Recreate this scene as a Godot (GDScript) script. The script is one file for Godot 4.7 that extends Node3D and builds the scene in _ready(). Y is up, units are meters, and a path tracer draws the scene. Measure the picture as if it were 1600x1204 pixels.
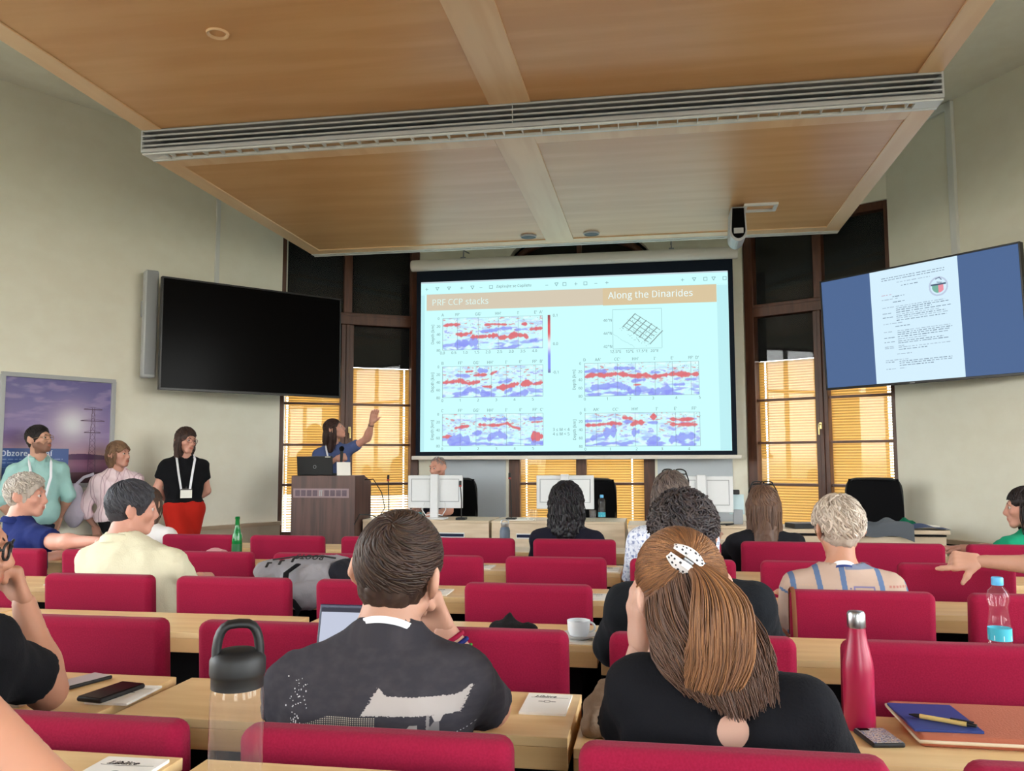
extends Node3D
# Conference hall: lecture rows seen from the back, projector screen in front, polygonal window wall.
# Units are metres, y is up, the front wall lies towards -z, the camera stands over the origin.

const WIN_W := 1.64
const FZ := -10.13
var P0 := Vector3(-4.32, 0, -9.29)
var PL := Vector3(-2.88, 0, FZ)
var PR := Vector3(1.015, 0, FZ)
var Q0 := Vector3(2.43, 0, -9.31)
const CEIL := 4.79
const ROW := {"A": -5.28, "B": -4.30, "C": -3.375, "D": -2.47, "E": -1.52}
const PITCH := 0.624
const COL0 := -0.513

var M := {}
var used := {}
var rng := RandomNumberGenerator.new()
var fn := FastNoiseLite.new()
var fn2 := FastNoiseLite.new()

func _ready() -> void:
	rng.seed = 7
	fn.seed = 3; fn.frequency = 1.0; fn.noise_type = FastNoiseLite.TYPE_SIMPLEX_SMOOTH; fn.fractal_octaves = 3
	fn2.seed = 9; fn2.frequency = 1.0; fn2.noise_type = FastNoiseLite.TYPE_SIMPLEX_SMOOTH; fn2.fractal_octaves = 2
	# ---- camera
	var cam := Camera3D.new(); cam.name = "camera"; add_child(cam)
	cam.fov = 2.0 * rad_to_deg(atan(602.0 / 1330.0))
	cam.position = Vector3(0, 1.36, 0)
	cam.basis = Basis(Vector3.UP, deg_to_rad(9.65)) * Basis(Vector3.RIGHT, deg_to_rad(4.98)) * Basis(Vector3.BACK, deg_to_rad(-0.16))
	cam.near = 0.05; cam.far = 200.0; cam.current = true
	# ---- sky, exposure
	var env := Environment.new()
	env.background_mode = Environment.BG_SKY
	var sm := ProceduralSkyMaterial.new()
	sm.sky_top_color = Color(0.80, 0.85, 0.90); sm.sky_horizon_color = Color(0.95, 0.94, 0.90)
	sm.ground_bottom_color = Color(0.42, 0.42, 0.38); sm.ground_horizon_color = Color(0.62, 0.62, 0.58)
	sm.sky_energy_multiplier = SKY_E; sm.ground_energy_multiplier = SKY_E; sm.sun_angle_max = 1.0
	var sky := Sky.new(); sky.sky_material = sm; env.sky = sky
	env.tonemap_mode = Environment.TONE_MAPPER_LINEAR
	env.tonemap_exposure = 1.0
	env.sdfgi_enabled = true; env.ssao_enabled = true; env.ssil_enabled = true
	var we := WorldEnvironment.new(); we.name = "environment"; we.environment = env; add_child(we)
	# ---- sun behind the drawn blinds of the front windows
	var sun := DirectionalLight3D.new(); sun.name = "sun"; add_child(sun)
	sun.look_at_from_position(Vector3(-3.0, 6.0, -8.0), Vector3.ZERO)
	sun.light_energy = SUN_E; sun.light_color = Color(1.0, 0.95, 0.86); sun.light_angular_distance = 1.0; sun.shadow_enabled = true
	make_materials()
	build_shell()
	build_ceiling()
	build_windows()
	build_screens()
	build_front()
	build_rows()
	build_people()
	build_small()

const SKY_E := 3.75
const SUN_E := 0.3

# ------------------------------------------------------------------ mesh builder
class MB:
	var v := PackedVector3Array()
	var n := PackedVector3Array()
	var uv := PackedVector2Array()
	var c := PackedColorArray()
	var ix := PackedInt32Array()
	var x := Transform3D()
	var col := Color.WHITE
	var keep_uv := false
	var keep_col := false
	func at(t: Transform3D): x = t; return self
	func vert(p: Vector3, nn: Vector3, u := Vector2.ZERO) -> int:
		v.append(x * p); n.append((x.basis * nn).normalized()); uv.append(u); c.append(col)
		return v.size() - 1
	func tri(a: int, b: int, d: int) -> void:
		var f := (v[b] - v[a]).cross(v[d] - v[a])
		if f.dot(n[a] + n[b] + n[d]) > 0.0:
			ix.append(a); ix.append(d); ix.append(b)
		else:
			ix.append(a); ix.append(b); ix.append(d)
	func quad(a: Vector3, b: Vector3, d: Vector3, e: Vector3, o: Vector3):
		var nn := (b - a).cross(d - a).normalized()
		if nn.dot(o) < 0.0: nn = -nn
		var i := vert(a, nn, Vector2(0, 1)); vert(b, nn, Vector2(1, 1)); vert(d, nn, Vector2(1, 0)); vert(e, nn, Vector2(0, 0))
		tri(i, i + 1, i + 2); tri(i, i + 2, i + 3)
		return self
	func box(ctr: Vector3, s: Vector3):
		return rbox(ctr, s, 0.0, 0)
	func rbox(ctr: Vector3, s: Vector3, r: float, seg := 2):
		var h := s * 0.5
		r = minf(r, minf(h.x, minf(h.y, h.z)) * 0.999)
		var ts: Array = [0.0]
		if seg == 1: ts = [0.0, 1.0]
		elif seg >= 2: ts = [0.0, 0.414, 1.0]
		if r <= 0.0: ts = [0.0]
		for ax in 3:
			var u := (ax + 1) % 3
			var w := (ax + 2) % 3
			for sg in [-1.0, 1.0]:
				var us := []
				var ws := []
				for k in range(ts.size() - 1, -1, -1):
					us.append(-(h[u] - r) - r * ts[k]); ws.append(-(h[w] - r) - r * ts[k])
				for k in ts.size():
					us.append(h[u] - r + r * ts[k]); ws.append(h[w] - r + r * ts[k])
				var base := v.size()
				for i in us.size():
					for j in ws.size():
						var p := Vector3.ZERO
						p[ax] = sg * h[ax]; p[u] = us[i]; p[w] = ws[j]
						var nn := Vector3.ZERO
						nn[ax] = sg
						if r > 0.0:
							var q := Vector3(clampf(p.x, -(h.x - r), h.x - r), clampf(p.y, -(h.y - r), h.y - r), clampf(p.z, -(h.z - r), h.z - r))
							nn = (p - q).normalized()
							p = q + nn * r
						vert(ctr + p, nn, Vector2(float(i) / (us.size() - 1), 1.0 - float(j) / (ws.size() - 1)))
				var m := ws.size()
				for i in us.size() - 1:
					for j in m - 1:
						var a := base + i * m + j
						tri(a, a + 1, a + m + 1); tri(a, a + m + 1, a + m)
		return self
	func lathe(prof: Array, seg := 24):
		var ns := []
		for i in prof.size() - 1:
			var d: Vector2 = prof[i + 1] - prof[i]
			ns.append(Vector2(d.y, -d.x).normalized())
		for i in prof.size() - 1:
			var na: Vector2 = ns[i]
			var nb: Vector2 = ns[i]
			if i > 0 and ns[i - 1].dot(ns[i]) > 0.64: na = (ns[i - 1] + ns[i]).normalized()
			if i < ns.size() - 1 and ns[i + 1].dot(ns[i]) > 0.64: nb = (ns[i + 1] + ns[i]).normalized()
			var base := v.size()
			for k in seg + 1:
				var a := TAU * k / seg
				var e := Vector3(cos(a), 0, sin(a))
				vert(e * prof[i].x + Vector3.UP * prof[i].y, e * na.x + Vector3.UP * na.y, Vector2(float(k) / seg, float(i) / prof.size()))
				vert(e * prof[i + 1].x + Vector3.UP * prof[i + 1].y, e * nb.x + Vector3.UP * nb.y, Vector2(float(k) / seg, float(i + 1) / prof.size()))
			for k in seg:
				var b := base + k * 2
				if prof[i].x > 1e-6: tri(b, b + 1, b + 2)
				if prof[i + 1].x > 1e-6: tri(b + 1, b + 3, b + 2)
		return self
	func tube(pts: Array, rad, seg := 6, flat := 1.0, up := Vector3.ZERO, caps := true):
		var m := pts.size()
		if m < 2: return self
		var u: Vector3 = up
		var d0: Vector3 = (pts[1] - pts[0]).normalized()
		if u == Vector3.ZERO: u = Vector3.UP if absf(d0.y) < 0.9 else Vector3.RIGHT
		var base := v.size()
		for i in m:
			var d: Vector3 = (pts[mini(i + 1, m - 1)] - pts[maxi(i - 1, 0)])
			if d.length_squared() < 1e-12: d = d0
			d = d.normalized()
			u = (u - d * u.dot(d))
			u = u.normalized() if u.length_squared() > 1e-9 else d.cross(Vector3(0.3, 0.5, 0.8)).normalized()
			var w := d.cross(u)
			var r: float = rad if rad is float else rad[i]
			for k in seg:
				var a := TAU * k / seg
				var e := u * cos(a) * flat + w * sin(a)
				var nn := (u * cos(a) + w * sin(a) * flat)
				vert(pts[i] + e * r, nn, Vector2(float(k) / seg, float(i) / (m - 1)))
		for i in m - 1:
			for k in seg:
				var a := base + i * seg + k
				var b := base + i * seg + (k + 1) % seg
				tri(a, b, b + seg); tri(a, b + seg, a + seg)
		if caps:
			for e in [0, m - 1]:
				var r: float = rad if rad is float else rad[e]
				if r < 1e-4: continue
				var d: Vector3 = (pts[0] - pts[1]).normalized() if e == 0 else (pts[m - 1] - pts[m - 2]).normalized()
				var ci := vert(pts[e], d)
				var st := v.size()
				for k in seg:
					v.append(v[base + e * seg + k]); n.append(n[ci]); uv.append(Vector2.ZERO); c.append(col)
				for k in seg: tri(ci, st + k, st + (k + 1) % seg)
		return self
	func extr(poly: PackedVector2Array, z0: float, z1: float):
		var t := Geometry2D.triangulate_polygon(poly)
		for s in [[z0, -1.0], [z1, 1.0]]:
			var base := v.size()
			for p in poly: vert(Vector3(p.x, p.y, s[0]), Vector3(0, 0, s[1] * signf(z1 - z0)), p)
			for i in range(0, t.size(), 3): tri(base + t[i], base + t[i + 1], base + t[i + 2])
		var ctr := Vector2.ZERO
		var cw := Geometry2D.is_polygon_clockwise(poly)
		for i in poly.size():
			var a := poly[i]
			var b := poly[(i + 1) % poly.size()]
			var e := (b - a).normalized()
			var nn := Vector3(e.y, -e.x, 0) * (-1.0 if cw else 1.0)
			var q := vert(Vector3(a.x, a.y, z0), nn); vert(Vector3(b.x, b.y, z0), nn); vert(Vector3(b.x, b.y, z1), nn); vert(Vector3(a.x, a.y, z1), nn)
			tri(q, q + 1, q + 2); tri(q, q + 2, q + 3)
		return self
	func surf(nu: int, nv: int, f: Callable):
		var base := v.size()
		for i in nu + 1:
			for j in nv + 1:
				var u := float(i) / nu
				var w := float(j) / nv
				var p: Vector3 = f.call(u, w)
				var e := 0.004
				var du: Vector3 = f.call(minf(u + e, 1.0), w) - f.call(maxf(u - e, 0.0), w)
				var dv: Vector3 = f.call(u, minf(w + e, 1.0)) - f.call(u, maxf(w - e, 0.0))
				var nn := du.cross(dv)
				vert(p, nn.normalized() if nn.length_squared() > 1e-16 else Vector3.UP, Vector2(u, w))
		for i in nu:
			for j in nv:
				var a := base + i * (nv + 1) + j
				tri(a, a + 1, a + nv + 2); tri(a, a + nv + 2, a + nv + 1)
		return self
	func add_mesh(m: Array, tint := Color.WHITE):
		var b := v.size()
		for i in m[0].size():
			v.append(x * m[0][i]); n.append((x.basis * m[1][i]).normalized()); uv.append(Vector2(m[0][i].x, m[0][i].y)); c.append(tint)
		for i in m[2]: ix.append(b + i)
		return self
	func mesh() -> ArrayMesh:
		var a := []
		a.resize(Mesh.ARRAY_MAX)
		a[Mesh.ARRAY_VERTEX] = v; a[Mesh.ARRAY_NORMAL] = n; a[Mesh.ARRAY_INDEX] = ix
		if keep_uv: a[Mesh.ARRAY_TEX_UV] = uv
		if keep_col: a[Mesh.ARRAY_COLOR] = c
		var m := ArrayMesh.new()
		m.add_surface_from_arrays(Mesh.PRIMITIVE_TRIANGLES, a)
		return m

func mb(uvs := false, cols := false) -> MB:
	var b := MB.new(); b.keep_uv = uvs; b.keep_col = cols
	return b

func numbered(called: String) -> String:
	used[called] = used.get(called, -1) + 1
	return called if used[called] == 0 else "%s_%03d" % [called, used[called]]

func tag(o: Node, label: String, category: String, group := "") -> Node:
	o.set_meta("label", label); o.set_meta("category", category)
	if group: o.set_meta("group", group)
	return o

func thing(called: String, label: String, category: String, at := Vector3.ZERO, turn := 0.0, group := "") -> Node3D:
	var o := Node3D.new(); o.name = numbered(called); add_child(o)
	o.position = at; o.rotation.y = turn
	tag(o, label, category, group)
	return o

func part(called: String, b, m: Material, parent: Node, at := Vector3.ZERO, label := "") -> MeshInstance3D:
	var o := MeshInstance3D.new(); o.name = called
	o.mesh = b.mesh() if b is MB else b
	o.material_override = m
	o.position = at
	o.cast_shadow = GeometryInstance3D.SHADOW_CASTING_SETTING_ON
	parent.add_child(o, true)
	if label: o.set_meta("label", label)
	return o

func solo(called: String, b, m: Material, label: String, category: String, group := "", at := Vector3.ZERO, turn := 0.0) -> MeshInstance3D:
	var o := part(numbered(called), b, m, self, at)
	o.rotation.y = turn
	tag(o, label, category, group)
	return o

func struct(called: String, b, m: Material, parent: Node = null) -> MeshInstance3D:
	var o := part(called, b, m, self if parent == null else parent)
	if parent == null: o.set_meta("kind", "structure")
	return o

func snode(called: String, at := Vector3.ZERO, turn := 0.0) -> Node3D:
	var o := Node3D.new(); o.name = called; add_child(o); o.position = at; o.rotation.y = turn
	o.set_meta("kind", "structure")
	return o

func dup(src: Node3D, at: Vector3, turn := 0.0, label := "", group := "") -> Node3D:
	var base: String = src.get_meta("base_name", str(src.name))
	var o: Node3D = src.duplicate(); o.name = numbered(base); add_child(o)
	o.position = at; o.rotation.y = turn
	if label: o.set_meta("label", label)
	if group: o.set_meta("group", group)
	return o

func txt(s: String, size: float, m: Material, parent: Node, at: Vector3, basis := Basis(), serif := false, called := "lettering", bold := false) -> MeshInstance3D:
	var t := TextMesh.new()
	var f := SystemFont.new(); f.font_names = PackedStringArray(["Droid Serif" if serif else "Droid Sans"])
	if bold: f.font_weight = 700
	t.font = f; t.text = s; t.font_size = 48; t.pixel_size = size / 36.0; t.depth = 0.0006
	t.curve_step = 2.0
	var o := MeshInstance3D.new(); o.name = called; o.mesh = t; o.material_override = m
	parent.add_child(o, true)
	o.transform = Transform3D(basis, at)
	return o

# ------------------------------------------------------------------ materials
func mat(key: String, color: Color, rough := 0.8, metal := 0.0) -> StandardMaterial3D:
	if M.has(key): return M[key]
	var m := StandardMaterial3D.new()
	m.resource_name = key; m.albedo_color = color; m.roughness = rough; m.metallic = metal
	m.metallic_specular = 0.5 if rough < 0.6 else 0.25
	M[key] = m
	return m

func ramp(cols: Array, offs: Array) -> Gradient:
	var g := Gradient.new()
	g.offsets = PackedFloat32Array(offs); g.colors = PackedColorArray(cols)
	return g

func noise_tex(size: int, freq: float, g: Gradient, sd := 1, oct := 4, normal := false, bump := 2.0) -> NoiseTexture2D:
	var t := NoiseTexture2D.new()
	var f := FastNoiseLite.new(); f.seed = sd; f.frequency = freq; f.fractal_octaves = oct
	t.width = size; t.height = size; t.seamless = true; t.noise = f
	if normal: t.as_normal_map = true; t.bump_strength = bump
	elif g: t.color_ramp = g
	return t

func tri_mat(key: String, g: Gradient, scale: Vector3, rough: float, freq := 0.01, sd := 1, world := true) -> StandardMaterial3D:
	var m := mat(key, Color.WHITE, rough)
	m.albedo_texture = noise_tex(512, freq, g, sd)
	m.uv1_triplanar = true; m.uv1_world_triplanar = world; m.uv1_scale = scale
	m.texture_repeat = true
	return m

func make_materials() -> void:
	var wall := tri_mat("wall_paint", ramp([Color8(235, 230, 213), Color8(238, 234, 218)], [0.3, 0.7]), Vector3(0.4, 0.4, 0.4), 0.92, 0.02, 4)
	var cl := tri_mat("ceiling_veneer", ramp([Color8(214, 160, 104), Color8(218, 166, 110), Color8(222, 172, 117)], [0.25, 0.5, 0.75]), Vector3(0.15, 1.0, 1.3), 0.38, 0.006, 8)
	cl.metallic_specular = 0.5
	var cb := tri_mat("ceiling_trim_veneer", ramp([Color8(232, 192, 146), Color8(238, 202, 158)], [0.3, 0.7]), Vector3(1.6, 1.0, 0.15), 0.4, 0.006, 5)
	cb.metallic_specular = 0.5
	var de := tri_mat("beech_top", ramp([Color8(226, 188, 132), Color8(231, 195, 140), Color8(236, 202, 148)], [0.25, 0.5, 0.75]), Vector3(0.35, 3.0, 3.0), 0.42, 0.008, 11)
	tri_mat("beech_edge", ramp([Color8(216, 174, 116), Color8(224, 184, 126)], [0.3, 0.7]), Vector3(0.35, 5.0, 3.0), 0.5, 0.008, 12)
	tri_mat("pale_beech", ramp([Color8(214, 190, 160), Color8(226, 204, 176)], [0.3, 0.7]), Vector3(0.4, 3.0, 3.0), 0.5, 0.008, 13)
	tri_mat("walnut", ramp([Color8(70, 44, 38), Color8(84, 53, 46), Color8(94, 60, 52)], [0.25, 0.5, 0.75]), Vector3(3.0, 0.25, 3.0), 0.4, 0.008, 14)
	tri_mat("window_wood", ramp([Color8(74, 40, 24), Color8(92, 51, 31)], [0.3, 0.7]), Vector3(4.0, 0.4, 4.0), 0.42, 0.01, 15)
	tri_mat("floor_carpet", ramp([Color8(70, 74, 80), Color8(92, 96, 100)], [0.3, 0.7]), Vector3(3, 3, 3), 1.0, 0.05, 16)
	var ch := tri_mat("crimson_fabric", ramp([Color8(138, 21, 52), Color8(144, 24, 56), Color8(150, 27, 60)], [0.2, 0.5, 0.8]), Vector3(5, 5, 5), 0.95, 0.06, 17, false)
	ch.normal_enabled = true; ch.normal_texture = noise_tex(256, 0.12, null, 18, 2, true, 3.0); ch.normal_scale = 0.15
	ch.rim_enabled = true; ch.rim = 0.1; ch.rim_tint = 0.6
	mat("black_plastic", Color8(18, 18, 20), 0.55)
	mat("black_mesh", Color8(14, 14, 17), 0.85)
	mat("black_panel", Color8(16, 15, 16), 0.7)
	mat("dark_void", Color8(10, 10, 12), 0.9)
	mat("steel", Color8(178, 180, 184), 0.28, 1.0)
	mat("brushed_steel", Color8(190, 190, 192), 0.4, 0.9)
	mat("silver_plastic", Color8(172, 174, 176), 0.45)
	mat("white_plastic", Color8(226, 228, 230), 0.45)
	mat("grey_plastic", Color8(150, 154, 160), 0.5)
	mat("white_metal", Color8(222, 222, 218), 0.4)
	mat("mirror_louver", Color8(225, 225, 225), 0.12, 1.0)
	mat("cable_black", Color8(20, 20, 22), 0.55)
	mat("brass", Color8(206, 186, 130), 0.3, 0.9)
	mat("paper", Color8(240, 236, 228), 0.9)
	mat("ink", Color8(52, 46, 46), 0.9)
	mat("screen_black", Color8(22, 30, 42), 0.8)
	mat("screen_case", Color8(226, 220, 212), 0.5)
	mat("tv_black", Color8(9, 8, 9), 0.2)
	M.tv_black.metallic_specular = 0.14
	mat("tv_bezel", Color8(26, 26, 28), 0.35)
	mat("blackout", Color8(12, 11, 14), 0.9)
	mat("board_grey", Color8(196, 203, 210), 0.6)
	mat("wainscot", Color8(186, 170, 148), 0.6)
	mat("wainscot_cap", Color8(176, 154, 128), 0.5)
	var gl := mat("pane_glass", Color(0.85, 0.88, 0.86, 0.01), 0.02)
	gl.metallic_specular = 0.24
	gl.transparency = BaseMaterial3D.TRANSPARENCY_ALPHA
	var bl := mat("blind_slat", Color8(188, 150, 78), 0.5)
	bl.backlight_enabled = true; bl.backlight = Color8(78, 58, 24)
	bl.cull_mode = BaseMaterial3D.CULL_DISABLED
	var pt := mat("clear_plastic", Color(0.96, 0.92, 0.94, 0.015), 0.05)
	pt.metallic_specular = 0.35
	pt.transparency = BaseMaterial3D.TRANSPARENCY_ALPHA
	var sk := {"skin_fair": Color8(200, 150, 127), "skin_tan": Color8(184, 130, 104), "skin_rosy": Color8(202, 147, 128), "skin_pale": Color8(208, 162, 142)}
	for k in sk:
		var m := mat(k, sk[k], 0.55)
		m.subsurf_scatter_enabled = true; m.subsurf_scatter_strength = 0.06
		m.vertex_color_use_as_albedo = true
	var hm := mat("hair", Color.WHITE, 0.5)
	hm.vertex_color_use_as_albedo = true; hm.metallic_specular = 0.4

func cloth(key: String, color: Color, rough := 0.95) -> StandardMaterial3D:
	if M.has(key): return M[key]
	var m := mat(key, color, rough)
	m.normal_enabled = true
	if not M.has("_weave"): M["_weave"] = noise_tex(256, 0.09, null, 31, 3, true, 3.0)
	m.normal_texture = M["_weave"]; m.normal_scale = 0.4
	m.uv1_triplanar = true; m.uv1_scale = Vector3(6, 6, 6)
	m.rim_enabled = true; m.rim = 0.12; m.rim_tint = 0.5
	return m

# ------------------------------------------------------------------ room shell
const HUB := Vector3(-0.95, 0, -3.0)

func wall_frame(a: Vector3, b: Vector3) -> Transform3D:
	var ex := (b - a); ex.y = 0; ex = ex.normalized()
	var ez := ex.cross(Vector3.UP)
	if ez.dot(HUB - a) < 0.0: ez = -ez
	# a left-handed frame is never used: flip the walk direction when needed
	return Transform3D(Basis(ex, Vector3.UP, ez), a)

func wall_box(b: MB, a: Vector3, e: Vector3, y0: float, y1: float, t := 0.25, u0 := 0.0, u1 := -1.0, z_in := 0.0) -> void:
	var ln := Vector2(e.x - a.x, e.z - a.z).length()
	if u1 < 0.0: u1 = ln
	var f := wall_frame(a, e)
	var ez := f.basis.z
	var ex := f.basis.x
	var p := [a + ex * u0, a + ex * u1]
	var q := []
	for k in 2:
		for y in [y0, y1]:
			q.append(p[k] + Vector3.UP * y + ez * z_in); q.append(p[k] + Vector3.UP * y - ez * t)
	# q: 0 in-low-a 1 out-low-a 2 in-high-a 3 out-high-a 4.. same at b
	b.quad(q[0], q[4], q[6], q[2], ez); b.quad(q[1], q[5], q[7], q[3], -ez)
	b.quad(q[0], q[1], q[3], q[2], -ex); b.quad(q[4], q[5], q[7], q[6], ex)
	b.quad(q[2], q[6], q[7], q[3], Vector3.UP); b.quad(q[0], q[4], q[5], q[1], Vector3.DOWN)

var WL1 := Vector3(-6.6, 0, -5.0)
var WR1 := Vector3(5.0, 0, -4.48)
const ZB := 4.5

func build_shell() -> void:
	var fl := mb(); fl.box(Vector3(-0.8, -0.1, -2.9), Vector3(14, 0.2, 17)); struct("floor", fl, M.floor_carpet)
	var ce := mb(); ce.box(Vector3(-0.8, CEIL + 0.1, -2.9), Vector3(14, 0.2, 17)); struct("ceiling", ce, M.wall_paint)
	var w := mb(); wall_box(w, P0, WL1, 0, CEIL); struct("wall_left", w, M.wall_paint)
	w = mb(); wall_box(w, Q0, WR1, 0, CEIL); struct("wall_right", w, M.wall_paint)
	# bay walls: above and below the two slanted windows
	w = mb(); wall_box(w, P0, PL, 0, 0.45); wall_box(w, P0, PL, 4.09, CEIL); struct("wall_bay_left", w, M.wall_paint)
	w = mb(); wall_box(w, PR, Q0, 0, 0.45); wall_box(w, PR, Q0, 4.09, CEIL); struct("wall_bay_right", w, M.wall_paint)
	# front wall with an arched window in the middle
	w = mb()
	wall_box(w, PL, Vector3(-1.77, 0, FZ), 0, CEIL); wall_box(w, Vector3(-0.03, 0, FZ), PR, 0, CEIL)
	wall_box(w, Vector3(-1.77, 0, FZ), Vector3(-0.03, 0, FZ), 0, 0.45)
	var ap := PackedVector2Array()
	ap.append(Vector2(-1.77, CEIL)); ap.append(Vector2(-1.77, 3.75))
	for k in 17:
		var a := PI - PI * k / 16.0
		ap.append(Vector2(-0.9 + cos(a) * 0.87, 3.75 + sin(a) * 0.42))
	ap.append(Vector2(-0.03, CEIL))
	w.extr(ap, FZ, FZ - 0.25)
	struct("wall_front", w, M.wall_paint)
	# masonry piers that close the bay's corners
	for c in [P0, PL, PR, Q0]:
		var dv: Vector3 = (c - HUB); dv.y = 0
		w = mb(); w.at(Transform3D(Basis(), c + dv.normalized() * 0.14)); w.lathe([Vector2(0.07, 0), Vector2(0.07, CEIL)], 12); struct("trim_%d" % (20 + int(c.x)), w, M.wall_paint)
	# side walls and back wall with open window bays behind and beside the camera
	w = mb(); side_wall(w, WL1, Vector3(-6.6, 0, ZB), LEFT_WINS); struct("wall_side_left", w, M.wall_paint)
	w = mb(); side_wall(w, WR1, Vector3(5.0, 0, ZB), RIGHT_WINS); struct("wall_side_right", w, M.wall_paint)
	w = mb(); side_wall(w, Vector3(-6.6, 0, ZB), Vector3(5.0, 0, ZB), BACK_WINS); struct("wall_back", w, M.wall_paint)
	var n := 4
	for s in [[WL1, Vector3(-6.6, 0, ZB), LEFT_WINS], [WR1, Vector3(5.0, 0, ZB), RIGHT_WINS], [Vector3(-6.6, 0, ZB), Vector3(5.0, 0, ZB), BACK_WINS]]:
		for u in s[2]:
			var f := wall_frame(s[0], s[1])
			var fr := mb()
			var wd: float = u[1] - u[0]
			for bar in [[0.03, 0.06, true], [wd - 0.03, 0.06, true], [wd * 0.5, 0.08, true]]:
				fr.at(f); fr.box(Vector3(u[0] + bar[0], (WY0 + WY1) * 0.5, -0.1), Vector3(bar[1], WY1 - WY0, 0.07))
			for yy in [WY0 + 0.03, 2.9, WY1 - 0.03]:
				fr.at(f); fr.box(Vector3(u[0] + wd * 0.5, yy, -0.1), Vector3(wd, 0.06, 0.07))
			struct("window_%d" % n, fr, M.window_wood)
			n += 1
	# wainscot boxes with a cap along the two slanted walls
	var wc := mb(); wall_box(wc, P0, WL1, 0, 0.625, 0.0, 0.0, -1, 0.05); struct("trim_1", wc, M.wainscot)
	wc = mb(); wall_box(wc, P0, WL1, 0.625, 0.665, 0.0, 0.0, -1, 0.075); struct("trim_2", wc, M.wainscot_cap)
	wc = mb(); wall_box(wc, P0, WL1, 0.38, 0.388, 0.0, 0.0, -1, 0.055); struct("trim_3", wc, M.wainscot_cap)
	wc = mb(); wall_box(wc, Q0, WR1, 0, 0.56, 0.0, 0.0, -1, 0.05); struct("trim_4", wc, M.wainscot)
	wc = mb(); wall_box(wc, Q0, WR1, 0.56, 0.60, 0.0, 0.0, -1, 0.075); struct("trim_5", wc, M.wainscot_cap)
	wc = mb(); wall_box(wc, Q0, WR1, 0.53, 0.56, 0.0, 0.0, -1, 0.056); struct("trim_6", wc, M.black_panel)
	# pale inset boards on the front wall, left and right of the arched window
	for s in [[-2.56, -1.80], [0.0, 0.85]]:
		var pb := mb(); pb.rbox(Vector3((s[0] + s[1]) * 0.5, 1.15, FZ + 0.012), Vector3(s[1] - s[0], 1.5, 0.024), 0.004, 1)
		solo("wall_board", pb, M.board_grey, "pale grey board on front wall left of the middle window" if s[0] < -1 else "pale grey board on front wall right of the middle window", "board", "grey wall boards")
	# cable ducts running up the slanted walls
	var fL := wall_frame(P0, WL1)
	var cd := mb(); cd.at(fL); cd.rbox(Vector3(0.88, 3.55, 0.012), Vector3(0.05, 2.4, 0.024), 0.004, 1)
	solo("cable_duct", cd, M.white_metal, "thin white cable duct on left wall above the black television", "duct")
	var fR := wall_frame(Q0, WR1)
	var cr := thing("cable_duct", "white cable duct on right wall rising above the lit television", "duct")
	cd = mb(); cd.at(fR); cd.rbox(Vector3(0.875, 3.45, 0.02), Vector3(0.075, 2.66, 0.04), 0.006, 1); part("riser", cd, M.white_metal, cr)
	cd = mb(); cd.at(fR); cd.rbox(Vector3(0.70, 4.745, 0.02), Vector3(0.42, 0.07, 0.04), 0.006, 1); part("elbow", cd, M.white_metal, cr)

const WY0 := 0.85
const WY1 := 3.9
const LEFT_WINS := [[0.5, 2.3], [3.4, 5.2], [6.6, 8.4]]
const RIGHT_WINS := [[0.3, 2.1], [3.0, 5.0], [6.2, 8.0]]
const BACK_WINS := [[1.6, 3.4], [7.4, 9.2]]

func side_wall(w: MB, a: Vector3, b: Vector3, wins: Array) -> void:
	var ln := Vector2(b.x - a.x, b.z - a.z).length()
	wall_box(w, a, b, 0, WY0); wall_box(w, a, b, WY1, CEIL)
	var u := 0.0
	for g in wins:
		wall_box(w, a, b, WY0, WY1, 0.25, u, g[0]); u = g[1]
	wall_box(w, a, b, WY0, WY1, 0.25, u, ln)

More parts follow.
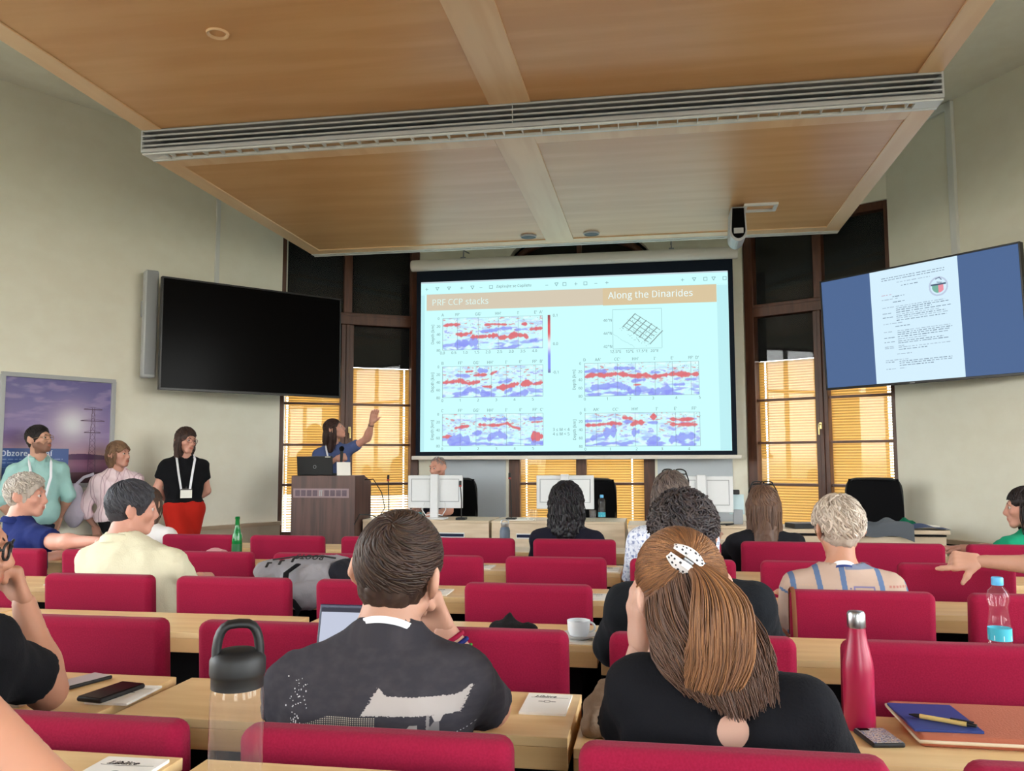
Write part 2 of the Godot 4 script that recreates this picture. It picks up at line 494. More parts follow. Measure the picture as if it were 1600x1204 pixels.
# ------------------------------------------------------------------ hung ceiling
func build_ceiling() -> void:
	var x0 := -3.788; var x1 := 1.854
	var ylo := 3.66; var yhi := 3.837
	var zv := -5.685; var zn := -5.84; var zf := -8.88
	var bx0 := -1.122; var bx1 := -0.83
	# lower canopy: two veneer fields, recessed a little between proud trims
	var lo := thing("ceiling_canopy", "lower suspended wood veneer canopy nearest the projector screen", "ceiling panel", Vector3(0, 0, 0))
	for s in [[x0 + 0.15, bx0], [bx1, x1 - 0.15]]:
		var b := mb(); b.box(Vector3((s[0] + s[1]) * 0.5, ylo + 0.045, (zn + zf) * 0.5), Vector3(s[1] - s[0], 0.07, zn - zf - 0.3)); part("veneer_panel", b, M.ceiling_veneer, lo)
	var t := mb(); t.rbox(Vector3((bx0 + bx1) * 0.5, ylo + 0.05, (zn + zf) * 0.5), Vector3(bx1 - bx0, 0.1, zn - zf), 0.003, 1); part("centre_beam", t, M.ceiling_trim_veneer, lo)
	for s in [[x0, x0 + 0.15], [x1 - 0.15, x1]]:
		t = mb(); t.rbox(Vector3((s[0] + s[1]) * 0.5, ylo + 0.05, (zn + zf) * 0.5), Vector3(s[1] - s[0], 0.1, zn - zf), 0.003, 1); part("side_trim", t, M.ceiling_trim_veneer, lo)
	for s in [[x0 + 0.15, bx0], [bx1, x1 - 0.15]]:
		for z in [[zn - 0.15, zn], [zf, zf + 0.15]]:
			t = mb(); t.rbox(Vector3((s[0] + s[1]) * 0.5, ylo + 0.05, (z[0] + z[1]) * 0.5), Vector3(s[1] - s[0], 0.1, 0.15), 0.003, 1); part("end_trim", t, M.ceiling_trim_veneer, lo)
	t = mb(); t.box(Vector3((x0 + x1) * 0.5, ylo + 0.16, (zv - 0.62 + zf) * 0.5), Vector3(x1 - x0, 0.16, zv - 0.62 - zf)); part("backing", t, M.white_metal, lo)
	# near and far light troughs (switched off): housing, mirror, blades
	for g in [[zn, zv, "mirror louvre light trough along near edge of lower canopy, switched off"], [zf - 0.10, zf, "slim light trough along far edge of lower canopy, switched off"]]:
		var tr := thing("light_trough", g[2], "light fixture", Vector3.ZERO, 0.0, "canopy light troughs")
		var zc: float = (g[0] + g[1]) * 0.5
		var dz: float = g[1] - g[0]
		for s in [g[0] + 0.012, g[1] - 0.012]:
			t = mb(); t.box(Vector3((x0 + x1) * 0.5, ylo + 0.006, s), Vector3(x1 - x0, 0.022, 0.024)); part("rail", t, M.white_metal, tr)
		for s in [x0 + 0.08, x1 - 0.08]:
			t = mb(); t.box(Vector3(s, ylo + 0.008, zc), Vector3(0.16, 0.02, dz - 0.048)); part("end_plate", t, M.white_metal, tr)
		t = mb(); t.box(Vector3((x0 + x1) * 0.5, ylo + 0.036, zc), Vector3(x1 - x0 - 0.32, 0.008, dz - 0.06)); part("reflector", t, M.mirror_louver, tr)
		var nb := 40 if dz > 0.12 else 30
		var bl := mb(); bl.box(Vector3.ZERO, Vector3(0.006, 0.028, dz - 0.062))
		var me := bl.mesh()
		for k in nb:
			part("louver_blade", me, M.white_metal, tr, Vector3(lerpf(x0 + 0.2, x1 - 0.2, float(k) / (nb - 1)), ylo + 0.014, zc))
	# air slots in the step between the canopies
	var vt := thing("air_grille", "long white slotted air grille in the step between both canopies", "vent")
	# the air duct behind the slots: roof, floor, back and two ends of galvanised sheet
	for q in [[(x0 + x1) * 0.5, yhi + 0.006, zv - 0.30, x1 - x0, 0.012, 0.60], [(x0 + x1) * 0.5, ylo + 0.107, zv - 0.38, x1 - x0, 0.012, 0.44], [(x0 + x1) * 0.5, (ylo + yhi) * 0.5 + 0.03, zv - 0.606, x1 - x0, yhi - ylo - 0.05, 0.012], [x0 + 0.006, (ylo + yhi) * 0.5 + 0.012, zv - 0.30, 0.012, yhi - ylo - 0.024, 0.60], [x1 - 0.006, (ylo + yhi) * 0.5 + 0.012, zv - 0.30, 0.012, yhi - ylo - 0.024, 0.60]]:
		t = mb(); t.box(Vector3(q[0], q[1], q[2]), Vector3(q[3], q[4], q[5])); part("duct_sheet", t, M.grey_plastic, lo)
	for k in 5:
		var y := lerpf(ylo + 0.018, yhi - 0.008, k / 4.0)
		t = mb(); t.rbox(Vector3((x0 + x1) * 0.5, y, zv + 0.014), Vector3(x1 - x0, 0.013 if k > 0 else 0.028, 0.016), 0.002, 1); part("slat", t, M.silver_plastic, vt)
	for s in [x0 + 0.006, -0.955, x1 - 0.006]:
		t = mb(); t.box(Vector3(s, (ylo + yhi) * 0.5 + 0.01, zv + 0.014), Vector3(0.012 if s != -0.955 else 0.006, yhi - ylo - 0.01, 0.018)); part("end_cap" if s != -0.955 else "joint", t, M.silver_plastic, vt)
	# upper canopy running over the audience
	var up := thing("ceiling_canopy", "upper suspended wood veneer canopy above the audience rows", "ceiling panel")
	var zs := [zv, -3.1, -0.6, 1.9]
	for i in 3:
		for s in [[x0 + 0.15, bx0], [bx1, x1 - 0.15]]:
			var b := mb(); b.box(Vector3((s[0] + s[1]) * 0.5, yhi + 0.045, (zs[i] + zs[i + 1]) * 0.5), Vector3(s[1] - s[0], 0.07, zs[i + 1] - zs[i] - 0.002)); part("veneer_panel", b, M.ceiling_veneer, up)
	for s in [[x0, x0 + 0.15], [bx0, bx1], [x1 - 0.15, x1]]:
		t = mb(); t.rbox(Vector3((s[0] + s[1]) * 0.5, yhi + 0.05, (zv + 1.9) * 0.5), Vector3(s[1] - s[0], 0.1, 1.9 - zv), 0.003, 1); part("centre_beam" if s[0] == bx0 else "side_trim", t, M.ceiling_trim_veneer, up)
	t = mb(); t.box(Vector3((x0 + x1) * 0.5, yhi + 0.14, (zv + 1.9) * 0.5), Vector3(x1 - x0, 0.1, 1.9 - zv - 0.04)); part("backing", t, M.white_metal, up)
	# fittings
	var dl := mb(); dl.at(Transform3D(Basis(Vector3.RIGHT, PI), Vector3(-2.49, yhi + 0.012, -4.42)))
	dl.lathe([Vector2(0.045, 0.0), Vector2(0.052, 0.012), Vector2(0.062, 0.014), Vector2(0.066, 0.0)], 28); solo("ceiling_ring", dl, M.ceiling_trim_veneer, "small round cover ring in the upper canopy", "ceiling fitting")
	for x in [-1.277, -0.627]:
		var sp := thing("ceiling_speaker", "round grey ceiling speaker left of the canopy beam" if x < -1 else "round grey ceiling speaker right of the canopy beam", "speaker", Vector3(x, ylo + 0.012, -8.56), 0.0, "round ceiling speakers")
		dl = mb(); dl.at(Transform3D(Basis(Vector3.RIGHT, PI), Vector3.ZERO)); dl.lathe([Vector2(0.0, 0.022), Vector2(0.06, 0.018), Vector2(0.075, 0.014)], 28); part("grille", dl, mat("speaker_grey", Color8(112, 122, 128), 0.7), sp)
		dl = mb(); dl.at(Transform3D(Basis(Vector3.RIGHT, PI), Vector3.ZERO)); dl.lathe([Vector2(0.074, 0.02), Vector2(0.082, 0.018), Vector2(0.084, 0.0)], 28); part("rim", dl, M.silver_plastic, sp)
	var hatch := thing("ceiling_hatch", "white rectangular frame recessed in lower canopy beside projector", "ceiling fitting", Vector3(0.968, ylo + 0.012, -7.92))
	for s in [[0.0, -0.1, 0.3, 0.03], [0.0, 0.1, 0.3, 0.03], [-0.135, 0.0, 0.03, 0.17], [0.135, 0.0, 0.03, 0.17]]:
		t = mb(); t.rbox(Vector3(s[0], -0.012, s[1]), Vector3(s[2], 0.024, s[3]), 0.003, 1); part("frame_bar", t, M.white_metal, hatch)
	t = mb(); t.box(Vector3(0, 0.002, 0), Vector3(0.25, 0.004, 0.17)); part("recess", t, M.grey_plastic, hatch)
	# projector
	var pj := thing("ceiling_projector", "black and silver projector hanging under the lower canopy", "projector", Vector3(0.765, ylo + 0.008, -7.95))
	var pp := PackedVector2Array()
	for k in 13:
		var a := -PI * k / 12.0
		pp.append(Vector2(cos(a) * 0.074, sin(a) * 0.085 - 0.245))
	pp.append(Vector2(-0.062, -0.02)); pp.append(Vector2(0.062, -0.02))
	t = mb(); t.extr(pp, -0.22, 0.10); part("shell", t, M.silver_plastic, pj)
	var pq := PackedVector2Array()
	for p in pp: pq.append(Vector2(p.x * 0.82, (p.y + 0.17) * 0.90 - 0.16))
	t = mb(); t.extr(pq, 0.10, 0.108); var gc := part("glossy_cover", t, M.tv_black, pj)
	t = mb(); t.rbox(Vector3(0, -0.235, 0.11), Vector3(0.085, 0.05, 0.008), 0.003, 1); part("lens_window", t, M.silver_plastic, gc)
	t = mb(); t.box(Vector3(0, -0.008, 0.0), Vector3(0.1, 0.03, 0.1)); part("mount", t, M.grey_plastic, pj)

# ------------------------------------------------------------------ windows
func build_windows() -> void:
	tall_window("window_1", wall_frame(P0, PL), P0.distance_to(PL), true, -1)
	tall_window("window_3", wall_frame(PR, Q0), PR.distance_to(Q0), false, 1)
	arch_window("window_2")

func bar_box(f: Transform3D, u0: float, u1: float, y0: float, y1: float, z0: float, z1: float, r := 0.006) -> MB:
	var b := mb(); b.at(f)
	b.rbox(Vector3((u0 + u1) * 0.5, (y0 + y1) * 0.5, (z0 + z1) * 0.5), Vector3(u1 - u0, y1 - y0, absf(z1 - z0)), r, 1)
	return b

func slats(f: Transform3D, u0: float, u1: float, y0: float, y1: float, holes: Array, open_below := 0.0) -> MB:
	var b := mb(); b.at(f)
	var pitch := 0.0305
	var n := int((y1 - y0) / pitch)
	var cuts := [u0]
	for h in holes: cuts.append(h - 0.008); cuts.append(h + 0.008)
	cuts.append(u1)
	for k in n:
		var y := y0 + (k + 0.5) * pitch
		var tilt := 1.18 + fn.get_noise_2d(k * 0.7, u0 * 5.0) * 0.05
		if y < open_below: tilt = 0.55
		var d := Vector2(cos(tilt), sin(tilt)) * 0.0178
		var lo := Vector3(0, y - d.y, -0.15 + d.x)
		var hi := Vector3(0, y + d.y, -0.15 - d.x)
		var mid := (lo + hi) * 0.5 + Vector3(0, d.x * 0.18, d.y * 0.18)
		var ex := Vector3.RIGHT
		# cord holes pierce only the lower half of each slat
		for c in range(0, cuts.size(), 2):
			var a0: float = cuts[c]
			var a1: float = cuts[c + 1]
			b.quad(lo + ex * a0, lo + ex * a1, mid + ex * a1, mid + ex * a0, Vector3(0, 0, 1))
		b.quad(mid + ex * u0, mid + ex * u1, hi + ex * u1, hi + ex * u0, Vector3(0, 0, 1))
	return b

func leaf(w: Node3D, f: Transform3D, u0: float, u1: float, ys: Array, hole_u: Array, open_below: float) -> void:
	# glazing bars, panes, blind of one casement
	for y in [1.073, 1.543, 2.031]:
		part("glazing_bar", bar_box(f, u0, u1, y - 0.014, y + 0.014, -0.115, -0.07, 0.003), M.window_wood, w)
	var yy := [0.52, 1.073, 1.543, 2.031, 2.995]
	for i in 4:
		part("pane", bar_box(f, u0, u1, yy[i] + 0.014, yy[i + 1] - 0.014, -0.096, -0.092, 0.0), M.pane_glass, w)
	var s := part("blind_slats", slats(f, u0 - 0.01, u1 + 0.01, 0.5, 2.49, hole_u, open_below), M.blind_slat, w)
	s.set_meta("kind", "stuff"); s.set_meta("label", "closed yellow venetian blind slats")
	part("blackout_cloth", bar_box(f, u0 - 0.02, u1 + 0.02, 2.49, 3.02, -0.19, -0.14, 0.0), M.blackout, w)

func tall_window(called: String, f: Transform3D, W: float, left: bool, side: int) -> void:
	var w := snode(called)
	var in_u := 0.10 # frame on the side of the front wall
	var a0: float; var a1: float; var b0: float; var b1: float
	if left: a0 = 0.05; a1 = 0.71; b0 = 0.86; b1 = W - 0.10
	else: a0 = 0.11; a1 = 0.79; b0 = 0.93; b1 = W - 0.05
	for s in [[0.0, a0], [b1, W]]:
		part("frame_post", bar_box(f, s[0], s[1], 0.45, 4.09, -0.2, -0.03), M.window_wood, w)
	part("mullion", bar_box(f, a1, b0, 0.45, 2.995, -0.16, -0.045), M.window_wood, w)
	part("mullion_cover", bar_box(f, (a1 + b0) * 0.5 - 0.022, (a1 + b0) * 0.5 + 0.022, 0.5, 2.995, -0.05, -0.025), M.window_wood, w)
	part("transom", bar_box(f, a0, b1, 2.995, 3.14, -0.18, -0.03), M.window_wood, w)
	part("transom_bead", bar_box(f, a0, b1, 3.10, 3.115, -0.03, -0.018, 0.002), M.window_wood, w)
	part("upper_mullion", bar_box(f, (a1 + b0) * 0.5 - 0.05, (a1 + b0) * 0.5 + 0.05, 3.14, 4.02, -0.16, -0.045), M.window_wood, w)
	part("head", bar_box(f, a0, b1, 4.0, 4.09, -0.2, -0.03), M.window_wood, w)
	part("sill", bar_box(f, a0, b1, 0.45, 0.54, -0.2, -0.02), M.window_wood, w)
	for s in [[a0, (a1 + b0) * 0.5 - 0.05], [(a1 + b0) * 0.5 + 0.05, b1]]:
		part("pane", bar_box(f, s[0], s[1], 3.14, 4.0, -0.096, -0.092, 0.0), M.pane_glass, w)
		part("blackout_cloth", bar_box(f, s[0] - 0.02, s[1] + 0.02, 3.1, 4.03, -0.19, -0.14, 0.0), M.blackout, w)
	if left:
		leaf(w, f, a0, a1, [], [a0 + 0.05], 0.95)
		leaf(w, f, b0, b1, [], [b1 - 0.06], 0.92)
	else:
		leaf(w, f, a0, a1, [], [a0 + 0.075], 0.0)
		leaf(w, f, b0, b1, [], [b1 - 0.055, b1 - 0.03], 0.0)
	var h := mb(); h.at(f)
	var hu := (a1 + b0) * 0.5 + (0.03 if left else -0.01)
	h.rbox(Vector3(hu, 1.72, -0.018), Vector3(0.03, 0.075, 0.012), 0.005, 1)
	h.tube([Vector3(hu, 1.735, -0.015), Vector3(hu, 1.735, 0.03), Vector3(hu, 1.70, 0.038), Vector3(hu, 1.62, 0.038)], [0.009, 0.010, 0.011, 0.009], 8)
	part("handle", h, M.brass, w)

func arch_window(called: String) -> void:
	var f := Transform3D(Basis(), Vector3(-1.77, 0, FZ))
	var w := snode(called)
	var W := 1.74
	var dk: StandardMaterial3D = M.window_wood
	for s in [[0.0, 0.13], [W - 0.13, W]]: part("frame_post", bar_box(f, s[0], s[1], 0.45, 3.76, -0.2, -0.05), dk, w)
	part("mullion", bar_box(f, 0.81, 0.93, 0.45, 3.0, -0.16, -0.06), dk, w)
	part("transom", bar_box(f, 0.13, W - 0.13, 2.995, 3.14, -0.18, -0.05), dk, w)
	part("sill", bar_box(f, 0.13, W - 0.13, 0.45, 0.54, -0.2, -0.03), dk, w)
	leaf(w, f, 0.13, 0.81, [], [0.2], 0.0)
	leaf(w, f, 0.93, W - 0.13, [], [W - 0.27], 0.0)
	var pts := []
	for k in 21:
		var a := PI - PI * k / 20.0
		pts.append(Vector3(W * 0.5 + cos(a) * 0.80, 3.72 + sin(a) * 0.36, -0.1))
	var t := mb(); t.at(f); t.tube(pts, 0.045, 8); part("arch_frame", t, dk, w)
	part("fan_bar", bar_box(f, 0.84, 0.90, 3.14, 4.1, -0.14, -0.07), dk, w)
	var pp := PackedVector2Array()
	var p2 := PackedVector2Array()
	pp.append(Vector2(0.1, 3.1)); p2.append(Vector2(0.0, 3.1))
	for k in 17:
		var a := PI - PI * k / 16.0
		pp.append(Vector2(W * 0.5 + cos(a) * 0.80, 3.72 + sin(a) * 0.38)); p2.append(Vector2(W * 0.5 + cos(a) * 0.872, 3.75 + sin(a) * 0.425))
	pp.append(Vector2(W - 0.1, 3.1)); p2.append(Vector2(W, 3.1))
	t = mb(); t.at(f); t.extr(pp, -0.12, -0.115); part("fan_pane", t, M.pane_glass, w)
	t = mb(); t.at(f); t.extr(p2, -0.17, -0.15); part("fan_blackout", t, M.blackout, w)

# ------------------------------------------------------------------ pictures shown on screens and the poster
func iline(im: Image, a: Vector2, b: Vector2, col: Color, w := 1) -> void:
	var n := int(maxf(absf(b.x - a.x), absf(b.y - a.y))) + 1
	for k in n + 1:
		var p := a.lerp(b, float(k) / n)
		im.fill_rect(Rect2i(int(p.x), int(p.y), w, w), col)

func irect(im: Image, x: float, y: float, w: float, h: float, col: Color) -> void:
	im.fill_rect(Rect2i(int(x), int(y), maxi(1, int(w)), maxi(1, int(h))), col)

const RED := Color8(226, 98, 104)
const BLU := Color8(140, 148, 246)

func seismic(im: Image, r: Rect2i, sd: int, bands: Array) -> void:
	var base := Color8(206, 252, 254)
	var g := FastNoiseLite.new(); g.seed = sd; g.frequency = 1.0; g.fractal_octaves = 3
	for j in r.size.y:
		var v := float(j) / r.size.y
		for i in r.size.x:
			var u := float(i) / r.size.x
			var q := g.get_noise_2d(u * 9.0, v * 7.0)
			var q2 := g.get_noise_2d(u * 5.0 + 40.0, v * 5.0)
			var c := base.lerp(Color8(240, 254, 254), clampf(q * 2.0, 0, 0.6))
			var deep := smoothstep(0.55, 0.95, v)
			c = c.lerp(BLU, clampf((q2 + deep * 0.28 - 0.16) * 2.6, 0.0, 0.8) * (0.35 + 0.65 * deep))
			c = c.lerp(BLU, clampf((q - 0.30) * 3.0, 0.0, 0.6) * smoothstep(0.1, 0.2, v) * (1.0 - deep))
			c = c.lerp(RED, clampf((-q - 0.36) * 4.0, 0.0, 0.55) * (1.0 - smoothstep(0.45, 0.7, v)))
			for b in bands:
				# [red?, thickness, [u, v, u, v, ...]]
				var pts: Array = b[2]
				var y := -9.0
				for k in range(0, pts.size() - 2, 2):
					if u >= pts[k] and u <= pts[k + 2]:
						y = lerpf(pts[k + 1], pts[k + 3], (u - pts[k]) / maxf(1e-4, pts[k + 2] - pts[k]))
				if y > -1.0:
					var e := minf(smoothstep(0.0, 0.02, u - pts[0]), smoothstep(0.0, 0.02, pts[pts.size() - 2] - u))
					var th: float = b[1] * (0.95 + 0.9 * g.get_noise_2d(u * 14.0, float(b[1]) * 99.0)) * (0.4 + 0.6 * e)
					var k2 := clampf((th - absf(v - y)) / 0.035 + 0.5, 0.0, 1.0)
					c = c.lerp(RED if b[0] else BLU, k2 * (0.85 if b[0] else 0.75))
			im.set_pixel(r.position.x + i, r.position.y + j, c)
	var ax := Color8(70, 92, 104)
	irect(im, r.position.x, r.position.y, r.size.x, 1, Color8(120, 150, 156)); irect(im, r.position.x, r.end.y, r.size.x, 1, Color8(110, 130, 140))
	irect(im, r.position.x, r.position.y, 1, r.size.y, ax); irect(im, r.end.x, r.position.y, 1, r.size.y, Color8(120, 140, 150))

func slide_image() -> Image:
	var W := 1280; var H := 724
	var im := Image.create(W, H, false, Image.FORMAT_RGB8)
	im.fill(Color8(205, 255, 255))
	irect(im, 0, 0, W, 6, Color8(196, 214, 222))
	irect(im, 0, H * 0.072, W, 2, Color8(196, 246, 248))
	irect(im, W * 0.02, H * 0.075, W * 0.587, H * 0.098, Color8(214, 202, 180))
	irect(im, W * 0.607, H * 0.075, W * 0.358, H * 0.1, Color8(218, 198, 160))
	irect(im, W * 0.965, H * 0.08, W * 0.035, H * 0.92, Color8(190, 240, 244))
	irect(im, 0, H * 0.08, W * 0.014, H * 0.92, Color8(190, 240, 244))
	# toolbar marks
	var ink := Color8(130, 170, 176)
	for u in [0.015, 0.05, 0.09, 0.135, 0.17, 0.2, 0.233, 0.42, 0.45, 0.477, 0.515, 0.545, 0.58, 0.615, 0.855, 0.89, 0.925, 0.95, 0.985]:
		var x: float = u * W
		var y: float = H * 0.032
		var k := int(u * 1000.0) % 4
		if k == 0: irect(im, x, y + 8, 12, 2, ink)
		elif k == 1:
			irect(im, x, y, 14, 2, ink); irect(im, x, y + 13, 14, 2, ink); irect(im, x, y, 2, 14, ink); irect(im, x + 13, y, 2, 15, ink)
		elif k == 2:
			iline(im, Vector2(x, y), Vector2(x + 7, y + 13), ink, 2); iline(im, Vector2(x + 14, y), Vector2(x + 7, y + 13), ink, 2); irect(im, x, y, 14, 2, ink)
		else:
			irect(im, x + 5, y + 2, 2, 12, ink); irect(im, x, y + 7, 13, 2, ink)
	seismic(im, Rect2i(int(W * 0.075), int(H * 0.22), int(W * 0.335), int(H * 0.188)), 11, [
		[true, 0.045, [0.0, 0.23, 0.08, 0.2, 0.18, 0.2]], [true, 0.06, [0.13, 0.5, 0.2, 0.53, 0.3, 0.47]], [true, 0.075, [0.28, 0.62, 0.42, 0.6, 0.55, 0.57, 0.57, 0.66, 0.68, 0.62, 0.72, 0.57, 0.82, 0.6, 0.86, 0.66]],
		[true, 0.035, [0.42, 0.24, 0.5, 0.22, 0.65, 0.25]], [true, 0.05, [0.79, 0.24, 0.85, 0.25]], [true, 0.05, [0.87, 0.42, 0.93, 0.4, 1.0, 0.39]],
		[false, 0.05, [0.38, 0.45, 0.5, 0.42, 0.6, 0.36, 0.7, 0.38]], [false, 0.11, [0.12, 0.84, 0.2, 0.8, 0.36, 0.76]], [false, 0.03, [0.72, 0.42, 0.85, 0.4]], [false, 0.05, [0.87, 0.78, 0.95, 0.74]]])
	seismic(im, Rect2i(int(W * 0.075), int(H * 0.505), int(W * 0.335), int(H * 0.182)), 23, [
		[true, 0.075, [0.0, 0.52, 0.08, 0.5, 0.18, 0.46, 0.26, 0.56, 0.38, 0.5]], [true, 0.055, [0.4, 0.66, 0.5, 0.68]], [true, 0.08, [0.54, 0.7, 0.62, 0.7, 0.72, 0.62, 0.77, 0.58]], [true, 0.09, [0.78, 0.62, 0.84, 0.57, 0.9, 0.59]],
		[true, 0.045, [0.31, 0.3, 0.45, 0.28]], [true, 0.05, [0.48, 0.27, 0.55, 0.18]], [true, 0.035, [0.23, 0.18, 0.31, 0.16]], [true, 0.05, [0.9, 0.62, 1.0, 0.56]],
		[false, 0.06, [0.35, 0.14, 0.46, 0.16]], [false, 0.05, [0.12, 0.28, 0.28, 0.32]], [false, 0.06, [0.56, 0.54, 0.7, 0.47]], [false, 0.1, [0.2, 0.86, 0.28, 0.74, 0.38, 0.84]], [false, 0.09, [0.38, 0.88, 0.48, 0.9]], [false, 0.09, [0.62, 0.86, 0.7, 0.76]], [false, 0.08, [0.74, 0.92, 0.86, 0.86]]])
	seismic(im, Rect2i(int(W * 0.075), int(H * 0.782), int(W * 0.335), int(H * 0.185)), 37, [
		[true, 0.05, [0.12, 0.45, 0.2, 0.4, 0.27, 0.38]], [true, 0.045, [0.36, 0.34, 0.48, 0.36, 0.56, 0.36, 0.65, 0.3, 0.7, 0.42, 0.78, 0.48]], [true, 0.13, [0.88, 0.74, 1.0, 0.72]], [true, 0.02, [0.88, 0.28, 1.0, 0.26]], [true, 0.05, [0.0, 0.72, 0.1, 0.7]],
		[false, 0.05, [0.4, 0.15, 0.5, 0.19]], [false, 0.05, [0.53, 0.18, 0.65, 0.17]], [false, 0.13, [0.05, 0.88, 0.18, 0.76, 0.28, 0.84]], [false, 0.08, [0.3, 0.62, 0.4, 0.58]], [false, 0.09, [0.45, 0.78, 0.55, 0.62, 0.65, 0.74]], [false, 0.05, [0.86, 0.18, 1.0, 0.16]], [false, 0.07, [0.88, 0.93, 1.0, 0.92]]])
	seismic(im, Rect2i(int(W * 0.545), int(H * 0.503), int(W * 0.36), int(H * 0.187)), 41, [
		[true, 0.065, [0.0, 0.42, 0.06, 0.35, 0.2, 0.36, 0.28, 0.33, 0.36, 0.36, 0.44, 0.42, 0.54, 0.38, 0.6, 0.45, 0.7, 0.4, 0.78, 0.37, 0.9, 0.39, 1.0, 0.39]], [true, 0.02, [0.43, 0.68, 0.5, 0.67]],
		[false, 0.06, [0.0, 0.26, 0.08, 0.22, 0.2, 0.26]], [false, 0.05, [0.26, 0.16, 0.45, 0.18]], [false, 0.04, [0.57, 0.32, 0.67, 0.31]], [false, 0.05, [0.41, 0.57, 0.54, 0.52]], [false, 0.12, [0.38, 0.82, 0.44, 0.9, 0.5, 0.86]], [false, 0.12, [0.56, 0.95, 0.68, 0.85, 0.78, 0.84]], [false, 0.08, [0.05, 0.76, 0.2, 0.7, 0.3, 0.68, 0.4, 0.8]], [false, 0.05, [0.78, 0.7, 0.88, 0.68]], [false, 0.05, [0.88, 0.54, 0.98, 0.54]]])
	seismic(im, Rect2i(int(W * 0.545), int(H * 0.786), int(W * 0.36), int(H * 0.187)), 53, [
		[true, 0.05, [0.0, 0.36, 0.1, 0.36, 0.14, 0.34, 0.24, 0.31, 0.33, 0.33]], [true, 0.06, [0.33, 0.14, 0.42, 0.17]], [true, 0.065, [0.4, 0.36, 0.46, 0.28, 0.52, 0.3]], [true, 0.08, [0.57, 0.13, 0.63, 0.12]], [true, 0.045, [0.74, 0.2, 0.84, 0.22, 0.95, 0.2]], [true, 0.045, [0.74, 0.36, 0.85, 0.36, 0.98, 0.37]],
		[false, 0.04, [0.0, 0.24, 0.15, 0.23]], [false, 0.05, [0.33, 0.27, 0.42, 0.27]], [false, 0.04, [0.55, 0.3, 0.64, 0.3]], [false, 0.14, [0.16, 0.62, 0.28, 0.52]], [false, 0.15, [0.41, 0.6, 0.48, 0.56]], [false, 0.08, [0.04, 0.78, 0.16, 0.66]], [false, 0.09, [0.54, 0.86, 0.66, 0.78]], [false, 0.13, [0.73, 0.84, 0.84, 0.74, 0.96, 0.7]]])
	# section lines and scattered events
	var ln := Color8(110, 130, 150)
	var rs := RandomNumberGenerator.new(); rs.seed = 5
	for p in [[0.075, 0.335, 0.22, 0.188, [0.15, 0.36, 0.56, 0.76]], [0.075, 0.335, 0.505, 0.182, [0.18, 0.34, 0.49, 0.64, 0.78, 0.93]], [0.075, 0.335, 0.782, 0.185, [0.18, 0.34, 0.48, 0.64, 0.78, 0.92]], [0.545, 0.36, 0.503, 0.187, [0.12, 0.29, 0.45, 0.62, 0.77, 0.93]], [0.545, 0.36, 0.786, 0.187, [0.1, 0.27, 0.44, 0.63, 0.79, 0.95]]]:
		for u in p[4]: irect(im, (p[0] + p[1] * u) * W, p[2] * H, 1, p[3] * H, ln)
		for k in 26:
			var uu := 1.0 - pow(rs.randf(), 1.6) * 0.9
			irect(im, (p[0] + p[1] * uu) * W, (p[2] + p[3] * rs.randf() * 0.28) * H, 2, 2, Color8(120, 130, 120))
	# colour bar
	for k in int(H * 0.335):
		var t := k / (H * 0.335)
		var c := Color8(150, 80, 86).lerp(RED, clampf(t * 6.0, 0, 1))
		c = c.lerp(Color8(235, 245, 250), smoothstep(0.28, 0.5, t)); c = c.lerp(BLU, smoothstep(0.52, 0.72, t)); c = c.lerp(Color8(120, 130, 170), smoothstep(0.9, 1.0, t))
		irect(im, W * 0.427, H * 0.219 + k, W * 0.009, 1, c)
	# station map
	var mx := W * 0.637; var my := H * 0.2; var mw := W * 0.155; var mh := H * 0.225
	var mc := Color8(120, 150, 158)
	irect(im, mx, my, mw, 1, mc); irect(im, mx, my + mh, mw, 1, mc); irect(im, mx, my, 1, mh, mc); irect(im, mx + mw, my, 1, mh, mc)
	var gc := Color8(130, 150, 152)
	for k in 6:
		var a := Vector2(mx + mw * (0.2 + 0.11 * k), my + mh * (0.44 + 0.09 * k)); iline(im, a, a + Vector2(mw * 0.26, -mh * 0.33), gc, 3)
	for k in 5:
		var a := Vector2(mx + mw * (0.22 + 0.06 * k), my + mh * (0.42 - 0.075 * k)); iline(im, a, a + Vector2(mw * 0.5, mh * 0.42), gc, 2)
	for k in 90:
		var t := rs.randf(); var s := rs.randf_range(-0.1, 0.45)
		irect(im, mx + mw * (0.16 + 0.58 * t + s * 0.5), my + mh * clampf(0.45 + 0.46 * t - s * 0.75, 0.05, 0.95), 2, 2, Color8(100, 120, 125))
	var lastp := Vector2(mx, my + mh * 0.62)
	for k in 20:
		var np := lastp + Vector2(mw * 0.022, mh * rs.randf_range(-0.005, 0.035)); iline(im, lastp, np, Color8(150, 190, 196)); lastp = np
	return im

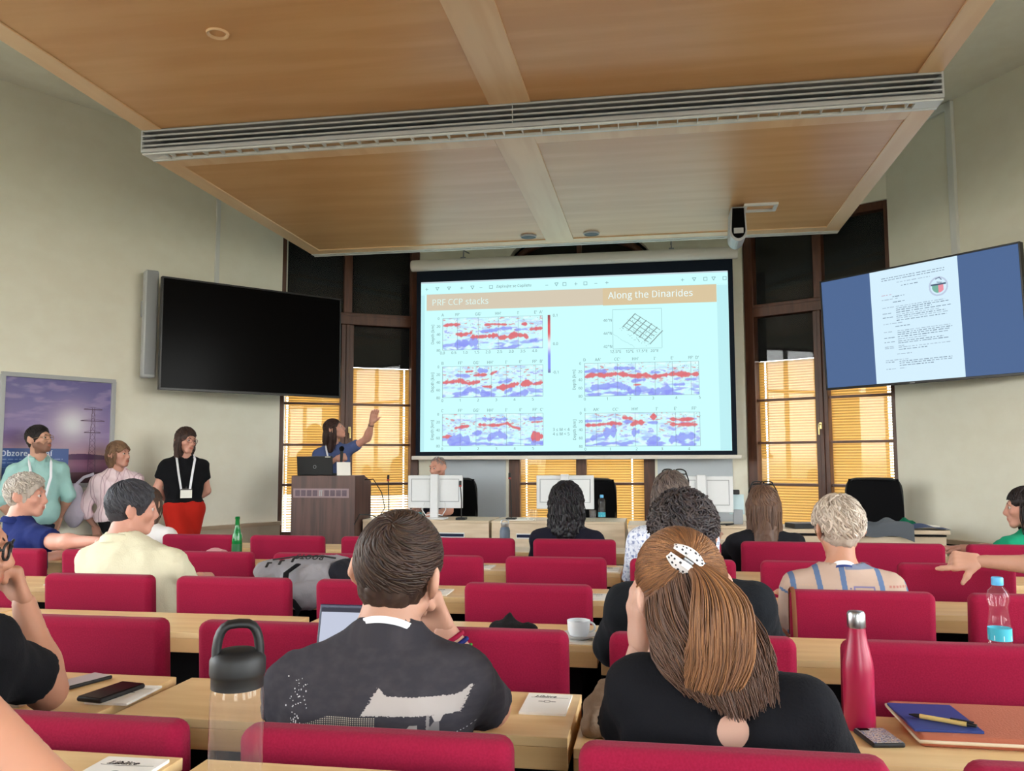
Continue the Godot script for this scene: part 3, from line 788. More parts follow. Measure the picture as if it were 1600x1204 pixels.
func page_image() -> Image:
	var W := 640; var H := 368
	var im := Image.create(W, H, false, Image.FORMAT_RGB8)
	im.fill(Color8(78, 104, 148))
	var x0 := W * 0.283; var pw := W * 0.447
	irect(im, x0, 0, pw, H, Color8(214, 240, 254))
	var rs := RandomNumberGenerator.new(); rs.seed = 12
	var rows := []
	for r in [[0.075, 0.14, 0.86, 1], [0.095, 0.14, 0.86, 1], [0.125, 0.32, 0.7, 0], [0.16, 0.37, 0.56, 1], [0.225, 0.13, 0.28, 2], [0.245, 0.26, 0.4, 1], [0.265, 0.13, 0.32, 0], [0.295, 0.26, 0.4, 1],
		[0.335, 0.13, 0.84, 0], [0.352, 0.29, 0.88, 1], [0.369, 0.29, 0.7, 1], [0.388, 0.13, 0.9, 1], [0.405, 0.29, 0.78, 0], [0.423, 0.13, 0.84, 1], [0.44, 0.29, 0.87, 0], [0.457, 0.29, 0.85, 1], [0.48, 0.13, 0.36, 0],
		[0.51, 0.27, 0.44, 1], [0.55, 0.13, 0.88, 0], [0.567, 0.29, 0.9, 1], [0.584, 0.29, 0.87, 1], [0.603, 0.13, 0.86, 1], [0.62, 0.29, 0.62, 0], [0.64, 0.13, 0.8, 1], [0.657, 0.29, 0.86, 1], [0.68, 0.13, 0.36, 0], [0.695, 0.13, 0.87, 0], [0.712, 0.29, 0.62, 1],
		[0.75, 0.27, 0.44, 0], [0.8, 0.13, 0.4, 0], [0.817, 0.13, 0.88, 1], [0.834, 0.29, 0.88, 1], [0.851, 0.29, 0.68, 1], [0.875, 0.13, 0.36, 0]]:
		var x: float = x0 + pw * r[1]
		var xe: float = x0 + pw * r[2]
		var col: Color = [Color8(150, 168, 186), Color8(92, 108, 128), Color8(190, 120, 140)][r[3]]
		while x < xe:
			var wl := rs.randf_range(5, 16)
			if r[1] == 0.13 and x > x0 + pw * 0.24 and x < x0 + pw * 0.28: x = x0 + pw * 0.29; continue
			irect(im, x, H * r[0], minf(wl, xe - x), 2, col.lerp(Color8(214, 240, 254), rs.randf() * 0.45))
			x += wl + rs.randf_range(2, 4)
	# round emblem
	var c := Vector2(x0 + pw * 0.78, H * 0.225)
	for j in range(-32, 33):
		for i in range(-32, 33):
			var d := Vector2(i, j).length()
			if d < 30.0 and d > 25.0: im.set_pixel(int(c.x) + i, int(c.y) + j, Color8(190, 205, 228))
			elif d <= 22.0 and j > -4 and i < 0 and d < 20: im.set_pixel(int(c.x) + i, int(c.y) + j, Color8(120, 178, 160))
			elif d <= 22.0 and j > -4 and i >= 0 and i < 16 and d < 20: im.set_pixel(int(c.x) + i, int(c.y) + j, Color8(236, 150, 165))
			elif j > -9 and j <= -4 and absf(i) < 24: im.set_pixel(int(c.x) + i, int(c.y) + j, Color8(80, 96, 120))
	iline(im, c + Vector2(-8, -24), c + Vector2(4, -28), Color8(90, 105, 130), 2); iline(im, c + Vector2(4, -28), c + Vector2(10, -20), Color8(90, 105, 130), 2); iline(im, c + Vector2(-4, -14), c + Vector2(10, -11), Color8(90, 105, 130), 2)
	return im

func poster_image() -> Image:
	var W := 384
	var im := Image.create(W, W, false, Image.FORMAT_RGB8)
	for j in W:
		var v := float(j) / W
		for i in W:
			var u := float(i) / W
			var sky := Color8(96, 88, 150).lerp(Color8(134, 112, 164), smoothstep(0.0, 0.55, v)).lerp(Color8(206, 160, 160), smoothstep(0.5, 0.8, v))
			var n := fn.get_noise_2d(u * 3.0 + v * 1.2, v * 9.0 + 5.0)
			sky = sky.lerp(Color8(178, 158, 196), clampf(n * 1.2, 0, 0.5) * (1.0 - v))
			var d := Vector2((u - 0.62) * 1.0, (v - 0.43)).length()
			sky = sky.lerp(Color8(206, 190, 206), exp(-d * d * 22.0) * 0.9).lerp(Color8(224, 226, 232), exp(-d * d * 90.0) * 0.9)
			var c := sky
			if v > 0.735: c = Color8(92, 54, 86).lerp(Color8(150, 100, 130), exp(-pow((v - 0.8) * 14.0, 2.0)) * 0.8)
			if v > 0.70 and v < 0.76 and v > 0.735 - 0.03 * sin(u * 5.0 - 2.0) : c = Color8(88, 52, 92)
			if v > 0.88: c = Color8(74, 40, 52)
			im.set_pixel(i, j, c)
	var k := Color8(84, 58, 84)
	var px := W * 0.815
	for s in [-1, 1]:
		iline(im, Vector2(px + s * 4, W * 0.27), Vector2(px + s * 8, W * 0.5), k, 2); iline(im, Vector2(px + s * 8, W * 0.5), Vector2(px + s * 14, W * 0.88), k, 2)
	for t in 11:
		var y0 := W * (0.28 + t * 0.054); var y1 := y0 + W * 0.054
		var w0 := lerpf(4, 14, t / 11.0); var w1 := lerpf(4, 14, (t + 1) / 11.0)
		iline(im, Vector2(px - w0, y0), Vector2(px + w1, y1), k); iline(im, Vector2(px + w0, y0), Vector2(px - w1, y1), k)
	for a in [[0.28, 34], [0.39, 44], [0.5, 30]]:
		irect(im, px - a[1], W * a[0], a[1] * 2, 3, k); iline(im, Vector2(px - a[1], W * a[0]), Vector2(px, W * (a[0] - 0.02)), k); iline(im, Vector2(px + a[1], W * a[0]), Vector2(px, W * (a[0] - 0.02)), k)
	irect(im, 0, W * 0.66, W * 0.6, W * 0.29, Color8(60, 92, 160))
	var tx := Color8(196, 214, 240)
	var rs := RandomNumberGenerator.new(); rs.seed = 3
	for r in [[0.755, 3, 0.56], [0.785, 3, 0.52], [0.83, 1, 0.4], [0.845, 1, 0.42], [0.86, 1, 0.4], [0.875, 1, 0.36], [0.89, 1, 0.41], [0.905, 1, 0.3]]:
		var x := W * 0.03
		while x < W * r[2]:
			var wl := rs.randf_range(5, 22); irect(im, x, W * r[0], wl, r[1], tx.lerp(Color8(60, 92, 160), 0.35)); x += wl + 4
	return im

func lit_tex(key: String, im: Image, energy: float) -> StandardMaterial3D:
	var m := mat(key, Color8(18, 20, 24), 0.6)
	m.emission_enabled = true; m.emission = Color.BLACK; m.emission_operator = BaseMaterial3D.EMISSION_OP_ADD
	m.emission_texture = ImageTexture.create_from_image(im); m.emission_energy_multiplier = energy
	m.texture_repeat = false
	return m

func lit_ink(key: String, c: Color, e := 1.0) -> StandardMaterial3D:
	var m := mat(key, Color8(10, 10, 10), 0.8)
	m.emission_enabled = true; m.emission = c; m.emission_energy_multiplier = e
	return m

func area(called: String, at: Transform3D, size: Vector2, col: Color, e: float) -> void:
	var l := AreaLight3D.new(); l.name = called; add_child(l)
	l.area_size = size; l.transform = at; l.light_color = col; l.light_energy = e; l.shadow_enabled = true
	l.area_range = 20.0; l.area_attenuation = 2.0

func build_screens() -> void:
	# ---- projector screen
	var s := thing("projection_screen", "large pull-down screen showing a slide with red and blue profiles", "screen", Vector3(0, 0, -9.8))
	var x0 := -2.775; var x1 := 0.823; var y0 := 1.455; var y1 := 3.493
	var W := x1 - x0; var H := y1 - y0
	var b := mb(); b.box(Vector3((x0 + x1) * 0.5, (1.40 + 3.66) * 0.5, -0.006), Vector3(3.71, 2.26, 0.006)); part("black_cloth", b, M.screen_black, s)
	b = mb(true); b.quad(Vector3(x0, y0, 0), Vector3(x1, y0, 0), Vector3(x1, y1, 0), Vector3(x0, y1, 0), Vector3.BACK); part("lit_slide_screen", b, lit_tex("slide_light", slide_image(), 1.0), s)
	b = mb(); b.at(Transform3D(Basis(Vector3.BACK, PI / 2), Vector3((x0 + x1) * 0.5, 3.69, 0.03)))
	b.lathe([Vector2(0, -1.91), Vector2(0.062, -1.91), Vector2(0.068, -1.90), Vector2(0.068, 1.90), Vector2(0.062, 1.91), Vector2(0, 1.91)], 20); part("case", b, M.screen_case, s)
	b = mb(); b.rbox(Vector3((x0 + x1) * 0.5, 1.385, 0), Vector3(3.80, 0.045, 0.03), 0.006, 1); part("weight_bar", b, M.screen_case, s)
	for x in [-2.25, 0.2]:
		b = mb(); b.tube([Vector3(x, 3.74, 0.03), Vector3(x, 3.86, 0.0), Vector3(x, 3.90, -0.3)], 0.008, 6); b.rbox(Vector3(x, 3.765, 0.03), Vector3(0.06, 0.02, 0.03), 0.003, 1); part("hook", b, M.grey_plastic, s)
	var white := lit_ink("slide_white_light", Color8(236, 255, 255)); var grey := lit_ink("slide_ink_light", Color8(108, 134, 140)); var pale := lit_ink("slide_pale_light", Color8(222, 246, 240))
	var put := func(t: String, u: float, v: float, size: float, m: Material, rot := 0.0): txt(t, size, m, s, Vector3(x0 + W * u, y1 - H * v, 0.003), Basis(Vector3.BACK, rot))
	put.call("PRF CCP stacks", 0.134, 0.124, 0.078, pale)
	put.call("Along the Dinarides", 0.757, 0.118, 0.082, white)
	put.call("Zapisujte se Copiletu", 0.315, 0.041, 0.034, grey)
	for p in [[0.075, 0.335, 0.22, 0.408, ["A", "FF'", "GG'", "HH'", "I'", "E'", "A'"], [0.0, 0.15, 0.36, 0.56, 0.76, 0.93, 0.985], ["0.0", "0.5", "1.0", "1.5", "2.0", "2.5", "3.0", "3.5", "4.0"], [0.0, 0.115, 0.23, 0.345, 0.46, 0.575, 0.69, 0.805, 0.92]],
		[0.075, 0.335, 0.505, 0.687, ["B", "FF'", "GG'", "HH'", "I'", "E'", "FF'", "B'"], [0.0, 0.18, 0.34, 0.48, 0.64, 0.78, 0.92, 0.985], ["0", "1", "2", "3", "4", "5"], [0.0, 0.18, 0.36, 0.54, 0.72, 0.9]],
		[0.075, 0.335, 0.782, 0.967, ["C", "FF'", "GG'", "HH'", "I'", "E'", "FF'", "C'"], [0.0, 0.18, 0.34, 0.48, 0.64, 0.78, 0.92, 0.985], ["0", "1", "2", "3", "4", "5"], [0.0, 0.18, 0.36, 0.54, 0.72, 0.9]],
		[0.545, 0.36, 0.503, 0.69, ["D", "AA'", "CC'", "HH'", "I'", "E'", "FF'", "D'"], [0.0, 0.12, 0.29, 0.45, 0.62, 0.77, 0.93, 0.985], ["0", "1", "2", "3", "4", "5"], [0.0, 0.2, 0.4, 0.6, 0.8, 1.0]],
		[0.545, 0.36, 0.786, 0.973, ["E", "AA'", "CC'", "HH'", "I'", "E'", "FF'"], [0.0, 0.1, 0.27, 0.44, 0.63, 0.79, 0.95], ["0", "1", "2", "3", "4"], [0.0, 0.22, 0.45, 0.67, 0.9]]]:
		for k in p[4].size(): put.call(p[4][k], p[0] + p[1] * p[5][k], p[2] - 0.02, 0.036, grey)
		for k in p[6].size(): put.call(p[6][k], p[0] + p[1] * p[7][k], p[3] + 0.016, 0.034, grey)
		for k in 5: put.call(str(k * 20), p[0] - 0.014, lerpf(p[2], p[3], k / 4.0), 0.032, grey)
		put.call("Depth [km]", p[0] - 0.034, (p[2] + p[3]) * 0.5, 0.036, grey, PI / 2)
	for k in 3: put.call(["0.1", "0.0", "-0.1"][k], 0.452, [0.222, 0.386, 0.55][k], 0.034, grey)
	for k in 3: put.call(["46°N", "44°N", "42°N"][k], 0.621, [0.26, 0.335, 0.41][k], 0.034, grey)
	for k in 4: put.call(["12.5°E", "15°E", "17.5°E", "20°E"][k], [0.645, 0.69, 0.728, 0.768][k], 0.44, 0.034, grey)
	put.call("3 ≤ M < 4", 0.468, 0.877, 0.036, grey); put.call("4 ≤ M < 5", 0.468, 0.902, 0.036, grey)
	area("screen_light", Transform3D(Basis(Vector3.UP, PI), Vector3((x0 + x1) * 0.5, (y0 + y1) * 0.5, -9.79)) * Transform3D(Basis(), Vector3.ZERO), Vector2(W, H), Color(0.80, 1.0, 1.0), SCREEN_E)
	# ---- televisions
	television(Vector3(-4.136, 2.614, -8.313), 48.8, -0.6, true)
	television(Vector3(2.377, 2.619, -8.38), -46.0, 2.6, false)
	# silver speaker beside the dark television
	var sp := thing("wall_speaker", "slim silver column speaker beside the black television", "speaker", Vector3(-4.985, 2.18, -7.70), 0.80)
	b = mb(); b.rbox(Vector3(0, 0.54, 0), Vector3(0.13, 1.08, 0.12), 0.02, 2); part("cabinet", b, M.silver_plastic, sp)
	b = mb(); b.rbox(Vector3(0, 0.55, 0.062), Vector3(0.10, 1.04, 0.006), 0.002, 1); part("grille", b, mat("speaker_mesh", Color8(150, 152, 154), 0.6, 0.3), sp)
	b = mb(); b.rbox(Vector3(-0.04, 0.7, -0.07), Vector3(0.05, 0.16, 0.08), 0.008, 1); part("bracket", b, M.grey_plastic, sp)
	# ---- poster on the left wall
	var f := wall_frame(P0, WL1)
	var pc := 2.485
	var n := f.basis.z
	var ps := thing("framed_poster", "framed poster of a power pylon before a violet sunset", "poster", f * Vector3(pc, 1.36 + 0.2235 * 1.22 + 0.0, 0.0), 0.0)
	ps.basis = Basis(-f.basis.x, Vector3.UP, n)
	var hw := 0.50
	for q in [[0, hw, 1.03, 0.04], [0, -hw, 1.03, 0.04], [-hw, 0, 0.04, 1.0], [hw, 0, 0.04, 1.0]]:
		b = mb(); b.rbox(Vector3(q[0], q[1], 0.018), Vector3(q[2], q[3], 0.036), 0.004, 1); part("frame_bar", b, M.silver_plastic, ps)
	b = mb(true); b.quad(Vector3(-hw, -hw, 0.012), Vector3(hw, -hw, 0.012), Vector3(hw, hw, 0.012), Vector3(-hw, hw, 0.012), Vector3.BACK)
	var pm := mat("poster_print", Color.WHITE, 0.35); pm.albedo_texture = ImageTexture.create_from_image(poster_image()); pm.texture_repeat = false; pm.clearcoat_enabled = true; pm.clearcoat = 0.8; pm.clearcoat_roughness = 0.05
	part("print", b, pm, ps)
	txt("Obzore uzemí", 0.05, mat("poster_letter", Color8(216, 228, 244), 0.8), ps, Vector3(-0.27, -0.205, 0.014), Basis(), false, "lettering", true)

const SCREEN_E := 1.0

func television(at: Vector3, yaw: float, tilt: float, off: bool) -> void:
	var t := thing("television", "large switched-off black television angled on the left wall" if off else "large lit television on the right wall showing a programme page", "television", at)
	t.basis = Basis(Vector3.UP, deg_to_rad(yaw)) * Basis(Vector3.RIGHT, deg_to_rad(tilt))
	var W := 1.96; var H := 1.127
	var b := mb(); b.rbox(Vector3(0, 0, -0.035), Vector3(W, H, 0.05), 0.006, 1); var cs := part("casing", b, M.tv_bezel, t)
	b = mb(); b.rbox(Vector3(0, -0.05, -0.07), Vector3(W * 0.7, H * 0.6, 0.05), 0.02, 1); part("rear_housing", b, M.black_plastic, t)
	for q in [[0, H / 2 - 0.008, W, 0.016], [0, -H / 2 + 0.012, W, 0.024], [-W / 2 + 0.008, 0, 0.016, H], [W / 2 - 0.008, 0, 0.016, H]]:
		b = mb(); b.rbox(Vector3(q[0], q[1], -0.006), Vector3(q[2], q[3], 0.014), 0.003, 1); part("bezel_bar", b, M.tv_bezel, cs)
	b = mb(true); b.quad(Vector3(-W / 2 + 0.015, -H / 2 + 0.023, -0.008), Vector3(W / 2 - 0.015, -H / 2 + 0.023, -0.008), Vector3(W / 2 - 0.015, H / 2 - 0.015, -0.008), Vector3(-W / 2 + 0.015, H / 2 - 0.015, -0.008), Vector3.BACK)
	if off: part("screen", b, M.tv_black, t)
	else:
		part("lit_screen", b, lit_tex("page_light", page_image(), 1.0), t)
		b = mb(); b.rbox(Vector3(-0.05, -H / 2 + 0.010, 0.004), Vector3(0.05, 0.008, 0.004), 0.001, 1); part("badge", b, M.grey_plastic, t)
		area("television_light", Transform3D(t.basis * Basis(Vector3.UP, PI), at + t.basis * Vector3(0, 0, 0.02)), Vector2(W * 0.95, H * 0.95), Color(0.7, 0.85, 1.0), 0.25)
	# swing arm from the wall
	var f := wall_frame(P0, WL1) if off else wall_frame(Q0, WR1)
	var o: Vector3 = f.affine_inverse() * at
	var wp: Vector3 = f * Vector3(o.x + (0.25 if off else 0.35), at.y, 0.0)
	var ia := t.transform.affine_inverse()
	b = mb(); b.tube([ia * wp, ia * (wp.lerp(at, 0.5) + Vector3(0, 0, -0.12)), Vector3(0, 0, -0.09)], 0.03, 8); part("wall_arm", b, M.black_plastic, t)
	b = mb(); b.rbox(Vector3(0, 0, -0.098), Vector3(0.5, 0.4, 0.012), 0.002, 1); part("mount_plate", b, M.black_plastic, t)

# ------------------------------------------------------------------ front of the hall
func build_front() -> void:
	var b: MB
	# lectern
	var l := thing("lectern", "dark walnut lectern with a small grille, before the left window", "lectern", Vector3(-3.433, 0, -8.70))
	b = mb(); b.rbox(Vector3(0, 0.6, 0.235), Vector3(0.70, 1.2, 0.03), 0.004, 1); part("front_panel", b, M.walnut, l)
	for s in [-1, 1]:
		var pp := PackedVector2Array([Vector2(-0.25, 0), Vector2(0.22, 0), Vector2(0.22, 1.2), Vector2(-0.02, 1.2), Vector2(-0.25, 1.13)])
		b = mb(); b.at(Transform3D(Basis(Vector3.UP, -PI / 2), Vector3(s * 0.335, 0, 0))); b.extr(pp, -0.014, 0.014); part("side_panel", b, M.walnut, l)
	b = mb(); b.rbox(Vector3(0, 1.185, 0.06), Vector3(0.66, 0.03, 0.34), 0.004, 1); part("top_shelf", b, M.walnut, l)
	b = mb(); b.rbox(Vector3(0, 0.72, 0.0), Vector3(0.64, 0.025, 0.4), 0.003, 1); part("inner_shelf", b, M.walnut, l)
	var g := mat("grille_rim", Color8(150, 124, 128), 0.4)
	b = mb(); b.rbox(Vector3(-0.02, 1.02, 0.252), Vector3(0.61, 0.095, 0.006), 0.002, 1); var gp := part("grille_plate", b, g, l)
	for k in 9:
		if k == 4: continue
		b = mb(); b.rbox(Vector3(-0.276 + k * 0.064, 1.02, 0.256), Vector3(0.05, 0.06, 0.004), 0.001, 1); part("grille_cell", b, mat("grille_dark", Color8(52, 34, 62), 0.5), gp)
	for k in 8:
		b = mb(); b.box(Vector3(-0.02, 0.995 + k * 0.0072, 0.259), Vector3(0.57, 0.0022, 0.003)); part("grille_wire", b, g, gp)
	b = mb(); b.box(Vector3(-0.03, 1.02, 0.260), Vector3(0.008, 0.06, 0.004)); b.box(Vector3(-0.012, 1.02, 0.260), Vector3(0.008, 0.06, 0.004)); b.box(Vector3(-0.016, 1.045, 0.260), Vector3(0.03, 0.008, 0.004)); part("emblem", b, M.silver_plastic, gp)
	# notebook computer on the lectern, back of the lid towards the hall
	var nb := thing("laptop", "black laptop open on the lectern with its lid towards the hall", "laptop", Vector3(-3.60, 1.2, -8.64))
	b = mb(); b.at(Transform3D(Basis(Vector3.RIGHT, 0.12), Vector3(0, 0.005, 0))); b.rbox(Vector3(0, 0.10, 0.0), Vector3(0.40, 0.20, 0.012), 0.004, 1)
	var nl := part("lid", b, M.black_plastic, nb)
	b = mb(); b.rbox(Vector3(0, 0.009, -0.13), Vector3(0.40, 0.018, 0.26), 0.004, 1); part("base", b, M.black_plastic, nb)
	b = mb(); b.at(Transform3D(Basis(Vector3.RIGHT, PI / 2 + 0.12), Vector3(0, 0.09, 0.017))); b.lathe([Vector2(0.015, -0.001), Vector2(0.015, 0.001), Vector2(0.018, 0.001), Vector2(0.018, -0.001)], 20); part("badge_ring", b, M.grey_plastic, nl)
	b = mb(); b.rbox(Vector3(0.15, 0.195, 0.028), Vector3(0.06, 0.009, 0.003), 0.001, 1); part("sticker", b, M.paper, nl)
	b = mb(); b.at(Transform3D(Basis(Vector3.RIGHT, 0.1), Vector3.ZERO)); b.rbox(Vector3(0, 0.07, 0), Vector3(0.15, 0.14, 0.006), 0.001, 1); solo("paper_stand", b, M.paper, "small white sheet standing on the lectern right of the laptop", "paper", "", Vector3(-3.265, 1.2, -8.60))
	# panel desks
	var slot := mat("slot_blue", Color8(38, 42, 66), 0.6)
	for d in [[-3.06, -1.71, -8.62, 0.60, "pale wood panel desk nearest the lectern", -2.6], [-1.68, -0.33, -8.60, 0.60, "pale wood panel desk in the middle of the front", -1.35], [-0.29, 0.86, -8.22, 0.60, "pale wood panel desk under the right monitor", 0.0]]:
		var w: float = d[1] - d[0]
		var t := thing("panel_desk", d[4], "desk", Vector3((d[0] + d[1]) * 0.5, 0, d[2]), 0.0, "front panel desks")
		b = mb(); b.rbox(Vector3(0, 0.728, -d[3] * 0.5), Vector3(w, 0.024, d[3]), 0.003, 1); part("worktop", b, M.pale_beech, t)
		b = mb(); b.rbox(Vector3(0, 0.385, -0.02), Vector3(w, 0.66, 0.022), 0.003, 1); part("front_panel", b, M.pale_beech, t)
		for s in [-1, 1]:
			b = mb(); b.rbox(Vector3(s * (w * 0.5 - 0.012), 0.36, -d[3] * 0.5), Vector3(0.024, 0.71, d[3] - 0.02), 0.003, 1); part("side_panel", b, M.pale_beech, t)
		for y in [0.59, 0.455]:
			b = mb(); b.rbox(Vector3(0.0, y, -0.006), Vector3(w * 0.62, 0.05, 0.010), 0.002, 1); var sf := part("slot_frame", b, M.white_plastic, t)
			b = mb(); b.rbox(Vector3(0.0, y, -0.0005), Vector3(w * 0.61, 0.03, 0.004), 0.001, 1); part("slot", b, slot, sf)
	b = mb()
	var tr := thing("side_table", "long wooden table below the right window with a dark edge groove", "table", Vector3(1.70, 0, -7.95))
	b = mb(); b.rbox(Vector3(0.0, 0.722, -0.3), Vector3(1.56, 0.034, 0.6), 0.003, 1); part("tabletop", b, M.pale_beech, tr)
	b = mb(); b.rbox(Vector3(0.0, 0.694, -0.012), Vector3(1.5, 0.018, 0.012), 0.002, 1); part("dark_rail", b, M.black_panel, tr)
	b = mb(); b.rbox(Vector3(0.0, 0.56, -0.03), Vector3(1.5, 0.24, 0.02), 0.003, 1); part("apron", b, M.pale_beech, tr)
	for s in [[-0.72, -0.06], [0.72, -0.06], [-0.72, -0.54], [0.72, -0.54]]:
		b = mb(); b.rbox(Vector3(s[0], 0.35, s[1]), Vector3(0.05, 0.70, 0.05), 0.004, 1); part("leg", b, M.pale_beech, tr)
	# side cabinet with a green light strip below the right monitor
	var cb := thing("equipment_cabinet", "white equipment cabinet with a green strip beside the right desk", "cabinet", Vector3(0.62, 0, -7.85))
	b = mb(); b.rbox(Vector3(0, 0.30, 0), Vector3(0.46, 0.60, 0.34), 0.006, 1); part("body", b, M.white_plastic, cb)
	b = mb(); b.rbox(Vector3(0, 0.615, 0.0), Vector3(0.50, 0.03, 0.36), 0.004, 1); part("top", b, M.pale_beech, cb)
	b = mb(); b.rbox(Vector3(0, 0.565, 0.172), Vector3(0.44, 0.05, 0.008), 0.002, 1); part("dark_strip", b, mat("green_strip", Color8(24, 62, 34), 0.35), cb)
	b = mb(); b.rbox(Vector3(-0.1, 0.28, 0.174), Vector3(0.2, 0.46, 0.008), 0.002, 1); part("door", b, M.white_plastic, cb)
	# monitors seen from behind
	var m0 := thing("monitor", "white monitor seen from behind on the desk nearest the lectern", "monitor", Vector3(-2.33, 0.74, -8.82), 0.0, "white monitors on the front desks")
	var wp: StandardMaterial3D = M.white_plastic
	b = mb(); b.rbox(Vector3(0, 0.285, -0.012), Vector3(0.595, 0.345, 0.026), 0.008, 2); part("back_shell", b, wp, m0)
	b = mb(); b.rbox(Vector3(0, 0.285, -0.026), Vector3(0.57, 0.32, 0.006), 0.001, 1); part("screen_face", b, M.tv_black, m0)
	for s in [-1, 1]:
		b = mb(); b.rbox(Vector3(s * 0.155, 0.30, 0.002), Vector3(0.20, 0.23, 0.008), 0.006, 1)
		var cpl := part("cover_plate", b, wp, m0)
		for q in [[0, 0.118, 0.204, 0.005], [0, -0.118, 0.204, 0.005], [s * 0.104, 0, 0.005, 0.24]]:
			b = mb(); b.box(Vector3(s * 0.155 + q[0], 0.30 + q[1], 0.0035), Vector3(q[2], q[3], 0.005)); part("groove", b, M.grey_plastic, cpl)
	b = mb(); b.rbox(Vector3(0, 0.24, 0.03), Vector3(0.085, 0.46, 0.05), 0.008, 2); part("stand_column", b, wp, m0)
	b = mb(); b.rbox(Vector3(0, 0.008, 0.02), Vector3(0.26, 0.016, 0.2), 0.006, 1); part("foot", b, wp, m0)
	for s in [-1, 1]:
		b = mb(); b.tube([Vector3(s * 0.11, 0.17, 0.01), Vector3(s * 0.13, 0.1, 0.05), Vector3(s * 0.09, 0.04, 0.04), Vector3(s * 0.03, 0.05, 0.03)], 0.006, 6); part("cable", b, wp, m0)
	dup(m0, Vector3(-0.945, 0.74, -8.80), 0.0, "white monitor seen from behind in the middle, above the curly dark hair", "white monitors on the front desks")
	dup(m0, Vector3(0.41, 0.74, -8.42), 0.0, "white monitor seen from behind on the rightmost front desk", "white monitors on the front desks")
	# office chairs
	var oc := office_chair("black office chair behind the balding man")
	oc.position = Vector3(-2.28, 0, -9.62)
	dup(oc, Vector3(-0.68, 0, -9.45), 0.1, "black office chair behind the middle monitor")
	var c3 := dup(oc, Vector3(2.06, 0, -8.78), -0.25, "black office chair behind the side table by the right window")
	c3.scale = Vector3(1.12, 1.02, 1.0)
	# goosenecks
	for s in [[-2.80, -8.70, "slim black gooseneck microphone with red ring beside the lectern", 0.46, true], [-2.02, -8.72, "short black gooseneck microphone beside the left monitor", 0.40, false], [-1.50, -8.75, "tall black gooseneck microphone between two monitors", 0.48, false]]:
		var gn := thing("gooseneck_microphone", s[2], "microphone", Vector3(s[0], 0.74, s[1]), 0.0, "desk microphones")
		b = mb(); b.rbox(Vector3(0, 0.012, 0), Vector3(0.1, 0.024, 0.12), 0.006, 1); part("base", b, M.black_plastic, gn)
		b = mb(); b.tube([Vector3(0, 0.02, 0), Vector3(0.0, 0.2, 0.0), Vector3(-0.01, s[3] - 0.1, -0.01), Vector3(-0.02, s[3] - 0.05, -0.03)], 0.006, 6); part("neck", b, M.black_plastic, gn)
		b = mb(); b.tube([Vector3(-0.02, s[3] - 0.05, -0.03), Vector3(-0.022, s[3], -0.045)], 0.013, 8); part("capsule", b, M.black_plastic, gn)
		b = mb(); b.tube([Vector3(-0.0195, s[3] - 0.06, -0.028), Vector3(-0.02, s[3] - 0.045, -0.031)], 0.0145, 8); part("ring", b, mat("red_ring", Color8(170, 30, 30), 0.4), gn)
	var cbl := mb(); cbl.tube([Vector3(-3.10, 1.15, -8.75), Vector3(-2.98, 1.16, -8.72), Vector3(-2.88, 1.02, -8.70), Vector3(-2.84, 0.86, -8.69), Vector3(-2.90, 0.76, -8.68)], 0.006, 6)
	solo("cable", cbl, M.cable_black, "black cable arching from the lectern down to the desk", "cable")
	cbl = mb(); cbl.tube([Vector3(-3.085, 0.70, -8.44), Vector3(-3.05, 0.80, -8.50), Vector3(-2.98, 0.79, -8.6), Vector3(-2.86, 0.75, -8.66)], 0.006, 6)
	solo("cable", cbl, M.cable_black, "thin black cable hanging low on the lectern side", "cable")
	cbl = mb(); cbl.tube([Vector3(0.28, 0.745, -8.32), Vector3(0.42, 0.77, -8.36), Vector3(0.55, 0.75, -8.30), Vector3(0.7, 0.752, -8.34), Vector3(0.62, 0.745, -8.27)], 0.006, 6)
	solo("cable", cbl, M.cable_black, "black cable lying loose below the rightmost monitor", "cable")
	# bottles, glasses, papers on the front desks
	var wb := water_bottle("clear water bottle with light blue cap right of the middle monitor"); wb.position = Vector3(-0.567, 0.74, -8.76)
	wb.scale = Vector3(1.15, 1.2, 1.15)
	dup(wb, Vector3(-2.56, 0.74, -9.0), 0.0, "clear water bottle half hidden behind the left monitor", "water bottles").scale = Vector3(1.0, 0.75, 1.0)
	for s in [[-0.655, "short drinking glass beside the front water bottle"], [-1.31, "short drinking glass left of the middle monitor"], [-1.25, "second short drinking glass left of the middle monitor"]]:
		b = mb(); b.lathe([Vector2(0, 0), Vector2(0.028, 0), Vector2(0.036, 0.11), Vector2(0.034, 0.11), Vector2(0.027, 0.006), Vector2(0, 0.006)], 16)
		solo("drinking_glass", b, M.clear_plastic, s[1], "glass", "glasses on the front desks", Vector3(s[0], 0.74, -8.70))
	b = mb(); b.rbox(Vector3(0, 0.004, 0), Vector3(0.3, 0.008, 0.2), 0.001, 1); solo("paper_stack", b, M.paper, "flat paper stack on the middle desk edge", "paper", "", Vector3(-1.42, 0.74, -8.78), 0.05)
	var sm := thing("tablet_stand", "pale screen on a grey stand right of the rightmost monitor", "tablet", Vector3(0.74, 0.74, -8.44))
	b = mb(); b.at(Transform3D(Basis(Vector3.RIGHT, -0.15), Vector3.ZERO)); b.rbox(Vector3(0, 0.19, 0), Vector3(0.14, 0.19, 0.008), 0.003, 1); part("screen", b, mat("pale_screen", Color8(190, 214, 220), 0.4), sm)
	b = mb(); b.rbox(Vector3(0.01, 0.07, -0.02), Vector3(0.09, 0.14, 0.04), 0.006, 1); part("stand", b, M.grey_plastic, sm)
	b = mb(); b.rbox(Vector3(-0.02, 0.305, -0.03), Vector3(0.1, 0.045, 0.03), 0.008, 1); part("camera_block", b, M.black_plastic, sm)
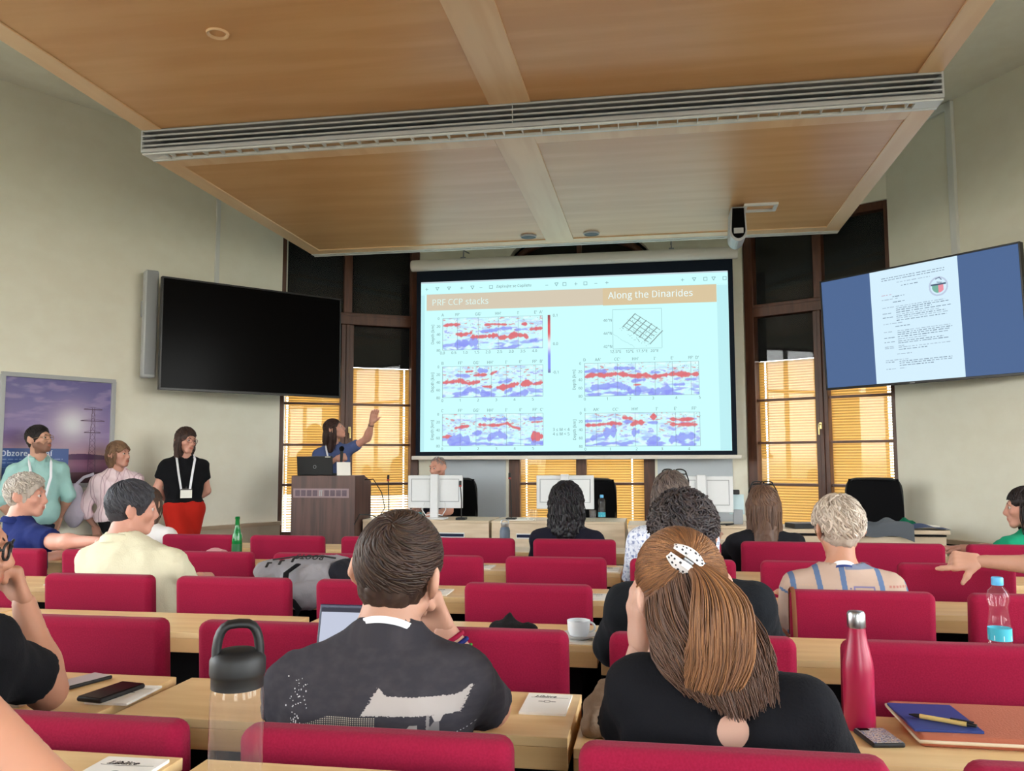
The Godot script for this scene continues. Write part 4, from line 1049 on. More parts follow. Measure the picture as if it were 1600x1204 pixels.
	# things on the side table
	b = mb(); b.rbox(Vector3(0, 0.022, 0), Vector3(0.28, 0.044, 0.2), 0.004, 1); solo("binder", b, M.black_plastic, "black binder lying on the side table", "binder", "", Vector3(1.30, 0.74, -8.12), 0.3)
	b = mb(); b.rbox(Vector3(0, 0.018, 0), Vector3(0.2, 0.036, 0.16), 0.002, 1); solo("paper_stack", b, M.paper, "small white paper stack beside the black binder", "paper", "", Vector3(1.58, 0.74, -8.2), 0.2)
	var jk := mb()
	jk.surf(26, 16, func(u: float, v: float):
		var x := lerpf(-0.27, 0.27, u)
		var z := lerpf(-0.18, 0.2, v)
		var y := 0.02 + 0.05 * exp(-pow((u - 0.75) * 3.5, 2)) + 0.03 * exp(-pow((u - 0.1) * 5.0, 2)) + 0.014 * sin(u * 19.0 + v * 5.0) * (1.0 - v)
		if v > 0.75: y -= (v - 0.75) * 0.6 * (0.5 + 0.5 * u); z = lerpf(-0.18, 0.2, 0.75) + 0.02 * (v - 0.75)
		return Vector3(x, y, z + 0.03 * sin(u * 7.0)))
	solo("jacket", jk, cloth("grey_jacket", Color8(98, 102, 108)), "crumpled grey jacket lying over the side table edge", "jacket", "", Vector3(1.90, 0.75, -8.015))
	b = mb(); b.surf(14, 10, func(u: float, v: float): return Vector3(lerpf(-0.11, 0.11, u), 0.008 + 0.07 * sin(PI * u) * sin(PI * v) + 0.01 * sin(u * 17.0), lerpf(-0.1, 0.1, v)))
	solo("green_cloth", b, cloth("green_cloth", Color8(20, 110, 80)), "bunched green cloth on the side table", "cloth", "", Vector3(2.22, 0.74, -8.34))
	b = mb(); b.surf(16, 8, func(u: float, v: float): return Vector3(lerpf(-0.16, 0.16, u), 0.006 + 0.035 * sin(PI * clampf(u * 1.3, 0, 1)) * (1.0 - v * 0.6), lerpf(-0.12, 0.12, v)))
	solo("blue_folder", b, mat("folder_blue", Color8(40, 62, 110), 0.6), "dark blue folder at the end of the side table", "folder", "", Vector3(2.34, 0.741, -8.11))
	b = mb(); b.rbox(Vector3(0, 0.005, 0), Vector3(0.28, 0.01, 0.2), 0.001, 1); solo("paper_stack", b, M.paper, "white paper stack behind the blue folder on side table", "paper", "", Vector3(2.36, 0.74, -8.42), 0.2)

func office_chair(label: String) -> Node3D:
	var t := thing("office_chair", label, "chair", Vector3.ZERO, 0.0, "black office chairs")
	var b := mb(); b.surf(12, 12, func(u: float, v: float):
		var w := lerpf(0.40, 0.47, sin(PI * clampf(v * 0.9 + 0.1, 0, 1)))
		return Vector3((u - 0.5) * w, lerpf(0.52, 1.14, v), -0.02 - 0.06 * sin(PI * u) + 0.05 * v * v))
	b.surf(12, 12, func(u: float, v: float):
		var w := lerpf(0.40, 0.47, sin(PI * clampf(v * 0.9 + 0.1, 0, 1)))
		return Vector3((u - 0.5) * w, lerpf(0.52, 1.14, v), -0.055 - 0.06 * sin(PI * u) + 0.05 * v * v))
	part("mesh_back", b, M.black_mesh, t)
	var fr := []
	for k in 25:
		var a := TAU * k / 24.0
		fr.append(Vector3(signf(cos(a)) * pow(absf(cos(a)), 0.35) * 0.222, 0.83 + signf(sin(a)) * pow(absf(sin(a)), 0.35) * 0.315, -0.03 - 0.0 + 0.04 * maxf(sin(a), 0.0)))
	b = mb(); b.tube(fr, 0.014, 6); part("back_frame", b, M.black_plastic, t)
	b = mb(); b.rbox(Vector3(0, 0.46, 0.25), Vector3(0.48, 0.08, 0.46), 0.035, 2); part("seat", b, M.black_mesh, t)
	b = mb(); b.rbox(Vector3(0, 0.55, 0.0), Vector3(0.06, 0.3, 0.02), 0.006, 1); part("spine", b, M.black_plastic, t)
	b = mb(); b.tube([Vector3(0, 0.06, 0.22), Vector3(0, 0.43, 0.22)], 0.028, 10); part("gas_column", b, M.grey_plastic, t)
	for k in 5:
		var a := TAU * k / 5.0
		b = mb(); b.tube([Vector3(0, 0.1, 0.22), Vector3(cos(a) * 0.28, 0.065, 0.22 + sin(a) * 0.28)], [0.024, 0.016], 6); b.tube([Vector3(cos(a) * 0.28 - 0.02, 0.03, 0.22 + sin(a) * 0.28), Vector3(cos(a) * 0.28 + 0.02, 0.03, 0.22 + sin(a) * 0.28)], 0.03, 10); part("castor_leg", b, M.black_plastic, t)
	return t

func water_bottle(label: String) -> Node3D:
	var t := thing("water_bottle", label, "bottle", Vector3.ZERO, 0.0, "water bottles")
	var b := mb(); b.lathe([Vector2(0, 0), Vector2(0.024, 0.0), Vector2(0.031, 0.006), Vector2(0.032, 0.06), Vector2(0.031, 0.075), Vector2(0.0285, 0.1), Vector2(0.025, 0.122), Vector2(0.0265, 0.135), Vector2(0.031, 0.15), Vector2(0.0315, 0.162), Vector2(0.027, 0.178), Vector2(0.016, 0.19), Vector2(0.013, 0.196), Vector2(0.013, 0.206)], 24); part("body", b, M.clear_plastic, t)
	b = mb(); b.lathe([Vector2(0.0155, 0.194), Vector2(0.0165, 0.196), Vector2(0.0165, 0.215), Vector2(0.0145, 0.218), Vector2(0, 0.218)], 20); part("cap", b, mat("cap_blue", Color8(92, 176, 226), 0.4), t)
	b = mb(); b.lathe([Vector2(0.0327, 0.034), Vector2(0.0327, 0.07)], 24); var lb := part("label_band", b, mat("label_teal", Color8(56, 172, 196), 0.5), t)
	b = mb(); b.lathe([Vector2(0.033, 0.036), Vector2(0.033, 0.05)], 8); part("label_patch", b, mat("label_white", Color8(214, 232, 238), 0.5), lb)
	return t

# ------------------------------------------------------------------ rows
const ROW_NAMES := {"A": "front row", "B": "second row", "C": "third row", "D": "fourth row", "E": "nearest row"}
const ORD := ["leftmost", "second", "third", "fourth", "fifth", "sixth", "seventh", "eighth", "ninth", "tenth"]
const DESK_X := [[-3.95, -2.67, 0.742], [-2.645, -1.372, 0.742], [-1.325, -0.208, 0.742], [-0.196, 1.03, 0.72], [1.05, 2.30, 0.72]]

func build_rows() -> void:
	var c0 := thing("lecture_chair", "", "chair", Vector3.ZERO, 0.0, "crimson lecture chairs")
	c0.set_meta("base_name", "lecture_chair")
	var b := mb(); b.at(Transform3D(Basis(Vector3.RIGHT, 0.07), Vector3(0, 0.45, -0.03)))
	# softly crowned backrest
	b.rbox(Vector3(0, 0.212, 0), Vector3(0.509, 0.424, 0.07), 0.028, 2)
	part("backrest", b, M.crimson_fabric, c0)
	b = mb(); b.rbox(Vector3(0, 0.435, -0.22), Vector3(0.49, 0.09, 0.40), 0.03, 2); part("seat", b, M.crimson_fabric, c0)
	b = mb(); b.rbox(Vector3(0, 0.43, -0.03), Vector3(0.2, 0.1, 0.03), 0.004, 1); part("back_bracket", b, M.black_plastic, c0)
	b = mb(); b.tube([Vector3(0, 0.02, -0.2), Vector3(0, 0.40, -0.2)], 0.03, 10); part("pedestal", b, M.black_plastic, c0)
	b = mb(); b.rbox(Vector3(0, 0.012, -0.2), Vector3(0.3, 0.024, 0.26), 0.006, 1); part("foot_plate", b, M.black_plastic, c0)
	var first := true
	var spec := {"A": [-4, -3, -2, -1, 0, 1, 2, 3, 4], "B": [-5, -4, -3, -2, -1, 0, 1, 2, 3], "C": [-4, -3, -2, -1, 0, 1, 2, 3], "D": [-3, -2, -1, 0, 1, 2], "E": [-2, -1, 0, 1, 2]}
	for r in spec:
		var k := 0
		for n in spec[r]:
			var at := Vector3(COL0 + PITCH * n, 0, ROW[r] - 0.005 + fn.get_noise_2d(n * 3.0, ROW[r]) * 0.012)
			var lab := "crimson lecture chair, %s from the left in the %s" % [ORD[k], ROW_NAMES[r]] if k > 0 else "crimson lecture chair, leftmost of the %s" % ROW_NAMES[r]
			if first: c0.position = at; c0.set_meta("label", lab); first = false
			else: dup(c0, at, 0.0, lab)
			k += 1
	# desks
	var built := {}
	var dspec := {"A": [0, 1, 2, 3, 4], "B": [0, 1, 2, 3, 4], "C": [0, 1, 2, 3, 4], "D": [0, 1, 2, 3, 4], "E": [1, 2, 3]}
	for r in dspec:
		for i in dspec[r]:
			var d: Array = DESK_X[i]
			var at := Vector3((d[0] + d[1]) * 0.5, 0, ROW[r] - 0.61)
			var lab := "light beech desk, %s unit before the %s chairs" % [["far left", "left", "middle left", "middle right", "far right"][i], ROW_NAMES[r]]
			if not built.has(i): built[i] = desk(at, d[1] - d[0], d[2], 0.36, lab)
			else: dup(built[i], at, 0.0, lab)
	# the desk row at which the photographer sits stands a little higher
	desk(Vector3(-1.16, 0, -1.215), 0.65, 0.838, 0.44, "raised beech desk at the lower left picture corner")
	desk(Vector3(-0.49, 0, -1.215), 0.60, 0.838, 0.44, "raised beech desk under the clear drinking bottle")

func desk(at: Vector3, w: float, h: float, dep: float, label: String) -> Node3D:
	var t := thing("beech_desk", label, "desk", at, 0.0, "beech desk units")
	t.set_meta("base_name", "beech_desk")
	var b := mb(); b.rbox(Vector3(0, h - 0.011, 0), Vector3(w, 0.022, dep), 0.002, 1); part("desk_top", b, M.beech_top, t)
	b = mb(); b.rbox(Vector3(0, h - 0.047, dep * 0.5 - 0.012), Vector3(w, 0.05, 0.022), 0.002, 1); part("edge_board", b, M.beech_edge, t)
	for s in [-1, 1]:
		b = mb(); b.rbox(Vector3(s * (w * 0.5 - 0.012), h - 0.047, -0.012), Vector3(0.022, 0.05, dep - 0.03), 0.002, 1); part("side_board", b, M.beech_edge, t)
		b = mb(); b.rbox(Vector3(s * (w * 0.5 - 0.08), (h - 0.07) * 0.5, -0.04), Vector3(0.04, h - 0.07, 0.22), 0.003, 1); part("leg", b, M.black_panel, t)
	b = mb(); b.rbox(Vector3(0, h * 0.5 - 0.03, -dep * 0.5 + 0.02), Vector3(w - 0.02, h - 0.12, 0.018), 0.002, 1); part("modesty_panel", b, M.black_panel, t)
	return t

# ------------------------------------------------------------------ smooth bodies: distance fields meshed as surface nets
# primitive: [a, b, radius a, radius b, world-to-local, has transform, cut away?, flat end at b?]
func cap(a: Vector3, b: Vector3, ra: float, rb: float) -> Array:
	return [a, b, ra, rb, Transform3D(), false, false, false]

func fcap(a: Vector3, b: Vector3, ra: float, rb: float, dir: Vector3, s: float) -> Array:
	# squashed to the share s along dir
	var d := dir.normalized()
	var k := 1.0 / s - 1.0
	var bs := Basis(Vector3(1 + k * d.x * d.x, k * d.x * d.y, k * d.x * d.z), Vector3(k * d.x * d.y, 1 + k * d.y * d.y, k * d.y * d.z), Vector3(k * d.x * d.z, k * d.y * d.z, 1 + k * d.z * d.z))
	var t := Transform3D(bs, a - bs * a)
	return [t * a, t * b, ra, rb, t, true, false, false]

func ell(c: Vector3, r: Vector3, bs := Basis(), cut := false) -> Array:
	var m := pow(r.x * r.y * r.z, 1.0 / 3.0)
	var sc := Basis.from_scale(Vector3(m / r.x, m / r.y, m / r.z)) * bs.transposed()
	var t := Transform3D(sc, -(sc * c))
	return [Vector3.ZERO, Vector3.ZERO, m, m, t, true, cut, false]

func flat_cap(a: Vector3, b: Vector3, ra: float, rb: float) -> Array:
	return [a, b, ra, rb, Transform3D(), false, false, true]

func cut_cap(a: Vector3, b: Vector3, ra: float, rb: float) -> Array:
	return [a, b, ra, rb, Transform3D(), false, true, false]

func sdf(pr: Array, cell: float, k: float, clips := [], disp := 0.0, dfreq := 9.0) -> Array:
	var lo := Vector3.INF
	var hi := -Vector3.INF
	var boxes := []
	var mg := 3.2 / k + cell
	for p in pr:
		var r := maxf(p[2], p[3])
		var pa: Vector3 = p[0]; var pb: Vector3 = p[1]
		var l := Vector3(minf(pa.x, pb.x), minf(pa.y, pb.y), minf(pa.z, pb.z)) - Vector3.ONE * r
		var h := Vector3(maxf(pa.x, pb.x), maxf(pa.y, pb.y), maxf(pa.z, pb.z)) + Vector3.ONE * r
		if p[5]:
			var ab: AABB = p[4].affine_inverse() * AABB(l, h - l)
			l = ab.position; h = ab.end
		l -= Vector3.ONE * mg; h += Vector3.ONE * mg
		boxes.append([l, h])
		if not p[6]:
			lo = Vector3(minf(lo.x, l.x), minf(lo.y, l.y), minf(lo.z, l.z)); hi = Vector3(maxf(hi.x, h.x), maxf(hi.y, h.y), maxf(hi.z, h.z))
	var nx := int((hi.x - lo.x) / cell) + 2
	var ny := int((hi.y - lo.y) / cell) + 2
	var nz := int((hi.z - lo.z) / cell) + 2
	var N := nx * ny * nz
	var acc := PackedFloat32Array(); acc.resize(N)
	var sub := PackedFloat32Array()
	var has_sub := false
	for p in pr:
		if p[6]: has_sub = true
	if has_sub: sub.resize(N)
	for pi in pr.size():
		var p: Array = pr[pi]
		var l: Vector3 = boxes[pi][0]; var h: Vector3 = boxes[pi][1]
		var x0 := clampi(int((l.x - lo.x) / cell), 0, nx - 1); var x1 := clampi(int((h.x - lo.x) / cell) + 1, 0, nx - 1)
		var y0 := clampi(int((l.y - lo.y) / cell), 0, ny - 1); var y1 := clampi(int((h.y - lo.y) / cell) + 1, 0, ny - 1)
		var z0 := clampi(int((l.z - lo.z) / cell), 0, nz - 1); var z1 := clampi(int((h.z - lo.z) / cell) + 1, 0, nz - 1)
		var a: Vector3 = p[0]; var ba: Vector3 = p[1] - a
		var bb := maxf(ba.length_squared(), 1e-12)
		var ln := sqrt(bb)
		var ra: float = p[2]; var dr: float = p[3] - ra
		var T: Transform3D = p[4]
		var hasT: bool = p[5]; var flat: bool = p[7]; var is_sub: bool = p[6]
		for z in range(z0, z1 + 1):
			for y in range(y0, y1 + 1):
				var i := (z * ny + y) * nx + x0
				var q := Vector3(lo.x + x0 * cell, lo.y + y * cell, lo.z + z * cell)
				var st := Vector3(cell, 0, 0)
				if hasT:
					q = T * q; st = T.basis * st
				q -= a
				for x in range(x0, x1 + 1):
					var t := q.dot(ba) / bb
					var tc := clampf(t, 0.0, 1.0)
					var d := (q - ba * tc).length() - ra - dr * tc
					if flat and t > 1.0: d = maxf((q - ba * t).length() - ra - dr, (t - 1.0) * ln)
					if d < mg:
						if is_sub: sub[i] += exp(-k * d)
						else: acc[i] += exp(-k * d)
					i += 1
					q += st
	var ins := PackedByteArray(); ins.resize(N)
	for i in N:
		var s := acc[i]
		if s < 1e-6: acc[i] = -mg; continue
		var f := log(s) / k
		if has_sub and sub[i] > 1e-6: f = minf(f, -log(sub[i]) / k)
		acc[i] = f
		if f > 0.0: ins[i] = 1
	if clips.size():
		for z in nz:
			for y in ny:
				var i := (z * ny + y) * nx
				for x in nx:
					if acc[i] > -mg:
						var q := Vector3(lo.x + x * cell, lo.y + y * cell, lo.z + z * cell)
						var f := acc[i]
						for c in clips: f = minf(f, c.d - c.normal.dot(q))
						acc[i] = f
						ins[i] = 1 if f > 0.0 else 0
					i += 1
	# surface nets
	var vid := PackedInt32Array(); vid.resize(N)
	var vs := PackedVector3Array()
	var sx := 1; var sy := nx; var sz := nx * ny
	var off := [0, sx, sy, sx + sy, sz, sz + sx, sz + sy, sz + sx + sy]
	var edges := [[0, 1], [2, 3], [4, 5], [6, 7], [0, 2], [1, 3], [4, 6], [5, 7], [0, 4], [1, 5], [2, 6], [3, 7]]
	var crn := [Vector3(0, 0, 0), Vector3(1, 0, 0), Vector3(0, 1, 0), Vector3(1, 1, 0), Vector3(0, 0, 1), Vector3(1, 0, 1), Vector3(0, 1, 1), Vector3(1, 1, 1)]
	var cells := PackedInt32Array()
	for z in nz - 1:
		for y in ny - 1:
			var i := (z * ny + y) * nx
			for x in nx - 1:
				var m := ins[i] + ins[i + 1] + ins[i + sy] + ins[i + sy + 1] + ins[i + sz] + ins[i + sz + 1] + ins[i + sz + sy] + ins[i + sz + sy + 1]
				if m > 0 and m < 8:
					var sum := Vector3.ZERO
					var n := 0
					for e in edges:
						var fa := acc[i + off[e[0]]]; var fb := acc[i + off[e[1]]]
						if (fa > 0.0) != (fb > 0.0):
							sum += crn[e[0]].lerp(crn[e[1]], clampf(fa / (fa - fb), 0.02, 0.98)); n += 1
					vid[i] = vs.size() + 1
					vs.append(lo + (Vector3(x, y, z) + sum / maxf(n, 1)) * cell)
					cells.append(i)
				i += 1
	net = PackedInt32Array()
	for ci in cells:
		var i := ci
		# three edges at the low corner
		var a := ins[i]
		if ins[i + sx] != a: _nq(vid[i], vid[i - sy], vid[i - sy - sz], vid[i - sz], a == 1)
		if ins[i + sy] != a: _nq(vid[i], vid[i - sz], vid[i - sz - sx], vid[i - sx], a == 1)
		if ins[i + sz] != a: _nq(vid[i], vid[i - sx], vid[i - sx - sy], vid[i - sy], a == 1)
	var ix := net
	var ns := PackedVector3Array(); ns.resize(vs.size())
	for t in range(0, ix.size(), 3):
		var f := (vs[ix[t + 2]] - vs[ix[t]]).cross(vs[ix[t + 1]] - vs[ix[t]])
		ns[ix[t]] += f; ns[ix[t + 1]] += f; ns[ix[t + 2]] += f
	for i in ns.size():
		ns[i] = ns[i].normalized()
	if disp > 0.0:
		for i in vs.size():
			var p := vs[i]
			var w := fn.get_noise_3d(p.x * dfreq, p.y * dfreq * 0.55, p.z * dfreq)
			vs[i] = p + ns[i] * disp * (w - absf(fn2.get_noise_3d(p.x * dfreq * 0.7 + 9.0, p.y * dfreq * 0.9, p.z * dfreq * 0.7)) * 0.8)
		ns.fill(Vector3.ZERO)
		for t in range(0, ix.size(), 3):
			var f := (vs[ix[t + 2]] - vs[ix[t]]).cross(vs[ix[t + 1]] - vs[ix[t]])
			ns[ix[t]] += f; ns[ix[t + 1]] += f; ns[ix[t + 2]] += f
		for i in ns.size(): ns[i] = ns[i].normalized()
	return [vs, ns, ix]

var net := PackedInt32Array()

func _nq(a: int, b: int, c: int, d: int, rev: bool) -> void:
	if a == 0 or b == 0 or c == 0 or d == 0: return
	a -= 1; b -= 1; c -= 1; d -= 1
	if rev:
		net.append(a); net.append(d); net.append(c); net.append(a); net.append(c); net.append(b)
	else:
		net.append(a); net.append(b); net.append(c); net.append(a); net.append(c); net.append(d)

# ------------------------------------------------------------------ people
func turn(yaw: float, pitch := 0.0, roll := 0.0) -> Basis:
	return Basis(Vector3.UP, deg_to_rad(yaw)) * Basis(Vector3.RIGHT, deg_to_rad(pitch)) * Basis(Vector3.BACK, deg_to_rad(roll))

func head_prims(c: Vector3, h: Basis, s: float, fem: bool, neck: Vector3) -> Array:
	var P := func(x: float, y: float, z: float): return c + h * (Vector3(x, y, z) * s)
	var r := []
	var jw := 0.046 if fem else 0.051
	r.append(ell(P.call(0, 0.03, 0.012), Vector3(0.073, 0.083, 0.090) * s, h))
	r.append(ell(P.call(0, -0.022, -0.028), Vector3(0.060, 0.080, 0.058) * s, h))
	for k in [-1.0, 1.0]:
		r.append(cap(P.call(k * jw, -0.052, 0.008), P.call(k * 0.012, -0.096, -0.062), 0.021 * s, 0.017 * s))
		r.append(cap(P.call(k * 0.041, -0.022, -0.066), P.call(k * 0.05, -0.02, -0.04), 0.018 * s, 0.02 * s))
		r.append(ell(P.call(k * 0.084, -0.004, 0.020), Vector3(0.0075, 0.033, 0.020) * s, h * Basis(Vector3.UP, k * 0.55)))
		r.append(cap(P.call(k * 0.088, 0.02, 0.030), P.call(k * 0.093, -0.008, 0.036), 0.006 * s, 0.005 * s))
		r.append(cut_cap(P.call(k * 0.031, 0.004, -0.098), P.call(k * 0.033, 0.004, -0.098), 0.0145 * s, 0.0145 * s))
	r.append(cap(P.call(-0.014, -0.098, -0.070), P.call(0.014, -0.098, -0.070), 0.015 * s, 0.015 * s))
	r.append(cap(P.call(-0.038, 0.027, -0.078), P.call(0.038, 0.027, -0.078), 0.010 * s, 0.010 * s))
	r.append(cap(P.call(0, 0.012, -0.090), P.call(0, -0.028, -0.108), 0.007 * s, 0.0095 * s))
	r.append(cap(P.call(-0.010, -0.034, -0.098), P.call(0.010, -0.034, -0.098), 0.0075 * s, 0.0075 * s))
	r.append(cap(P.call(-0.018, -0.061, -0.088), P.call(0.018, -0.061, -0.088), 0.0065 * s, 0.0065 * s))
	r.append(cap(P.call(-0.014, -0.071, -0.086), P.call(0.014, -0.071, -0.086), 0.0068 * s, 0.0068 * s))
	var nr := 0.049 if fem else 0.058
	r.append(cap(P.call(0, -0.055, 0.022), neck, nr * s, (nr + 0.006) * s))
	return r

func torso_prims(J: Dictionary, f: float, g: float) -> Array:
	# f: body breadth factor, g: how far clothes stand off
	var fw: Vector3 = J.fwd
	var rt := fw.cross(Vector3.UP).normalized()
	var r := []
	var ch: Vector3 = J.chest; var pv: Vector3 = J.pelvis
	var mid := ch.lerp(pv, 0.5)
	r.append(fcap(ch + rt * 0.075 * f, ch - rt * 0.075 * f, 0.115 * f + g, 0.115 * f + g, fw, 0.86))
	r.append(fcap(ch.lerp(pv, 0.3) + rt * 0.05 * f, ch.lerp(pv, 0.3) - rt * 0.05 * f, 0.118 * f + g, 0.118 * f + g, fw, 0.85))
	r.append(fcap(mid + rt * 0.045 * f, mid - rt * 0.045 * f, 0.115 * f + g, 0.115 * f + g, fw, 0.86))
	r.append(fcap(pv + rt * 0.07 * f, pv - rt * 0.07 * f, 0.12 * f + g, 0.12 * f + g, fw, 0.9))
	var nk: Vector3 = J.neck
	for s in ["L", "R"]:
		var sh: Vector3 = J["sh" + s]
		r.append(cap(sh, sh.lerp(ch, 0.55), 0.048 * f + g, 0.072 * f + g))
		r.append(cap(sh, nk + (sh - nk) * 0.15 - Vector3(0, 0.012, 0), 0.040 * f + g, 0.050 * f + g))
	r.append(cap(nk - Vector3(0, 0.03, 0), ch, 0.06 * f + g, 0.085 * f + g))
	if J.has("bust"):
		for k in [-1, 1]: r.append(ell(ch + rt * 0.075 * k + fw * 0.085 - Vector3(0, 0.06, 0), Vector3.ONE * (J.bust + g)))
	return r

func hand_prims(w: Vector3, d: Vector3, n: Vector3, side: float, curl: Array, sc := 1.0, spread := 0.05, thumb_out := 0.75) -> Array:
	# w wrist, d towards the fingers, n out of the back of the hand, side +1 when the thumb lies on d x n side
	d = d.normalized(); n = (n - d * n.dot(d)).normalized()
	var t := d.cross(n).normalized() * side
	var r := []
	var palm := w + d * 0.085 * sc
	for k in 4:
		var u := (1.5 - k) * 0.0205 * sc
		r.append(cap(w + d * 0.012 * sc + t * u * 0.6, palm + t * u - n * 0.002, 0.0145 * sc, 0.0125 * sc))
	var lens := [0.072, 0.08, 0.075, 0.058]
	for k in 4:
		var u := (1.5 - k) * 0.0205 * sc
		var p := palm + t * u
		var dd := (d + t * spread * (1.5 - k)).normalized()
		var ang: float = curl[k]
		var rr := 0.0092 * sc
		var ax := dd.cross(n).normalized()
		for j in 3:
			dd = dd.rotated(ax, -ang * [0.8, 1.0, 0.7][j])
			var q: Vector3 = p + dd * lens[k] * sc * [0.46, 0.31, 0.25][j]
			r.append(cap(p, q, rr, rr * 0.92))
			p = q; rr *= 0.92
	# thumb
	var b := w + d * 0.03 * sc + t * 0.03 * sc - n * 0.006
	var td := (d * 0.75 + t * thumb_out - n * 0.3).normalized()
	var m := b + td * 0.038 * sc
	var td2 := (td + d * float(curl[4])).normalized()
	r.append(cap(w + d * 0.02 * sc, b, 0.016 * sc, 0.0135 * sc)); r.append(cap(b, m, 0.0125 * sc, 0.0105 * sc)); r.append(cap(m, m + td2 * 0.034 * sc, 0.0105 * sc, 0.0085 * sc))
	return r

func person(label: String, J: Dictionary, S: Dictionary) -> Node3D:
	var base: Vector3 = J.get("base", Vector3(J.pelvis.x, 0, J.pelvis.z))
	var o := thing("person", label, "person", base)
	var to := Transform3D(Basis(), -base)
	var f: float = S.get("f", 1.0)
	var hs: float = S.get("hs", 1.0)
	var cell: float = S.get("cell", 0.014)
	var fem: bool = S.get("fem", false)
	var skin: Material = M[S.get("skin", "skin_fair")]
	# ---- skin: arms, shoulders, neck, then head and hands on finer grids, all one mesh
	var B := mb(false, true); B.at(to)
	var pr := torso_prims(J, f, -0.008)
	for s in ["L", "R"]:
		var sh: Vector3 = J["sh" + s]; var el: Vector3 = J["el" + s]; var wr: Vector3 = J["wr" + s]
		pr.append(cap(sh, el, 0.049 * f, 0.038 * f)); pr.append(cap(el, el.lerp(wr, 0.3), 0.039 * f, 0.041 * f)); pr.append(cap(el.lerp(wr, 0.3), wr, 0.040 * f, 0.026 * f))
	var hc: Vector3 = J.hc; var hb: Basis = J.hb
	pr.append(cap(hc + hb * (Vector3(0, -0.055, 0.022) * hs), J.neck, (0.049 if fem else 0.058) * hs, (0.054 if fem else 0.063) * hs))
	B.add_mesh(sdf(pr, cell, 85.0))
	var hm := sdf(head_prims(hc, hb, hs, fem, J.neck), S.get("hcell", 0.0065), 130.0)
	B.add_mesh(hm)
	# lips and beard are colour of the skin itself
	var inv := hb.transposed()
	var beard: float = S.get("beard", 0.0)
	var bcol: Color = S.get("beard_col", Color(0.28, 0.22, 0.2))
	var n0: int = B.v.size() - hm[0].size()
	for i in hm[0].size():
		var p: Vector3 = inv * (hm[0][i] - hc) / hs
		var c := Color.WHITE
		if Vector2(p.x / 0.024, (p.y + 0.066) / 0.0105).length() < 1.0 and p.z < -0.07: c = Color(0.85, 0.55, 0.52)
		elif beard > 0.0 and p.y < -0.03 - maxf(0.0, 0.02 - absf(p.z + 0.07)) and p.y > -0.125 and p.z < 0.012 and (absf(p.x) > 0.02 or p.y < -0.045): c = Color.WHITE.lerp(bcol, beard)
		B.c[n0 + i] = c
	for s in ["L", "R"]:
		if J.has("hd" + s):
			var h: Array = J["hd" + s] # [dir, back normal, thumb side, curls, spread, thumb_out]
			B.add_mesh(sdf(hand_prims(J["wr" + s], h[0], h[1], h[2], h[3], S.get("hands", 1.0), h[4] if h.size() > 4 else 0.05, h[5] if h.size() > 5 else 0.75), S.get("fcell", 0.006), 190.0))
	part("body", B, skin, o)
	# ---- shirt
	if S.has("shirt"):
		var g: float = S.get("loose", 0.010)
		var sp := torso_prims(J, f, g)
		var sl: float = S.get("sleeve", 0.6)
		for s in ["L", "R"]:
			var sh: Vector3 = J["sh" + s]; var el: Vector3 = J["el" + s]; var wr: Vector3 = J["wr" + s]
			if sl <= 1.0: sp.append(flat_cap(sh, sh.lerp(el, sl), 0.049 * f + g, 0.048 * f + g * 1.6))
			else:
				sp.append(cap(sh, el, 0.049 * f + g, 0.044 * f + g)); sp.append(flat_cap(el, el.lerp(wr, sl - 1.0), 0.046 * f + g, 0.036 * f + g))
		var nk: Vector3 = J.neck
		# neck opening
		sp.append(cut_cap(nk + Vector3(0, 0.055, 0) + J.fwd * 0.015, nk + Vector3(0, 0.12, 0) + J.fwd * 0.03, S.get("neck_r", 0.07), 0.085))
		if S.has("vneck"): sp.append(cut_cap(nk + Vector3(0, 0.05, 0) + J.fwd * 0.07, nk - Vector3(0, float(S.vneck), 0) + J.fwd * 0.15, 0.058, 0.018))
		if S.has("keyhole"): sp.append(ell(S.keyhole, Vector3(0.041, 0.050, 0.05), Basis(), true))
		var hem: float = S.get("hem", J.pelvis.y - 0.1)
		var sm := sdf(sp, cell * 0.92, 80.0, [Plane(Vector3.DOWN, -hem)], S.get("fold", 0.010), S.get("ffreq", 7.0))
		if S.has("print"):
			# the printed side is a part of the same cloth, split off by the way it faces
			var A := MB.new(); A.keep_uv = true; A.at(to)
			A.add_mesh(sm)
			var pc: Vector3 = S.print_c; var ps: Vector2 = S.print_s
			var dirp: Vector3 = S.get("print_n", Vector3(0, 0, 1))
			var rt := Vector3.UP.cross(dirp).normalized()
			for i in A.v.size():
				var q: Vector3 = sm[0][i] - pc
				A.uv[i] = Vector2(0.5 + q.dot(rt) / ps.x, 0.5 - q.y / ps.y)
			var keep := PackedInt32Array(); var rest := PackedInt32Array()
			for t in range(0, A.ix.size(), 3):
				var nn := A.n[A.ix[t]] + A.n[A.ix[t + 1]] + A.n[A.ix[t + 2]]
				var k := nn.dot(dirp) > 0.25
				for e in 3:
					if k: keep.append(A.ix[t + e])
					else: rest.append(A.ix[t + e])
			A.ix = keep; part("printed_shirt_back", A, S.print, o)
			A.ix = rest; part("shirt", A, S.shirt, o)
		else:
			B = mb(); B.at(to); B.add_mesh(sm); part(S.get("shirt_name", "shirt"), B, S.shirt, o)
	# ---- trousers and shoes
	var tp := []
	var pv: Vector3 = J.pelvis
	var rt2: Vector3 = J.fwd.cross(Vector3.UP).normalized()
	var lw: float = S.get("legs", 1.0)
	var kw: float = S.get("knees", 1.0)
	tp.append(fcap(pv + rt2 * 0.06 * f, pv - rt2 * 0.06 * f, 0.122 * f, 0.122 * f, J.fwd, 0.9))
	var shoes := mb(); shoes.at(to)
